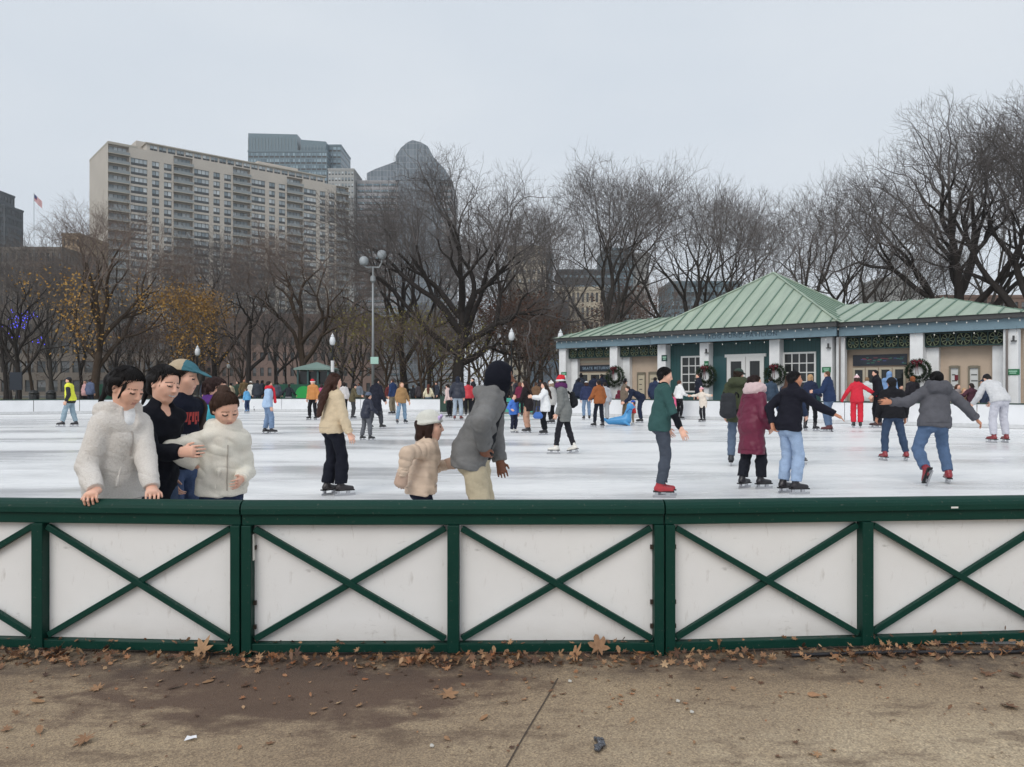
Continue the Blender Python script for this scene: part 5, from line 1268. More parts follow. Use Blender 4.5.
# --- generic window-grid building
def block(name, label, px0, px1, top, Z, depth, wallm, gm, nx, nz, ww=.6, wh=.55, yaw=0., maxn=100, roofm=None, base=0., reveal=.25, crown=None, parent=None):
    x0, x1 = (px0 - CX) / F * Z, (px1 - CX) / F * Z; Wd = x1 - x0; Hb = EYE + (HY - top) / F * Z
    rt = thing(name, label, 'building', (x0, Z, 0), yaw); mb = MB(); cw = Wd / nx; ch = (Hb - base) / nz
    hx = [(cw * i + cw * (1 - ww) / 2, cw * (i + 1) - cw * (1 - ww) / 2) for i in range(nx)]; hz = [(base + ch * j + ch * (1 - wh) / 2, base + ch * (j + 1) - ch * (1 - wh) / 2) for j in range(nz)]
    wall_holes(mb, 0, Wd, 0, Hb, (hx, hz), reveal)
    nd = max(2, round(depth / cw)); cd = depth / nd
    mb.face([(Wd, depth, 0), (0, depth, 0), (0, depth, Hb), (Wd, depth, Hb)]); mb.face([(0, 0, Hb), (Wd, 0, Hb), (Wd, depth, Hb), (0, depth, Hb)])
    wn = Windows(rt, gm, wallm if False else M_WFR, maxn)
    for a, b_ in hx:
        for c, d in hz: wn.add(a, reveal - .02, c, b_ - a, d - c)
    # side walls with their own windows
    for sx, rz in ((0, -PI / 2), (Wd, PI / 2)):
        m2 = MB(); wall_holes(m2, 0, depth, 0, Hb, ([(cd * i + cd * (1 - ww) / 2, cd * (i + 1) - cd * (1 - ww) / 2) for i in range(nd)], hz), reveal)
        for f_ in m2.f:
            pts = [m2.v[k] for k in f_]; mb.face([(0 + y, depth - x, z) if sx == 0 else (Wd - y, x, z) for x, y, z in pts])
        for i in range(nd):
            a, b_ = cd * i + cd * (1 - ww) / 2, cd * (i + 1) - cd * (1 - ww) / 2
            for c, d in hz:
                if sx == 0: wn.add(reveal - .02, depth - a, c, b_ - a, d - c, -PI / 2)
                else: wn.add(Wd - reveal + .02, a, c, b_ - a, d - c, PI / 2)
    wn.L.sort(key=lambda t: t[5] != 0); mb.build('wall', wallm, rt); wn.done(); MB().box(-.2, Wd + .2, -.2, depth + .2, Hb + .02, Hb + .8).build('parapet', roofm or wallm, rt); return rt, Wd, Hb
M_STEEL = mat('mullion_grey', lin((120, 132, 138)), .5); M_STONE = mat('pale_stone', lin((166, 166, 164)), .9, noise=.05, nscale=.1); M_BTEAL = mat('teal_spandrel', lin((98, 118, 128)), .35)
M_GRAN = mat('pink_granite', lin((158, 156, 158)), .8); M_SLATE = mat('slate_grey', lin((72, 78, 84)), .7)
# glass tower behind the slab: blue-grey glass with a sloping screen and a paler stepped shoulder
rt, W1, H1 = block('glass_tower', 'blue-grey glass tower with a sloping top behind the apartment slab', 248, 327, 152, 400, 30, M_BTEAL, G_BLUE, 15, 38, .84, .8, 0., reveal=.1)
Zt = 400.; mb = MB(); za, zb = EYE + (HY - 133) / F * Zt, EYE + (HY - 139) / F * Zt
for x0, x1, z0, z1, y0 in ((0, W1 * .62, za, za - .6, .3), (W1 * .66, W1 * .98, zb, zb - 1, 1.)): mb.face([(x0, y0, H1), (x1, y0, H1), (x1, y0, z1), (x0, y0, z0)]); mb.face([(x0, y0 + 14, H1), (x1, y0 + 14, H1), (x1, y0 + 14, z1), (x0, y0 + 14, z0)]); mb.face([(x1, y0, H1), (x1, y0 + 14, H1), (x1, y0 + 14, z1), (x1, y0, z1)]); mb.face([(x0, y0, H1), (x0, y0 + 14, H1), (x0, y0 + 14, z0), (x0, y0, z0)]); mb.face([(x0, y0, z0), (x1, y0, z1), (x1, y0 + 14, z1), (x0, y0 + 14, z0)])
mb.build('roof_screen', M_BTEAL, rt); mb = MB()
for k in range(24): xx = W1 * k / 24; mb.box(xx, xx + .3, .05, .25, H1 + .9, za - 2.5 - (4 if k > 14 else 0))
mb.build('screen_fins', M_STEEL, rt)
block('glass_tower', 'narrow glass shoulder of paler blue on the right of the sloping tower', 328.5, 341, 146, 408, 24, M_BTEAL, G_BLUE, 3, 38, .8, .75, 0., reveal=.1)
block('stone_tower', 'pale stone and glass tower edge just right of the apartment slab', 328, 354, 170, 385, 20, M_STONE, G_APT, 8, 36, .62, .6, 0., reveal=.15)
# domed tower
rt, W1, H1 = block('domed_tower', 'grey granite tower with a rounded glass crown behind the broad dark tree', 357, 452, 182, 390, 40, M_GRAN, G_BLUE, 12, 34, .9, .5, 0., reveal=.15)
X = lambda px: (px - 357) / F * 390.; Zz = lambda py: EYE + (HY - py) / F * 390.
def prism(prof, y0, y1, name, m):
    mb = MB(); mb.face([(x, y0, z) for x, z in prof]); mb.face([(x, y1, z) for x, z in prof][::-1])
    for (a, b_), (c, d) in zip(prof, prof[1:] + prof[:1]): mb.face([(a, y0, b_), (c, y0, d), (c, y1, d), (a, y1, b_)])
    return mb.build(name, m, rt)
G_CURT = NB('curtain_wall'); v = G_CURT.coord('Object', (1, 1, 1)); br = G_CURT.n('ShaderNodeTexBrick', _offset=0., Scale=1., Mortar__Size=.11, Brick__Width=1.7, Row__Height=3.2); mpx = G_CURT.n('ShaderNodeVectorMath', _operation='ADD')
sx_ = G_CURT.n('ShaderNodeSeparateXYZ'); cb_ = G_CURT.n('ShaderNodeCombineXYZ'); G_CURT.l(v, sx_.inputs[0]); ad_ = G_CURT.n('ShaderNodeMath', _operation='ADD'); G_CURT.l(sx_.outputs[0], ad_.inputs[0]); G_CURT.l(sx_.outputs[1], ad_.inputs[1]); G_CURT.l(ad_.outputs[0], cb_.inputs[0]); G_CURT.l(sx_.outputs[2], cb_.inputs[1]); G_CURT.l(cb_.outputs[0], br.inputs['Vector'])
br.inputs['Color1'].default_value = (.12, .15, .18, 1); br.inputs['Color2'].default_value = (.19, .225, .26, 1); br.inputs['Mortar'].default_value = (.30, .315, .33, 1); G_CURT.l(br.outputs['Color'], G_CURT.b.inputs['Base Color']); G_CURT.b.inputs['Roughness'].default_value = .2; G_CURT = G_CURT.m
prism([(X(366), Zz(181)), (X(366), Zz(172)), (X(374), Zz(168)), (X(393), Zz(161)), (X(397), Zz(159)), (X(397), Zz(181))], 2, 30, 'stepped_crown', G_CURT)
prism([(X(396), Zz(181)), (X(396), Zz(157)), (X(401), Zz(149)), (X(408), Zz(143)), (X(413), Zz(141)), (X(421), Zz(143)), (X(428), Zz(147)), (X(434), Zz(158)), (X(446), Zz(171)), (X(452), Zz(181))], -1.5, 34, 'rounded_crown', G_CURT)
prism([(X(399), 0), (X(399), Zz(181.5)), (X(440), Zz(181.5)), (X(440), 0)], -1.6, -.05, 'glass_bay', G_CURT)
# the rest of the skyline
M_BRN = mat('brown_stone', lin((112, 104, 96)), .9, noise=.1, nscale=.3); M_PALE = mat('pale_facade', lin((178, 168, 152)), .9, noise=.06, nscale=.2); M_BLUEG = mat('blue_grey_panel', lin((92, 108, 122)), .6); M_PINK = mat('pinkish_brick', lin((128, 108, 100)), .9, noise=.08, nscale=.3)
block('dark_tower', 'dark stepped office tower at the left edge of the photo', -40, -4, 191, 320, 12, M_SLATE, G_DARK, 8, 22, .6, .6)
block('dark_tower', 'lower shoulder of dark glass beside the stepped office tower', -4, 5, 206, 322, 12, M_SLATE, G_DARK, 3, 20, .7, .7)
block('stone_building', 'brown stone building under the flag at far left', -30, 62, 250, 200, 18, M_BRN, G_DARK, 16, 10, .5, .6)
block('stone_building', 'tan stone block between the flag and the apartment slab', 62, 80, 236, 215, 15, mat('tan_stone', lin((158, 138, 114)), .9), G_DARK, 4, 12, .4, .5)
block('brick_building', 'low pinkish brick building seen through the trees below the slab', 205, 372, 318, 150, 14, M_PINK, G_DARK, 22, 5, .5, .55)
block('shop_building', 'pale shopfront building with dark ground floor at far left', -60, 178, 338, 140, 14, M_BRN, G_DARK, 20, 3, .75, .6)
block('office_building', 'tan office building between the broad dark tree and the pavilion', 508, 546, 248, 260, 20, M_PALE, G_APT, 8, 15, .5, .5)
block('glass_building', 'thin teal glass edge right of the tan office building', 545, 553, 256, 262, 20, M_BTEAL, G_BLUE, 2, 14, .8, .8)
block('stone_building', 'ochre stone building with columned windows left of the vase-shaped tree', 557, 604, 290, 190, 16, mat('ochre_stone', lin((186, 174, 154)), .9), G_DARK, 10, 7, .5, .65)
block('office_building', 'dark banded roof storeys above the ochre stone building', 558, 612, 272, 230, 16, M_SLATE, G_BLUE, 10, 12, .86, .5)
block('grey_building', 'low blue-grey panelled building beside the lamp near the pavilion end', 528, 568, 304, 170, 16, M_BLUEG, G_DARK, 8, 6, .5, .5)
block('glass_tower', 'dark blue glass tower behind the vase-shaped tree', 604, 633, 250, 270, 22, M_BTEAL, G_BLUE, 9, 18, .88, .84)
block('grey_tower', 'pale grey concrete tower side right of the blue glass tower', 633, 649, 255, 272, 22, M_STONE, G_DARK, 4, 18, .4, .5)
block('glass_building', 'dark teal building left of the pyramid roof behind twigs', 671, 742, 284, 210, 18, M_BTEAL, G_BLUE, 18, 8, .8, .7)
block('grey_tower', 'far pale apartment block above the right wing roof', 884, 912, 279, 300, 22, M_STONE, G_DARK, 9, 12, .5, .5)
block('grey_tower', 'lower right half of the far pale apartment pair', 912, 929, 289, 305, 22, M_STONE, G_DARK, 6, 10, .5, .5)
block('brick_building', 'low brick building right of the far pale apartments', 940, 1060, 298, 200, 16, mat('dull_brick', lin((120, 96, 84)), .9), G_DARK, 18, 6, .5, .5)
# flag on its pole
p = at(34, 196, 198); rt = thing('flag', 'small red and white striped flag on a thin pole at far left', 'flag', (p[0], p[1], 0))
MB().tube([(0, 0, 30), (0, 0, p[2] + .8)], .055, 6).build('flagpole', M_STEEL, rt)
mb = MB(); z1 = p[2] + .5
for j in range(7):
    for k in range(6):
        xx = lambda t: .1 + t * .32; yy = lambda t: .15 * math.sin(t * 1.4); dz = lambda t: -t * .32
        za_, zb_ = z1 - j * .24, z1 - (j + 1) * .24
        mb.face([(xx(k), yy(k), za_ + dz(k)), (xx(k), yy(k), zb_ + dz(k)), (xx(k + 1), yy(k + 1), zb_ + dz(k + 1)), (xx(k + 1), yy(k + 1), za_ + dz(k + 1))], 2 if (j < 4 and k < 2) else j % 2)
mb.build('cloth', [mat('flag_red', lin((190, 60, 70)), .8), mat('flag_white', (.75, .72, .72), .8), mat('flag_blue', lin((70, 80, 120)), .8)], rt)

# ------------------------------------------------------------------ lamps, kiosk, cars and other park furniture
M_IRON = mat('lamp_iron', (.012, .013, .013), .45); M_GLOBE = mat('lamp_globe', (.72, .74, .76), .25); M_GALV = mat('galvanised', lin((150, 154, 156)), .45, .3)
def lamp(px, top, Z, label):
    p = at(px, top, Z); h = p[2]; rt = thing('street_lamp', label, 'street lamp', (p[0], p[1], 0), 0, 'black park lamps with white lanterns')
    MB().lathe([(.22, 0), (.22, .15), (.16, .25), (.15, .7), (.09, .8), (.07, 1.2), (.05, h - 1.0), (.07, h - .95), (.05, h - .9), (.09, h - .82)], 10).build('post', M_IRON, rt, True)
    MB().lathe([(.09, h - .82), (.17, h - .74), (.20, h - .52), (.16, h - .32), (.09, h - .22)], 12).build('lantern', M_GLOBE, rt, True)
    MB().lathe([(.12, h - .22), (.10, h - .15), (.03, h - .08), (.015, h)], 10).build('finial', M_GLOBE, rt, True); return rt
lamp(197.5, 345, 58, 'black lamp post with white lantern above the capped man'); lamp(228.5, 361, 84, 'small distant lamp post right of the tall left one'); r = lamp(332.5, 333, 51, 'black lamp post with a white notice beside the kiosk')
MB().tube([(0, 0, 2.55), (0, 0, 3.3)], .115, 8).build('white_notice', mat('notice_white', (.75, .75, .75), .6), r)
lamp(511.5, 328, 50, 'black lamp post directly above the man in the grey coat'); lamp(560.5, 329, 51, 'black lamp post at the left end of the pavilion'); lamp(172, 378, 90, 'tiny distant lamp behind the capped man'); lamp(441, 372, 88, 'tiny distant lamp among the trunks right of the olive tree')
p = at(373, 256, 55); h = p[2]; rt = thing('floodlight_pole', 'tall grey pole carrying twin round floodlights', 'light pole', (p[0], p[1], 0))
MB().tube([(0, 0, 0), (0, 0, h * .5), (0, 0, h - .75)], [.12, .09, .065], 10).build('pole', M_GALV, rt, True); MB().lathe([(.1, h - 1.9), (.2, h - 1.8), (.2, h - 1.5), (.1, h - 1.4)], 10).build('junction_box', M_GALV, rt)
for sg, dz in ((-1, -.25), (1, .2)):
    MB().tube([(0, 0, h - .8), (sg * .45, 0, h - .82), (sg * .62, 0, h - .55 + dz * .5), (sg * .62, 0, h - .3 + dz)], .06, 8).build('arm', M_GALV, rt, True)
    MB().lathe([(.12, -.3), (.28, -.22), (.34, .0), (.3, .2), (.15, .32)], 12, (sg * .64, -.05, h - .12 + dz)).build('floodlight', mat('flood_grey', lin((168, 174, 178)), .35), rt, True)
MB().box(-.14, .42, -.2, -.17, EYE + (HY - 364) / F * 55, EYE + (HY - 357) / F * 55).build('mint_sign', mat('mint_sign', lin((176, 214, 200)), .6), rt)
# kiosk
p = at(313, 384, 62); rt = thing('kiosk', 'small teal kiosk with a pale green hip roof beside the lamp', 'kiosk', (p[0], p[1], 0)); zk = EYE + (HY - 370) / F * 62; za = EYE + (HY - 361.5) / F * 62
MB().box(-1.2, 1.2, 0, 2.4, 0, 1.1).build('counter', mat('kiosk_teal', lin((70, 100, 100)), .6), rt); MB().box(-1.1, 1.1, .2, 2.3, 1.11, zk - .1).build('screen', M_PGLASS, rt)
mb = MB()
for x in (-1.22, -.4, .4, 1.22):
    for y in (-.02, 2.42): mb.box(x - .07, x + .07, y - .07, y + .07, 0, zk)
mb.build('corner_posts', mat('kiosk_teal', lin((70, 100, 100)), .6), rt); mb = MB(); mb.box(-1.5, 1.5, -.3, 2.7, zk, zk + .14)
for a, b_ in (((-1.5, -.3), (1.5, -.3)), ((1.5, -.3), (1.5, 2.7)), ((1.5, 2.7), (-1.5, 2.7)), ((-1.5, 2.7), (-1.5, -.3))): mb.face([(*a, zk + .142), (*b_, zk + .142), (0, 1.2, za)])
mb.build('roof', mat('kiosk_roof', lin((140, 166, 158)), .6), rt)
# green mesh barrier behind the far wall
M_MESH = mat('barrier_green', lin((28, 84, 66)), .7, noise=.15, nscale=3)
rt = thing('mesh_barrier', 'long dark green privacy barrier in front of the kiosk', 'barrier', (*at(212, 400, 57)[:2], 0), -.02); L_ = (336 - 212) / F * 57
for k in range(5): MB().box(L_ * k / 5 + .03, L_ * (k + 1) / 5 - .03, 0, .03, .1, 1.75 - .1 * (k == 0)).build('panel', M_MESH, rt)
mb = MB()
for k in range(6): mb.tube([(L_ * k / 5, .02, 0), (L_ * k / 5, .02, 1.85)], .035, 6)
mb.build('posts', M_CAP, rt); mb = MB(); mb.lathe([(.01, 0), (.62, 0), (.62, .02), (.01, .02)], 24); o = mb.build('round_print', mat('print_green', lin((40, 170, 80)), .6), rt); o.rotation_euler = (PI / 2, 0, 0); o.location = (L_ * .745, -.005, 1.0)
rt = thing('mesh_barrier', 'short dark green barrier behind the trunk of the orange-leaved tree', 'barrier', (*at(94, 400, 64)[:2], 0)); MB().box(0, 2.0, 0, .04, .1, 1.8).build('panel', M_MESH, rt); MB().tube([(0, .02, 0), (0, .02, 1.9)], .035, 6).tube([(2, .02, 0), (2, .02, 1.9)], .035, 6).build('posts', M_CAP, rt)
# dark information board and bins at far left
p = at(16, 398, 52); rt = thing('information_board', 'dark information board on a post at the left edge', 'sign', (p[0], p[1], 0)); MB().box(-.42, .42, -.04, .04, 1.35, 2.55).build('board', mat('board_dark', lin((36, 44, 56)), .5), rt); MB().box(-.05, .05, .041, .12, 0, 2.5).build('post', M_IRON, rt); MB().box(-.3, .1, -.2, .0, .1, .5).build('base_box', M_IRON, rt)
for px, lab in ((51, 'dark litter bin behind the far wall near the hi-vis skater'), (34, 'dark litter bin behind the far wall near the information board')):
    p = at(px, 398, 54); rt = thing('litter_bin', lab, 'bin', (p[0], p[1], 0), 0, 'litter bins behind the far wall'); MB().lathe([(.28, 0), (.32, .5), (.33, 1.0), (.3, 1.05)], 12).build('bin', M_IRON, rt, True); MB().lathe([(.34, 1.06), (.33, 1.15), (.18, 1.3), (.02, 1.34)], 12).build('lid', M_IRON, rt, True)
# parked cars on the street behind the trunks
def car(px, Z, col, label, rz=0.):
    p = at(px, 390, Z); rt = thing('parked_car', label, 'car', (p[0], p[1], 0), rz, 'cars parked on the street beyond the park')
    prof = [(-2.2, .35), (-2.25, .75), (-1.35, .92), (-.75, 1.42), (.85, 1.45), (1.55, .98), (2.2, .85), (2.25, .4)]
    mb = MB(); y0, y1 = -.85, .85
    mb.face([(x, y0, z) for x, z in prof]); mb.face([(x, y1, z) for x, z in prof][::-1])
    for (a, b_), (c, d) in zip(prof, prof[1:] + prof[:1]): mb.face([(a, y0, b_), (c, y0, d), (c, y1, d), (a, y1, b_)])
    mb.build('body', mat('car_%s' % label.split()[0], lin(col), .3, coat=.5), rt, bevel=.08)
    for x0, x1 in ((-1.0, -.05), (.05, 1.1)): m2 = MB(); m2.face([(x0 - (.1 if x0 < 0 else 0), -.86, .95), (x1 + (.25 if x1 > .5 else 0), -.86, .95), (x1, -.86, 1.36), (x0 + (.3 if x0 < -.5 else 0), -.86, 1.36)]); m2.build('side_window', M_PGLASS, rt)
    for x in (-1.4, 1.4):
        for y in (-.78, .78):
            o = MB().lathe([(.18, -.1), (.33, -.1), (.33, .1), (.18, .1)], 16).build('wheel', M_IRON, rt, True); o.rotation_euler = (PI / 2, 0, 0); o.location = (x, y, .33)
            r_ = MB().lathe([(.17, -.11), (.17, .11)], 12).build('rim', M_GALV, o)
for px, Z, c, lab in ((405, 113.5, (150, 168, 176), 'pale blue parked car left of the broad dark trunk'), (452, 113.5, (190, 194, 196), 'white parked car behind the skater with fur hood'), (352, 113.5, (90, 96, 104), 'grey parked car behind the floodlight pole'), (500, 113.6, (60, 64, 70), 'charcoal parked car behind the man in the grey coat'), (160, 113.5, (120, 124, 130), 'silver parked car behind the capped man')): car(px, Z, c, lab)
# ------------------------------------------------------------------ people at the fence
BLK = (26, 27, 32); NAVY = (30, 36, 54); JEAN = (62, 84, 116); JEANL = (128, 152, 182); CREAM = (222, 212, 200)
NEAR = 'people gathered at the near fence'
person('woman in cream fleece leaning on the green rail and looking down', 116, top=367, Z=4.92, heading=-30, sex='f', group=NEAR, hs=1.12, neckl=.066, lean=5, bend=9, hpitch=28, hyaw=14, wide=1.0, bust=.6,
    Rworld=at(96, 491, 4.54), Rdw=(.15, -1, -.12), Rnw=(0.1, -.1, -1), Rc=1.6, Rh=(.35, -.5, -.9), Lh=(.2, -.6, -.8), Lworld=at(153, 495, 4.72), Ldw=(.5, -1, -.2), Lnw=(0, -.2, -1), Lc=.9,
    coat=((228, 216, 208), 'fleece', .028, .10, dict(hood=.03, arm=.9, collarh=.0, zip=1, vneck=1, pocket=1)), under=((232, 232, 236), 'cloth'), bottom=(NAVY, 'denim', .014, .02),
    hair='tied', haircol=(22, 18, 18), hairvol=1.06, hairline=(.04, .9), boot=(40, 40, 44))
person('smiling woman in black coat just behind the woman in cream fleece', 152, top=365, Z=5.42, heading=-30, sex='f', group=NEAR, hs=1.12, neckl=.066, lean=8, bend=8, hpitch=15, hyaw=8, hroll=-6, smile=1, bust=.6,
    Rworld=at(182, 452, 5.1), Rc=.9, Rh=(.5, -.5, -.8), Lworld=at(160, 478, 5.65), coat=((22, 24, 32), 'cloth', .026, .16, dict(collarh=.01, arm=.9, vneck=1)), bottom=(JEAN, 'denim', .012, .016),
    hair='tied', haircol=(24, 20, 20), hairline=(.06, .86), boot=(40, 40, 44))
person('man in teal and tan cap with an open brown jacket', 178, top=359, Z=5.85, heading=-20, print=1, group=NEAR, hs=1.1, neckl=.06, lean=2, hpitch=10, hyaw=26, coat=((62, 52, 48), 'cloth', .03, .16, dict(open=(.1, .11), arm=1., collarh=.03)), under=((24, 28, 42), 'cloth'),
    bottom=((58, 82, 122), 'denim', .016, .022), hair='short', haircol=(44, 34, 28), hat=('cap', (62, 110, 122), 'cloth', (176, 158, 132)), R=(.0, .1, -.96), L=(.1, .1, -.92), boot=(30, 30, 34))
person('woman in turquoise jacket with purple scarf, half hidden behind the cream puffer', 207, top=377, Z=7.0, heading=4, sex='f', group=NEAR, hs=1.1, lean=6, hpitch=6, hyaw=-6, coat=((36, 160, 178), 'puffer', .03, .06, dict(collarh=.02)), scarf=((84, 46, 118), .024),
    bottom=(BLK, 'cloth', .014), hair='short', haircol=(58, 40, 38), hairvol=1.12, boot=(40, 40, 44))
person('girl in cream puffer jacket looking down and holding a hand', 222, top=391, Z=5.5, heading=-54, sex='f', group=NEAR, hs=1.12, neckl=.066, lean=5, bend=6, hpitch=32, hyaw=10, hroll=6, wide=1.02, bust=.2, Rworld=at(197, 466, 5.42), Rc=1., Rh=(.5, -.4, -.8), Lworld=at(240, 480, 5.38), Lc=.6, Lh=(.4, -.5, -.8),
    coat=((226, 215, 200), 'puffer', .030, .03, dict(hood=.034, quilt=.13, qa=.004, arm=1., collarh=.02, zip=1, pocket=1)), bottom=((38, 52, 84), 'denim', .012), hair='bun', haircol=(70, 50, 40), hairline=(.12, .8), skin='light', boot=(40, 40, 44))
SK = 'skaters on the ice'
person('long-haired woman in cream sweater and black trousers skating near the fence', 333, foot=496, top=373, heading=38, sex='f', lean=0, hpitch=4, hyaw=8, Rworld=at(350, 435, 10.75), Rh=(.3, -1, -.3), Rc=.7, L=(.1, .25, -.9),
    coat=((214, 192, 158), 'knit', .030, .05, dict(arm=1.1, collarh=.03, rib=1)), bottom=((24, 26, 36), 'cloth', .02, .034, .97), hair='long', haircol=(62, 38, 30), hairlen=1.0, Lf=(.05, -.03, 0), Rf=(.05, .05, 0), boot=(42, 36, 38))
person('child in beige puffer jacket and white knitted hat', 422, top=410, Z=6.35, heading=8, sex='f', group=NEAR, hs=1.14, lean=6, hpitch=2, wide=1.12, Rworld=at(402, 476, 6.1), Rh=(.6, -.7, -.2), Rc=.9, Lworld=at(448, 464, 6.5), gloves=(190, 160, 140),
    coat=((206, 180, 156), 'puffer', .034, .045, dict(flare=.012, quilt=.048, qa=.009, arm=.95, collarh=.04)), bottom=((28, 32, 50), 'cloth', .016), hair='bob', haircol=(52, 34, 28), hat=('beanie', (226, 222, 210), 'fleece'), hatflower=1, boot=(60, 60, 64))
person('bearded man in grey coat over black hood and khaki trousers leaning forward', 474, top=361, Z=6.35, heading=-6, group=NEAR, hs=1.0, lean=17, bend=8, hpitch=2, hyaw=-4, wide=1.05, skin='brown', beard=1, haircol=(20, 18, 18), Rworld=at(484, 447, 6.08), Rh=(1, -.12, -.3), Rc=.7, Lh=(.8, -.3, -.5), Lworld=at(500, 462, 6.55),
    coat=((112, 111, 110), 'heather', .034, .075, dict(open=(.03, .08), arm=1.0, collarh=.03, hood=.03)), under=((20, 22, 28), 'cloth'), bottom=((182, 168, 140), 'cloth', .022, .03), hair=None, hat=('hood', (22, 24, 34)), boot=(30, 30, 34))
person('young man in teal T-shirt over black sleeves with red skates', 661, foot=497, top=367, heading=2, hpitch=14, lean=1, bend=6, hyaw=-10, Rworld=at(683, 434, 10.55), Rh=(.3, -1, -.3), Rc=.6, L=(.1, .2, -.93), coat=((50, 84, 82), 'cloth', .018, .055, dict(sleeve=.42, arm=.75, collar=0)), under=((20, 22, 28), 'cloth'),
    bottom=((62, 70, 84), 'denim', .012, .016), haircol=(22, 20, 22), hairvol=1.08, Lf=(.045, .02, 0), Rf=(.045, -.02, 0), boot=(168, 32, 44))
person('man in olive coat and green cap seen from behind with a backpack', 738, foot=466, top=368, heading=62, hyaw=-24, lean=3, coat=((66, 72, 52), 'cloth', .034, .12, dict(hood=.045)), bottom=((78, 98, 124), 'denim', .014), haircol=(50, 38, 30), hat=('cap', (56, 72, 64)), Lf=(.06, -.06, 0), boot=(36, 38, 44))
person('woman in burgundy coat with pale pink fur collar', 752, foot=489, top=375, heading=28, sex='f', lean=3, bend=5, hyaw=-26, hpitch=2, wide=1.05, R=(.12, .2, -.84), Rh=(.5, -.8, -.1), L=(.1, .2, -.9), coat=((104, 28, 56), 'puffer', .034, .27, dict(coatdrop=.5, flare=.012, arm=.95)), scarf=((214, 186, 186), .046),
    bottom=((30, 32, 40), 'cloth', .018, .026), hair='ponyhigh', haircol=(44, 30, 28), Lf=(.06, -.06, 0), Rf=(.05, .06, 0), boot=(34, 32, 38))
person('man in black sweater and light jeans stretching one arm ahead', 789, foot=494, top=371, heading=18, lean=6, bend=5, hpitch=2, hyaw=-22, wide=1.08, Rworld=at(841, 418, 10.95), Rc=.35, Rh=(.3, .2, -1), Rn=(-.2, .2, -1.), L=(-.05, -.42, -.78), Lh=(.6, -.6, .1), Lc=.9, coat=((28, 28, 38), 'cloth', .024, .05, dict(collarh=.03)),
    bottom=((132, 160, 196), 'denim', .016, .024), haircol=(22, 20, 22), hairvol=1.05, Lf=(.05, -.02, 0), Rf=(.05, .03, 0), boot=(34, 30, 34), skin='tan')
person('woman with long brown hair and dark jeans behind the man in black sweater', 790, foot=467, top=372, heading=40, sex='f', lean=3, hyaw=10, coat=((40, 52, 76), 'cloth', .026, .06, {}), bottom=((34, 42, 72), 'denim', .014), hair='long', haircol=(84, 58, 46), hairlen=1.0, boot=(84, 86, 92), R=(.1, .3, -.85), Rf=(.03, .14, 0))
person('man in charcoal hoodie gliding with both arms spread wide', 934, foot=484, top=371, heading=82, lean=10, bend=6, side=9, hyaw=-10, hpitch=6, wide=1.08, Lworld=at(890, 402, 12.35), Lc=.7, Lh=(.2, -.3, -1), R=(.72, .05, -.72), Rh=(.5, -.5, .5), Rc=.7, skin='tan',
    coat=((84, 84, 90), 'heather', .032, .05, dict(hood=.05, arm=1.05)), bottom=((66, 96, 134), 'denim', .018, .02), haircol=(22, 20, 22), hairvol=1.12, Lf=(.13, -.17, .05), Rf=(.13, .03, 0), Lfp=-58, drop=.05, boot=(140, 34, 46))
person('man in black jacket and blue jeans with red skates seen from behind', 893, foot=461, top=377, heading=86, lean=5, wide=1.08, hpitch=14, R=(.18, .0, -.95), L=(.2, .1, -.93), coat=((30, 30, 34), 'cloth', .034, .05, {}), bottom=((44, 66, 96), 'denim', .016), haircol=(24, 22, 22), hat=('beanie', (34, 34, 38)), Lf=(.1, .0, 0), Rf=(.15, -.03, 0), boot=(138, 40, 48), skin='tan')
person('person in pale grey sweatsuit bent forward on red skates', 1000, foot=443, top=374, heading=95, lean=30, bend=25, hpitch=45, wide=1.05, L=(.15, .5, -.8), R=(.15, .6, -.75), coat=((196, 196, 198), 'cloth', .032, .04, {}), bottom=((186, 186, 196), 'cloth', .02), haircol=(30, 26, 26), hat=('cap', (34, 36, 56)), Lf=(.09, 0, 0), Rf=(.09, 0, 0), boot=(132, 42, 46))
person('person in bright red suit and pale pink hat with arms out', 857, foot=428, top=375, heading=70, sex='f', lean=6, R=(.8, .1, -.55), L=(.5, .1, -.8), coat=((206, 26, 52), 'cloth', .034, .08, {}), bottom=((206, 26, 52), 'cloth', .026), hat=('bobble', (226, 180, 184)), hair='bob', haircol=(70, 50, 44), boot=(30, 34, 36), gloves=(200, 24, 48))
person('man in long black clothes facing left beside the red suit', 879, foot=428, top=370, heading=170, lean=8, coat=((24, 26, 34), 'cloth', .036, .14, {}), bottom=((24, 26, 34), 'cloth', .02), haircol=(22, 20, 22), hairvol=1.1, L=(.1, .3, -.85), Rf=(.06, .03, 0), boot=(60, 36, 36))
person('man in navy jacket and jeans with dark red skates facing left', 829, foot=432, top=371, heading=140, lean=3, wide=1.1, coat=((36, 52, 84), 'cloth', .034, .07, {}), bottom=((74, 100, 134), 'denim', .018), haircol=(96, 68, 50), L=(.1, .6, -.5), boot=(86, 34, 38))
person('blonde girl in navy jacket and black leggings facing the navy man', 810, foot=431, top=374, heading=40, sex='f', coat=((38, 46, 70), 'cloth', .03, .06, {}), bottom=(BLK, 'cloth', .006), hair='bob', haircol=(186, 150, 112), Lf=(.08, -.03, 0), Rf=(.08, .03, 0), boot=(40, 40, 44), R=(.1, .5, -.6))
person('small girl in cream coat and pink bobble hat with arms stretched sideways', 703, foot=422, top=387, heading=215, sex='f', lean=10, R=(.95, .1, -.15), L=(.9, .0, -.1), coat=((222, 208, 194), 'cloth', .04, .16, {}), bottom=((36, 36, 42), 'cloth', .012), hair='bob', haircol=(70, 46, 40), hat=('bobble', (222, 160, 172)), boot=(40, 40, 44))
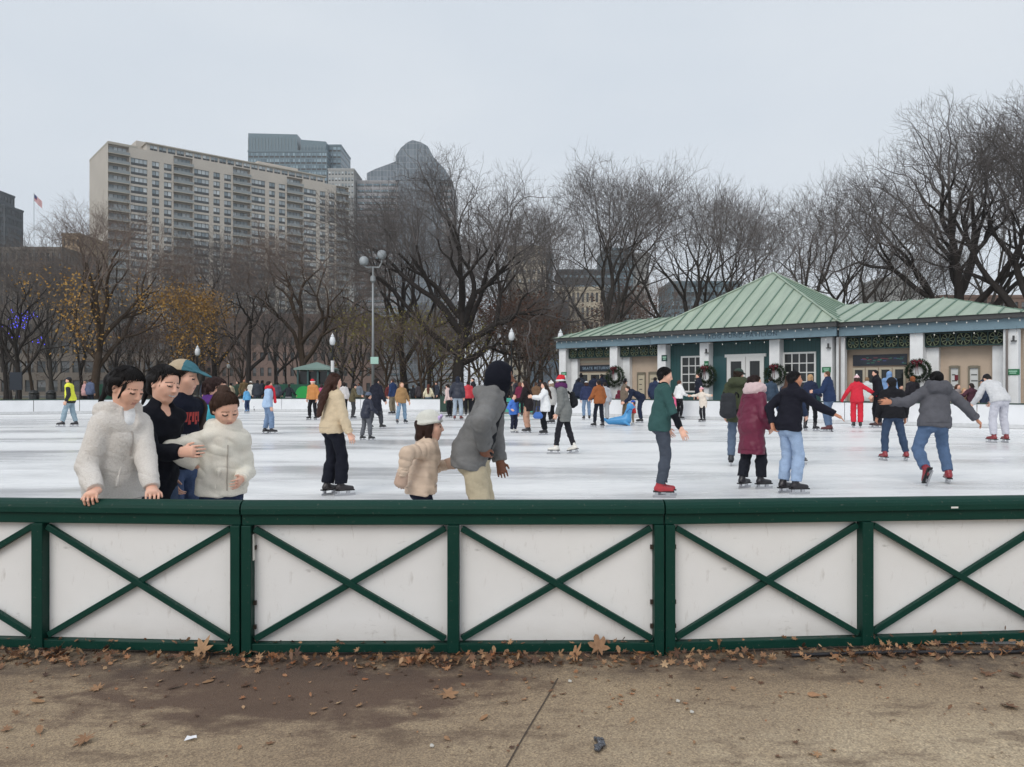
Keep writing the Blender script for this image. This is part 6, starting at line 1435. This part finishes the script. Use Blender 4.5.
person('woman in short white jacket and black trousers beside a pink child', 679, foot=420, top=380, heading=30, sex='f', coat=((226, 226, 226), 'puffer', .034, .03, {}), bottom=(BLK, 'cloth', .012), hair='tied', haircol=(88, 56, 46), boot=(30, 30, 34), R=(.1, .5, -.6))
person('child in bright pink jacket partly behind the woman in white', 672, foot=420, top=393, heading=60, coat=((214, 84, 128), 'puffer', .04, .08, {}), bottom=(BLK, 'cloth', .014), hair='short', haircol=(60, 44, 36), boot=(30, 30, 34))
person('man in navy coat bending far down towards a child', 641, foot=423, top=386, heading=176, lean=48, bend=22, hpitch=18, coat=((30, 38, 58), 'cloth', .032, .08, {}), bottom=((34, 42, 64), 'cloth', .018), haircol=(52, 38, 30), L=(.0, .55, -.75), R=(.0, .55, -.75), boot=(30, 30, 34))
person('small child in blue helmet and red jacket beside the blue skating aid', 633.5, foot=425, top=400, heading=170, hs=1.1, coat=((196, 44, 48), 'cloth', .04, .05, {}), bottom=((150, 128, 104), 'cloth', .02), hat=('helmet', (40, 80, 176)), hair='short', haircol=(60, 44, 36), boot=(200, 200, 200), R=(.1, .6, -.3), L=(.1, .6, -.3), gloves=(40, 80, 176))
person('person in brown coat with black top hat behind the bending man', 624.5, foot=418, top=379, heading=20, coat=((112, 98, 84), 'cloth', .036, .2, {}), bottom=((100, 88, 70), 'cloth', .024), hat=('tophat', (26, 26, 30)), haircol=(40, 30, 28), boot=(50, 46, 44))
person('person in rust-orange jacket and black trousers', 599, foot=427.5, top=380, heading=120, wide=1.05, coat=((150, 86, 44), 'cloth', .036, .06, {}), bottom=((28, 32, 44), 'cloth', .012), haircol=(40, 30, 28), Lf=(.06, .08, 0), Rf=(.06, -.06, 0), boot=(34, 34, 38), L=(.1, .5, -.7))
person('person in pale grey hoodie and joggers just behind the rust-orange jacket', 605, foot=423, top=382, heading=100, coat=((170, 172, 178), 'cloth', .032, .05, {}), bottom=((160, 162, 166), 'cloth', .024), haircol=(40, 32, 30), boot=(60, 60, 64))
person('person in navy jacket and light jeans with white cap', 586.5, foot=420, top=381, heading=95, coat=((46, 54, 86), 'cloth', .032, .05, {}), bottom=((96, 126, 160), 'denim', .016), hair='bob', haircol=(70, 46, 38), hat=('cap', (206, 208, 210)), Lf=(.07, 0, 0), Rf=(.08, .02, 0), boot=(36, 36, 40))
person('person in dark blue clothes left of the white-capped skater', 578.5, foot=415.5, top=378, heading=60, coat=((36, 44, 66), 'cloth', .034, .08, {}), bottom=((40, 52, 78), 'denim', .016), haircol=(30, 26, 24), hat=('beanie', (34, 34, 40)), boot=(34, 34, 38))
person('skater in Santa hat and grey coat with white skates and a backpack', 564, foot=454, top=375, heading=166, lean=5, coat=((112, 114, 112), 'heather', .032, .16, {}), scarf=((88, 40, 88), .03), bottom=((38, 38, 44), 'cloth', .01), hair='bob', haircol=(40, 30, 28), hat=('santa', (206, 28, 44)), L=(.05, .15, -.95), Lf=(.05, .1, 0), Rf=(.05, -.13, 0), Rfp=-12, boot=(216, 212, 204), Rfy=20)
person('woman in white coat and black flared trousers reaching left', 545, foot=435, top=382, heading=185, sex='f', coat=((230, 230, 236), 'cloth', .032, .13, dict(flare=.02)), bottom=(BLK, 'cloth', .018, .03), hair='long', haircol=(52, 38, 34), L=(.15, .8, -.25), R=(.1, .75, -.3), boot=(36, 36, 40))
person('woman in dark coat and tan trousers reaching towards a child', 528, foot=433, top=381, heading=165, sex='f', lean=10, coat=((38, 32, 34), 'cloth', .034, .16, {}), bottom=((184, 140, 116), 'cloth', .02), hair='long', haircol=(46, 32, 28), L=(.1, .6, -.6), R=(.1, .6, -.6), boot=(34, 34, 38))
person('toddler in bright blue jacket with white skates', 513.5, foot=433, top=394, heading=-50, hs=1.1, coat=((66, 118, 206), 'cloth', .04, .08, {}), bottom=((34, 38, 58), 'cloth', .02), haircol=(60, 40, 34), boot=(214, 214, 210), R=(.3, .4, -.6))
person('person with fur-trimmed hood, dark jacket and pale jeans seen from behind', 457.5, foot=420.5, top=376, heading=80, lean=4, coat=((42, 46, 60), 'puffer', .038, .07, {}), bottom=((148, 164, 180), 'denim', .02), hat=('hoodfur', (40, 44, 58)), hair='short', L=(.25, .1, -.9), Lf=(.07, 0, 0), Rf=(.08, .02, 0), boot=(110, 44, 44))
person('person in red jacket beside the fur-trimmed hood', 468, foot=416, top=381, heading=90, coat=((186, 34, 48), 'puffer', .036, .06, {}), bottom=(BLK, 'cloth', .014), haircol=(40, 32, 30), boot=(34, 34, 38))
person('person in black and pale pink clothes left of the fur-trimmed hood', 450, foot=418, top=384, heading=150, sex='f', lean=14, coat=((206, 180, 176), 'cloth', .032, .04, {}), bottom=(BLK, 'cloth', .014), hair='tied', haircol=(40, 32, 30), boot=(34, 34, 38))
person('woman in pale yellow sweater with long auburn hair at the far wall', 428.5, foot=412, top=384, heading=88, sex='f', coat=((226, 214, 182), 'knit', .034, .04, {}), bottom=((96, 126, 170), 'denim', .026, .04), hair='long', haircol=(96, 52, 38), hairlen=1.0, L=(.3, 0, -.9), R=(.35, 0, -.9), boot=(50, 50, 54))
person('woman in tan jacket and blue jeans striding', 401.5, foot=424, top=382, heading=-60, sex='f', coat=((160, 124, 80), 'cloth', .036, .07, {}), bottom=((104, 140, 170), 'denim', .018), hair='long', haircol=(148, 112, 84), L=(.35, 0, -.88), Rf=(.14, .06, 0), Lf=(.12, -.06, 0), boot=(34, 40, 46))
person('man in navy jacket and khaki trousers at the far wall', 393, foot=415, top=379, heading=150, coat=((38, 56, 92), 'cloth', .034, .06, {}), bottom=((118, 108, 90), 'cloth', .022), haircol=(80, 58, 46), boot=(34, 34, 38))
person('child in navy coat and grey knitted cap skating away', 366, foot=440.5, top=392, heading=40, lean=8, coat=((36, 40, 56), 'puffer', .042, .1, {}), bottom=((92, 94, 100), 'cloth', .022), hat=('beanie', (88, 98, 116)), haircol=(50, 40, 34), Lf=(.1, -.05, 0), Rf=(.1, .05, 0), R=(.3, .4, -.75), boot=(40, 42, 46), gloves=(40, 42, 50))
person('tall man in long black coat at mid rink', 376, foot=429.5, top=378, heading=60, coat=((34, 36, 48), 'cloth', .032, .22, dict(coatdrop=.6)), bottom=((62, 64, 70), 'cloth', .018), haircol=(34, 30, 30), Lf=(.06, -.12, 0), Rf=(.06, .1, 0), R=(.15, .3, -.85), boot=(30, 30, 34))
person('person in olive jacket and black cap carrying something pale', 352.5, foot=419, top=384, heading=20, lean=8, coat=((92, 84, 62), 'cloth', .038, .07, {}), bottom=((60, 60, 62), 'cloth', .022), hat=('cap', (26, 26, 30)), haircol=(40, 34, 30), R=(.1, .6, -.5), boot=(34, 34, 38))
person('woman in white top and black trousers half behind the olive jacket', 344, foot=417, top=382, heading=120, sex='f', coat=((206, 200, 198), 'cloth', .03, .05, {}), bottom=(BLK, 'cloth', .014), hair='bob', haircol=(40, 30, 28), boot=(34, 34, 38))
person('person in orange-tan jacket and Santa hat with black trousers', 313, foot=420, top=379, heading=-110, wide=1.1, coat=((190, 122, 52), 'puffer', .036, .06, {}), bottom=((30, 30, 36), 'cloth', .018), hat=('santa', (200, 30, 44)), hair='bob', haircol=(190, 170, 150), Lf=(.09, 0, 0), Rf=(.1, 0, 0), boot=(38, 38, 42))
person('girl in magenta coat between the Santa hat and the long-haired woman', 321.5, foot=413, top=384, heading=100, sex='f', coat=((186, 58, 112), 'puffer', .036, .14, {}), bottom=(BLK, 'cloth', .014), hair='bob', haircol=(60, 36, 40), boot=(34, 34, 38))
person('woman in pale blue shirt and jeans with a bright red scarf', 268, foot=434, top=381, heading=25, sex='f', wide=1.08, coat=((160, 186, 216), 'cloth', .034, .06, {}), bottom=((96, 126, 164), 'denim', .026), scarf=((206, 28, 48), .026, 1), hair='short', haircol=(46, 32, 30), Lf=(.07, -.05, 0), Rf=(.06, .06, 0), boot=(44, 42, 44))
person('person in black top and pale grey trousers skating by the far wall', 288.5, foot=411.5, top=384, heading=85, lean=8, coat=((40, 44, 50), 'cloth', .034, .03, {}), bottom=((164, 164, 168), 'cloth', .026), haircol=(46, 38, 36), L=(.5, .1, -.7), R=(.5, .1, -.7), Lf=(.1, .02, 0), Rf=(.16, -.05, 0), boot=(110, 108, 108))
person('child in sky-blue jacket and navy trousers by the far wall', 247.5, foot=412.5, top=388, heading=150, lean=12, coat=((88, 160, 208), 'cloth', .042, .06, {}), bottom=((44, 58, 92), 'cloth', .024), haircol=(90, 64, 48), boot=(60, 110, 160))
person('adult in dark grey jacket next to the sky-blue child', 257.5, foot=411.5, top=380, heading=110, lean=6, coat=((52, 56, 64), 'cloth', .034, .07, {}), bottom=((56, 62, 76), 'cloth', .018), haircol=(34, 30, 30), Lf=(.1, 0, 0), boot=(38, 38, 42))
person('person in white jacket behind the sky-blue child', 250.5, foot=409, top=381, heading=60, coat=((214, 212, 206), 'puffer', .036, .1, {}), bottom=(BLK, 'cloth', .016), hat=('beanie', (210, 204, 196)), hair='bob', haircol=(90, 70, 56), boot=(38, 38, 42))
person('rink marshal in hi-vis yellow vest and pale jeans walking left', 70, foot=427, top=377, heading=195, lean=2, coat=((52, 52, 56), 'cloth', .032, .09, {}), vest=((226, 240, 30), .046), bottom=((128, 156, 172), 'denim', .022), hat=('cap', (50, 52, 60)), haircol=(40, 34, 30), Lf=(.05, .13, 0), Rf=(.05, -.1, 0), boot=(46, 44, 48))
person('person in slate-blue jacket seen from behind left of the fleece woman', 90, foot=409, top=379, heading=75, wide=1.15, coat=((92, 104, 134), 'cloth', .036, .1, {}), bottom=((40, 44, 60), 'cloth', .018), haircol=(62, 44, 38), boot=(36, 36, 40))
person('person in pale pink coat beside the slate-blue jacket', 84.5, foot=408, top=381, heading=60, sex='f', coat=((206, 160, 160), 'cloth', .034, .12, {}), bottom=(BLK, 'cloth', .014), hair='short', haircol=(196, 150, 130), boot=(36, 36, 40))
person('person in light grey coat next to the Santa-hat skater', 552, foot=424, top=381, heading=140, sex='f', coat=((178, 176, 172), 'cloth', .034, .12, {}), bottom=(BLK, 'cloth', .016), hair='bob', haircol=(150, 130, 110), hat=('bobble', (216, 214, 210)), boot=(60, 60, 64))
person('person in plum jacket behind the dark coat with tan trousers', 520, foot=417, top=382, heading=100, sex='f', coat=((110, 34, 62), 'cloth', .034, .08, {}), bottom=(BLK, 'cloth', .016), hair='bob', haircol=(110, 70, 54), boot=(36, 36, 40))
person('person in brown jacket between the white coat and the dark coat', 536, foot=415, top=382, heading=70, coat=((112, 84, 62), 'cloth', .034, .08, {}), bottom=((60, 60, 66), 'cloth', .016), haircol=(80, 56, 44), boot=(36, 36, 40))
person('person in black jacket beside the red jacket', 473.5, foot=414, top=378, heading=200, coat=((34, 34, 40), 'cloth', .034, .08, {}), bottom=(BLK, 'cloth', .016), haircol=(34, 28, 28), boot=(36, 36, 40))
# spectators behind the walls, standing on the paved strip
SP = 'spectators standing behind the far rink walls'
def spec(label, px, top, Z, col, heading=-90, **q):
    q.setdefault('coat', (col, 'cloth', .036, .1, {})); q.setdefault('bottom', ((48, 50, 58), 'cloth', .018)); person(label, px, top=top, Z=Z, heading=heading, skates=False, group=SP, **q)
spec('person in pale blue hood behind the wall at the serving windows', 889, 371, 35, (122, 158, 204), 40, hat=('hood', (122, 158, 204)))
spec('person in white coat behind the wall beside the red suit', 867, 377, 35.4, (206, 212, 212), 60, haircol=(150, 120, 90))
spec('person with auburn hair and black coat below the right-hand wreath', 913, 376, 33, (40, 38, 44), 95, hair='bob', haircol=(150, 88, 52), hairvol=1.2)
spec('person in black knitted hat right of the auburn hair', 928, 379, 32.6, (46, 46, 56), 60, hat=('beanie', (30, 30, 36)))
spec('second black-hatted person right of the auburn hair', 937, 378, 32.2, (50, 46, 52), 110, hat=('beanie', (34, 32, 36)))
spec('person with brown hair and grey coat right of the hoodie skater', 957, 384, 31, (140, 132, 132), -60, hair='bob', haircol=(92, 62, 48))
spec('blond child looking over the wall under the white notices', 964, 388, 30.8, (190, 156, 128), -100, hair='bob', haircol=(196, 160, 116))
spec('person in maroon sweater leaning over the wall under the white notices', 972, 383, 30.4, (78, 46, 58), 100, haircol=(46, 36, 34), R=(.6, .3, -.2), L=(.6, .3, -.3))
spec('person in navy cap behind the wall left of the grey sweatsuit', 984.5, 379, 30, (48, 58, 80), 150, hat=('cap', (44, 56, 78)))
spec('small child behind the wall between black jacket and hoodie skaters', 901, 385, 33.6, (120, 110, 108), -90, haircol=(40, 34, 32))
spec('person in navy behind the wall left of the white jacket', 655, 377, 40, (44, 56, 84), 60)
spec('person in dark coat behind the wall below the left-of-door wreath', 699, 373.5, 37, (34, 38, 52), 180, haircol=(50, 36, 32))
spec('person in blue-black coat at the skate return window', 594, 375, 45.5, (40, 46, 66), 60)
spec('second person in dark coat at the skate return window', 602, 374, 45, (36, 40, 56), 120)
spec('person in burgundy jacket behind the wall beside the skate return wreath', 619, 390, 42.4, (108, 38, 58), 100, hat=('hood', (108, 38, 58)))
spec('person in black hat under the sign of the skate return', 581, 373.5, 46.5, (48, 54, 66), 80, hat=('tophat', (30, 30, 36)))
spec('person in slate jacket behind the wall right of the pink fur collar', 771, 377, 35, (58, 74, 92), 100)
LF = [(203, 381, 56, (60, 66, 84)), (211, 384, 57, (150, 120, 100)), (231, 383, 55, (200, 180, 150)), (238, 381, 56, (54, 70, 60)), (244, 379, 56, (110, 90, 60)), (262, 380, 57, (44, 48, 60)), (277, 382, 55.5, (80, 84, 96)), (341, 381, 58, (40, 44, 56)), (359, 383, 56, (120, 128, 140)), (388, 384, 57, (130, 60, 60)), (413, 385, 58, (46, 48, 54)), (419, 383, 57, (72, 66, 70)), (437, 382, 56, (56, 62, 74)), (486, 382, 54, (90, 40, 56)), (495, 383, 54, (70, 74, 88)), (505, 381, 53, (46, 42, 48)), (516, 380, 53, (60, 60, 70)), (541, 379, 52, (64, 56, 56)), (549, 380, 51, (150, 140, 136)), (570, 381, 50.5, (70, 72, 84))]
WHO = ['slate', 'tan', 'cream', 'dark green', 'ochre', 'black-blue', 'grey-blue', 'midnight blue', 'pale grey-blue', 'dull red', 'charcoal', 'mauve-grey', 'steel-blue', 'wine-red', 'dusty blue', 'near-black', 'ash-grey', 'taupe', 'stone-grey', 'dusk-blue']
WHERE = ['left of the turquoise jacket', 'just above the turquoise jacket', 'above the cream puffer girl', 'left of the sky-blue child', 'above the sky-blue child', 'right of the sky-blue child', 'right of the red scarf', 'behind the woman in white top', 'left of the tall black coat', 'left of the navy and khaki man', 'right of the tan jacket', 'left of the yellow sweater', 'right of the yellow sweater', 'at the open end of the left wall', 'behind the man in the grey coat', 'right of the man in the black hood', 'behind the plum jacket', 'behind the white coat', 'left of the Santa-hat skater', 'at the left column of the pavilion']
for i, (px, top, Z, c) in enumerate(LF):
    spec('spectator in %s clothes %s' % (WHO[i], WHERE[i]), px, top, Z, c, (i * 77) % 360, hair=('short', 'bob')[i % 2], haircol=((40, 32, 30), (90, 66, 50), (30, 26, 26))[i % 3], skin=('light', 'tan', 'brown')[i % 3])
# ------------------------------------------------------------------ bags and the skating aid
def backpack(label, px, py, Z, heading, col, s_=1., base=None):
    p = at(px, py, Z); rt = thing('backpack', label, 'backpack', tuple(p), math.radians(heading) - PI / 2, None); s = SDF()
    s.cap((0, 0, -.14 * s_), (0, .01, .16 * s_), .085 * s_, .075 * s_, .03, (1, 0, 0), 1.75); s.cap((0, -.085 * s_, -.12 * s_), (0, -.08 * s_, .02 * s_), .05 * s_, .05 * s_, .03, (1, 0, 0), 2.2)
    link('pack', s.mesh('pack', .012, wrinkle=.004, wfreq=40), fabric(col, 'cloth'), rt, True); mb = MB()
    for sg in (-1, 1): mb.tube([(sg * .09 * s_, .08 * s_, .16 * s_), (sg * .11 * s_, .15 * s_, .24 * s_), (sg * .12 * s_, .3 * s_, .2 * s_), (sg * .13 * s_, .31 * s_, -.02), (sg * .1 * s_, .08 * s_, -.16 * s_)], .016, 6)
    mb.build('straps', fabric((30, 30, 32), 'cloth'), rt, True); MB().tube([(-.04, .05 * s_, .2 * s_), (0, .05 * s_, .25 * s_), (.04, .05 * s_, .2 * s_)], .012, 6).build('grab_loop', fabric((30, 30, 32), 'cloth'), rt, True)
backpack('dark grey backpack on the back of the man in olive coat', 728, 406, 14.72, 62, (50, 52, 56), 1.08)
backpack('small black backpack on the skater in Santa hat', 573, 400, 18.05, 166, (32, 34, 38), .85)
p = at(538, 416, 24.4); rt = thing('handbag', 'small blue bag hanging from the woman in white coat', 'bag', tuple(p)); s = SDF(); s.cap((-.07, 0, 0), (.07, 0, 0), .09, .09, .02); s.cap((-.05, 0, .06), (.05, 0, .06), .07, .07, .02)
link('bag', s.mesh('bag', .015), fabric((62, 104, 176), 'cloth'), rt, True); MB().tube([(-.08, 0, .1), (-.04, 0, .3), (.04, 0, .3), (.08, 0, .1)], .012, 6).build('strap', fabric((40, 70, 130), 'cloth'), rt, True)
Zs = zfoot(425.5); p = at(622, 425.5, Zs); rt = thing('skating_aid', 'light blue seal-shaped skating aid beside the helmeted child', 'skating aid', (p[0], p[1], .005)); rt.scale = (.85,) * 3; s = SDF()
s.cap((-.5, 0, .2), (.2, 0, .25), .16, .24, .1); s.cap((-.62, 0, .16), (-.85, 0, .3), .1, .05, .1); s.cap((.2, 0, .3), (.36, 0, .8), .2, .14, .1); s.ell((.38, 0, .92), np.eye(3), (.16, .14, .15), .06); s.cap((.42, 0, .9), (.56, 0, .86), .08, .06, .05)
for sg in (-1, 1): s.cap((.1, sg * .18, .15), (.3, sg * .42, .04), .08, .04, .04); s.cap((-.8, 0, .28), (-.95, sg * .18, .34), .05, .04, .04)
link('body', s.mesh('body', .022), mat('aid_blue', lin((74, 150, 204)), .35), rt, True)
mb = MB().tube([(.18, -.22, .62), (.3, -.3, .78), (.42, -.22, .76)], .025, 6).tube([(.18, .22, .62), (.3, .3, .78), (.42, .22, .76)], .025, 6); mb.build('handles', mat('aid_grip', lin((40, 84, 150)), .4), rt, True)
# red and white print on the navy shirt under the brown jacket is built as thin raised patches in its own thing below
# ------------------------------------------------------------------ fallen leaves and small litter
def leaf_outline(rng, lobes=5, lobed=False):
    pts = []
    if not lobed and rng.random() < .4:          # narrow oak and elm leaves
        wd = rng.uniform(.32, .55); n = 14; return [(wd * math.sin(2.9 * (i / n - .5) * 2 / 1.0 * .5 * 2 / 2) * (1 + .18 * (i % 2)) * (.6 if abs(i - n / 2) > 5 else 1), math.cos(2.9 * (i / n - .5))) for i in range(n + 1)]
    for i in range(lobes * 4 + 1):
        t = -2.5 + 5. * i / (lobes * 4); k = abs(math.sin(i * PI / 4 + PI / 4 * 0)); ph = i % 4
        r = (1., .74, .46, .70)[ph] * (1 if ph else .75 + .35 * rng.random()) * (1 - .32 * abs(t) / 2.5) * (.85 + .3 * rng.random())
        pts.append((r * math.sin(t), r * math.cos(t)))
    return pts
def leaf_geo(rng, size, curl=.35, lobed=False):
    o = leaf_outline(rng, rng.choice((5, 5, 7)), lobed); a, b_ = rng.uniform(-curl, curl), rng.uniform(.1, curl); V = [np.array([0, -.12, 0.])]
    for x, y in o: V.append(np.array([x * .8, y, a * x * y + b_ * (x * x + .5 * y * y) * .9]))
    V = [v * size * .5 for v in V]; Fc = [(0, i, i + 1) for i in range(1, len(o))]
    # a stem
    i = len(V); V += [np.array([-.012, -.1, 0]) * size, np.array([.012, -.1, 0]) * size, np.array([.02, -.55, .06]) * size * .8]; Fc.append((i, i + 1, i + 2)); return V, Fc
nb = NB('dead_leaf'); g = nb.n('ShaderNodeNewGeometry'); oi = nb.n('ShaderNodeObjectInfo'); ad = nb.n('ShaderNodeMath', _operation='ADD'); nb.l(g.outputs['Random Per Island'], ad.inputs[0]); nb.l(oi.outputs['Random'], ad.inputs[1]); fr = nb.n('ShaderNodeMath', _operation='FRACT'); nb.l(ad.outputs[0], fr.inputs[0])
c_ = nb.ramp(fr.outputs[0], [(0, (.055, .028, .018)), (.24, (.14, .068, .036)), (.48, (.25, .135, .07)), (.72, (.37, .22, .115)), (.87, (.30, .11, .042)), (1, (.46, .32, .19))])
v = nb.coord('Object'); f = nb.noise(v, 40, 4); nb.l(nb.mix(.5, c_, nb.ramp(f, [(.3, (.55, .5, .45)), (.7, (1.25, 1.2, 1.15))]), 'MULTIPLY'), nb.b.inputs['Base Color']); nb.b.inputs['Roughness'].default_value = .65; M_LEAF = nb.m
rl = random.Random(9)
def rotm(ax, ay, az): return rotz(az) @ rotx(ax) @ roty(ay)
V, Fs = [], []
def scatter(x, y, z, size, tilt):
    lv, lf = leaf_geo(rl, size); R = rotm(rl.gauss(0, tilt), rl.gauss(0, tilt), rl.uniform(0, 6.3)); i = len(V); zmin = min((R @ v)[2] for v in lv)
    for v in lv: w_ = R @ v; V.append((x + w_[0], y + w_[1], z + w_[2] - zmin * .8))
    Fs.extend([tuple(k + i for k in f_) for f_ in lf])
for k in range(2600):
    s_ = rl.uniform(-5.6, 6.0); p = fence_pt(s_); back = abs(rl.gauss(0, .085)); d_ = .045 + back
    dens = .55 + .45 * math.sin(s_ * 2.3 + 1) + .35 * math.sin(s_ * 5.1)
    if rl.random() > dens * .7 + .4: continue
    scatter(p[0], p[1] - d_, .004 + rl.random() * .045 * max(0, 1 - back * 7), rl.uniform(.03, .088), .5)
for k in range(150):            # leaf crumbs caught on the bottom rail
    s_ = rl.uniform(-5.6, 6.0); p = fence_pt(s_); scatter(p[0], p[1] + .008, .0725, rl.uniform(.025, .06), .5)
for k in range(900):            # small fragments strewn over the pavement
    x = rl.uniform(-4, 4.2); x = x - 1.2 * (k % 3 == 0) * abs(rl.gauss(0, 1)); y = 4.3 - abs(rl.gauss(0, .55)); scatter(x, y, .004, rl.choice((.01, .015, .02, .03, .05)) * rl.uniform(.7, 1.3), .25)
me = bpy.data.meshes.new('leaf_litter'); me.from_pydata(V, [], Fs); o = link('leaf_litter', me, M_LEAF); tag(o, 'drift of brown fallen leaves along the foot of the green fence', 'leaf litter', kind='stuff')
def ground(px, py): Z = zfoot(py); return ((px - CX) / F * Z, Z)
LEAVES = [(204, 657, .19, 'big brown maple leaf leaning on the fence foot at the left joint', 1), (598, 656, .21, 'biggest tan maple leaf leaning on the fence foot left of the middle joint', 1), (12, 645, .16, 'rust-brown leaf leaning on the fence at the left edge', 1), (575, 660, .15, 'curled tan leaf left of the biggest leaf', 1),
    (98, 690, .12, 'pale tan leaf lying under the first left cross brace', 0), (168, 690, .13, 'curled brown leaf on the dark stain', 0), (203, 684, .12, 'orange-brown leaf on the stain below the left joint', 0), (44, 703, .13, 'flat red-brown leaf at far left of the pavement', 0), (40, 735, .11, 'small brown leaf near the lower left edge', 0), (85, 742, .14, 'crumpled dark brown leaf at lower left', 0), (245, 687, .1, 'tan leaf with raised edges right of the left joint', 0), (322, 711, .07, 'pale curled leaf scrap on the pavement right of the stain', 0), (292, 700, .05, 'tiny tan leaf left of the pale scrap', 0), (5, 731, .08, 'leaf tip at the very left edge', 0),
    (447, 696, .16, 'orange-brown leaf pair nearest the pavement joint', 0), (481, 721, .11, 'bright orange leaf lying alone left of the pavement joint', 0), (512, 748, .05, 'dark leaf scrap on the pavement joint', 0), (820, 698, .12, 'orange-tan leaf on the pale pavement at right', 0), (986, 675, .13, 'tan leaf right of the last upright', 0), (1008, 707, .14, 'brown oak leaf at the right edge of the pavement', 0), (1018, 677, .11, 'tan leaf at the right edge under the cable', 0), (694, 745, .05, 'small brown leaf at lower right of centre', 0), (818, 756, .07, 'brown curled leaf at the bottom right', 0), (610, 709, .05, 'dark brown leaf scrap right of the joint', 0), (732, 690, .05, 'dark crumpled leaf scrap on pale pavement', 0)]
for px, py, sz, lab, lean in LEAVES:
    x, y = ground(px, py); lv, lf = leaf_geo(rl, sz, .3, 'maple' in lab or 'biggest' in lab); R = rotm((.7 if lean else rl.gauss(0, .16)), rl.gauss(0, .18), (rl.uniform(-.5, .5) if lean else rl.uniform(0, 6.3))); lv = [R @ v for v in lv]; zm = min(v[2] for v in lv)
    me = bpy.data.meshes.new('fallen_leaf'); me.from_pydata([tuple(v - np.array([0, 0, zm])) for v in lv], [], lf); o = link('fallen_leaf', me, M_LEAF); o.location = (x, y - (.03 if lean else 0), .006); tag(o, lab, 'leaf', 'single fallen leaves on the pavement')
x, y = ground(190, 741); mb = MB(); mb.face([(-.022, -.012, .002), (.02, -.004, .012), (.024, .014, .004), (-.016, .01, .016)]); mb.face([(-.016, .01, .016), (.024, .014, .004), (.02, .02, .014), (-.012, .018, .008)]); o = mb.build('paper_scrap', mat('paper_litter', (.75, .75, .78), .7)); o.location = (x, y, .004); tag(o, 'small crumpled white paper scrap on the stained pavement', 'litter')
x, y = ground(601, 748); s = SDF(); s.cap((-.02, -.04, .012), (.0, .0, .014), .012, .016, .01, (1, 0, 0), 1.6); s.cap((.0, .01, .014), (-.012, .04, .016), .012, .014, .01); s.cap((.012, .05, .012), (-.02, .055, .01), .009, .009, .01); o = link('foil_wrapper', s.mesh('foil_wrapper', .0035, wrinkle=.004, wfreq=220), mat('foil_dark', (.12, .125, .14), .3, .5, bump=.6, bscale=120), None, True); o.location = (x, y, .004); tag(o, 'dark crumpled foil wrapper lying right of the pavement joint', 'litter')
for px, py, lab in ((678, 703, 'pale pebble left of the orange-tan leaf'), (692, 714, 'whitish pebble on pale pavement at right'), (432, 748, 'pale crumb on the pavement left of the joint'), (570, 683, 'pale chip at the top of the pavement joint')):
    x, y = ground(px, py); s = SDF(); s.ell((0, 0, .006), np.eye(3), (.013, .009, .008), .01); o = link('pebble', s.mesh('pebble', .003, wrinkle=.002, wfreq=300), mat('pebble', (.5, .48, .44), .8), None, True); o.location = (x, y, .004); tag(o, lab, 'pebble', 'pebbles on the pavement')
pts = [(*(fence_pt(s_) - np.array([0, .12 + .03 * math.sin(s_ * 2.1)])), .018 + .004 * math.sin(s_ * 5)) for s_ in np.linspace(2.2, 6.4, 40)]
o = MB().tube(pts, .011, 8).build('cable', mat('cable_black', (.015, .015, .018), .5), None, True); tag(o, 'black cable running along the foot of the fence at right', 'cable')
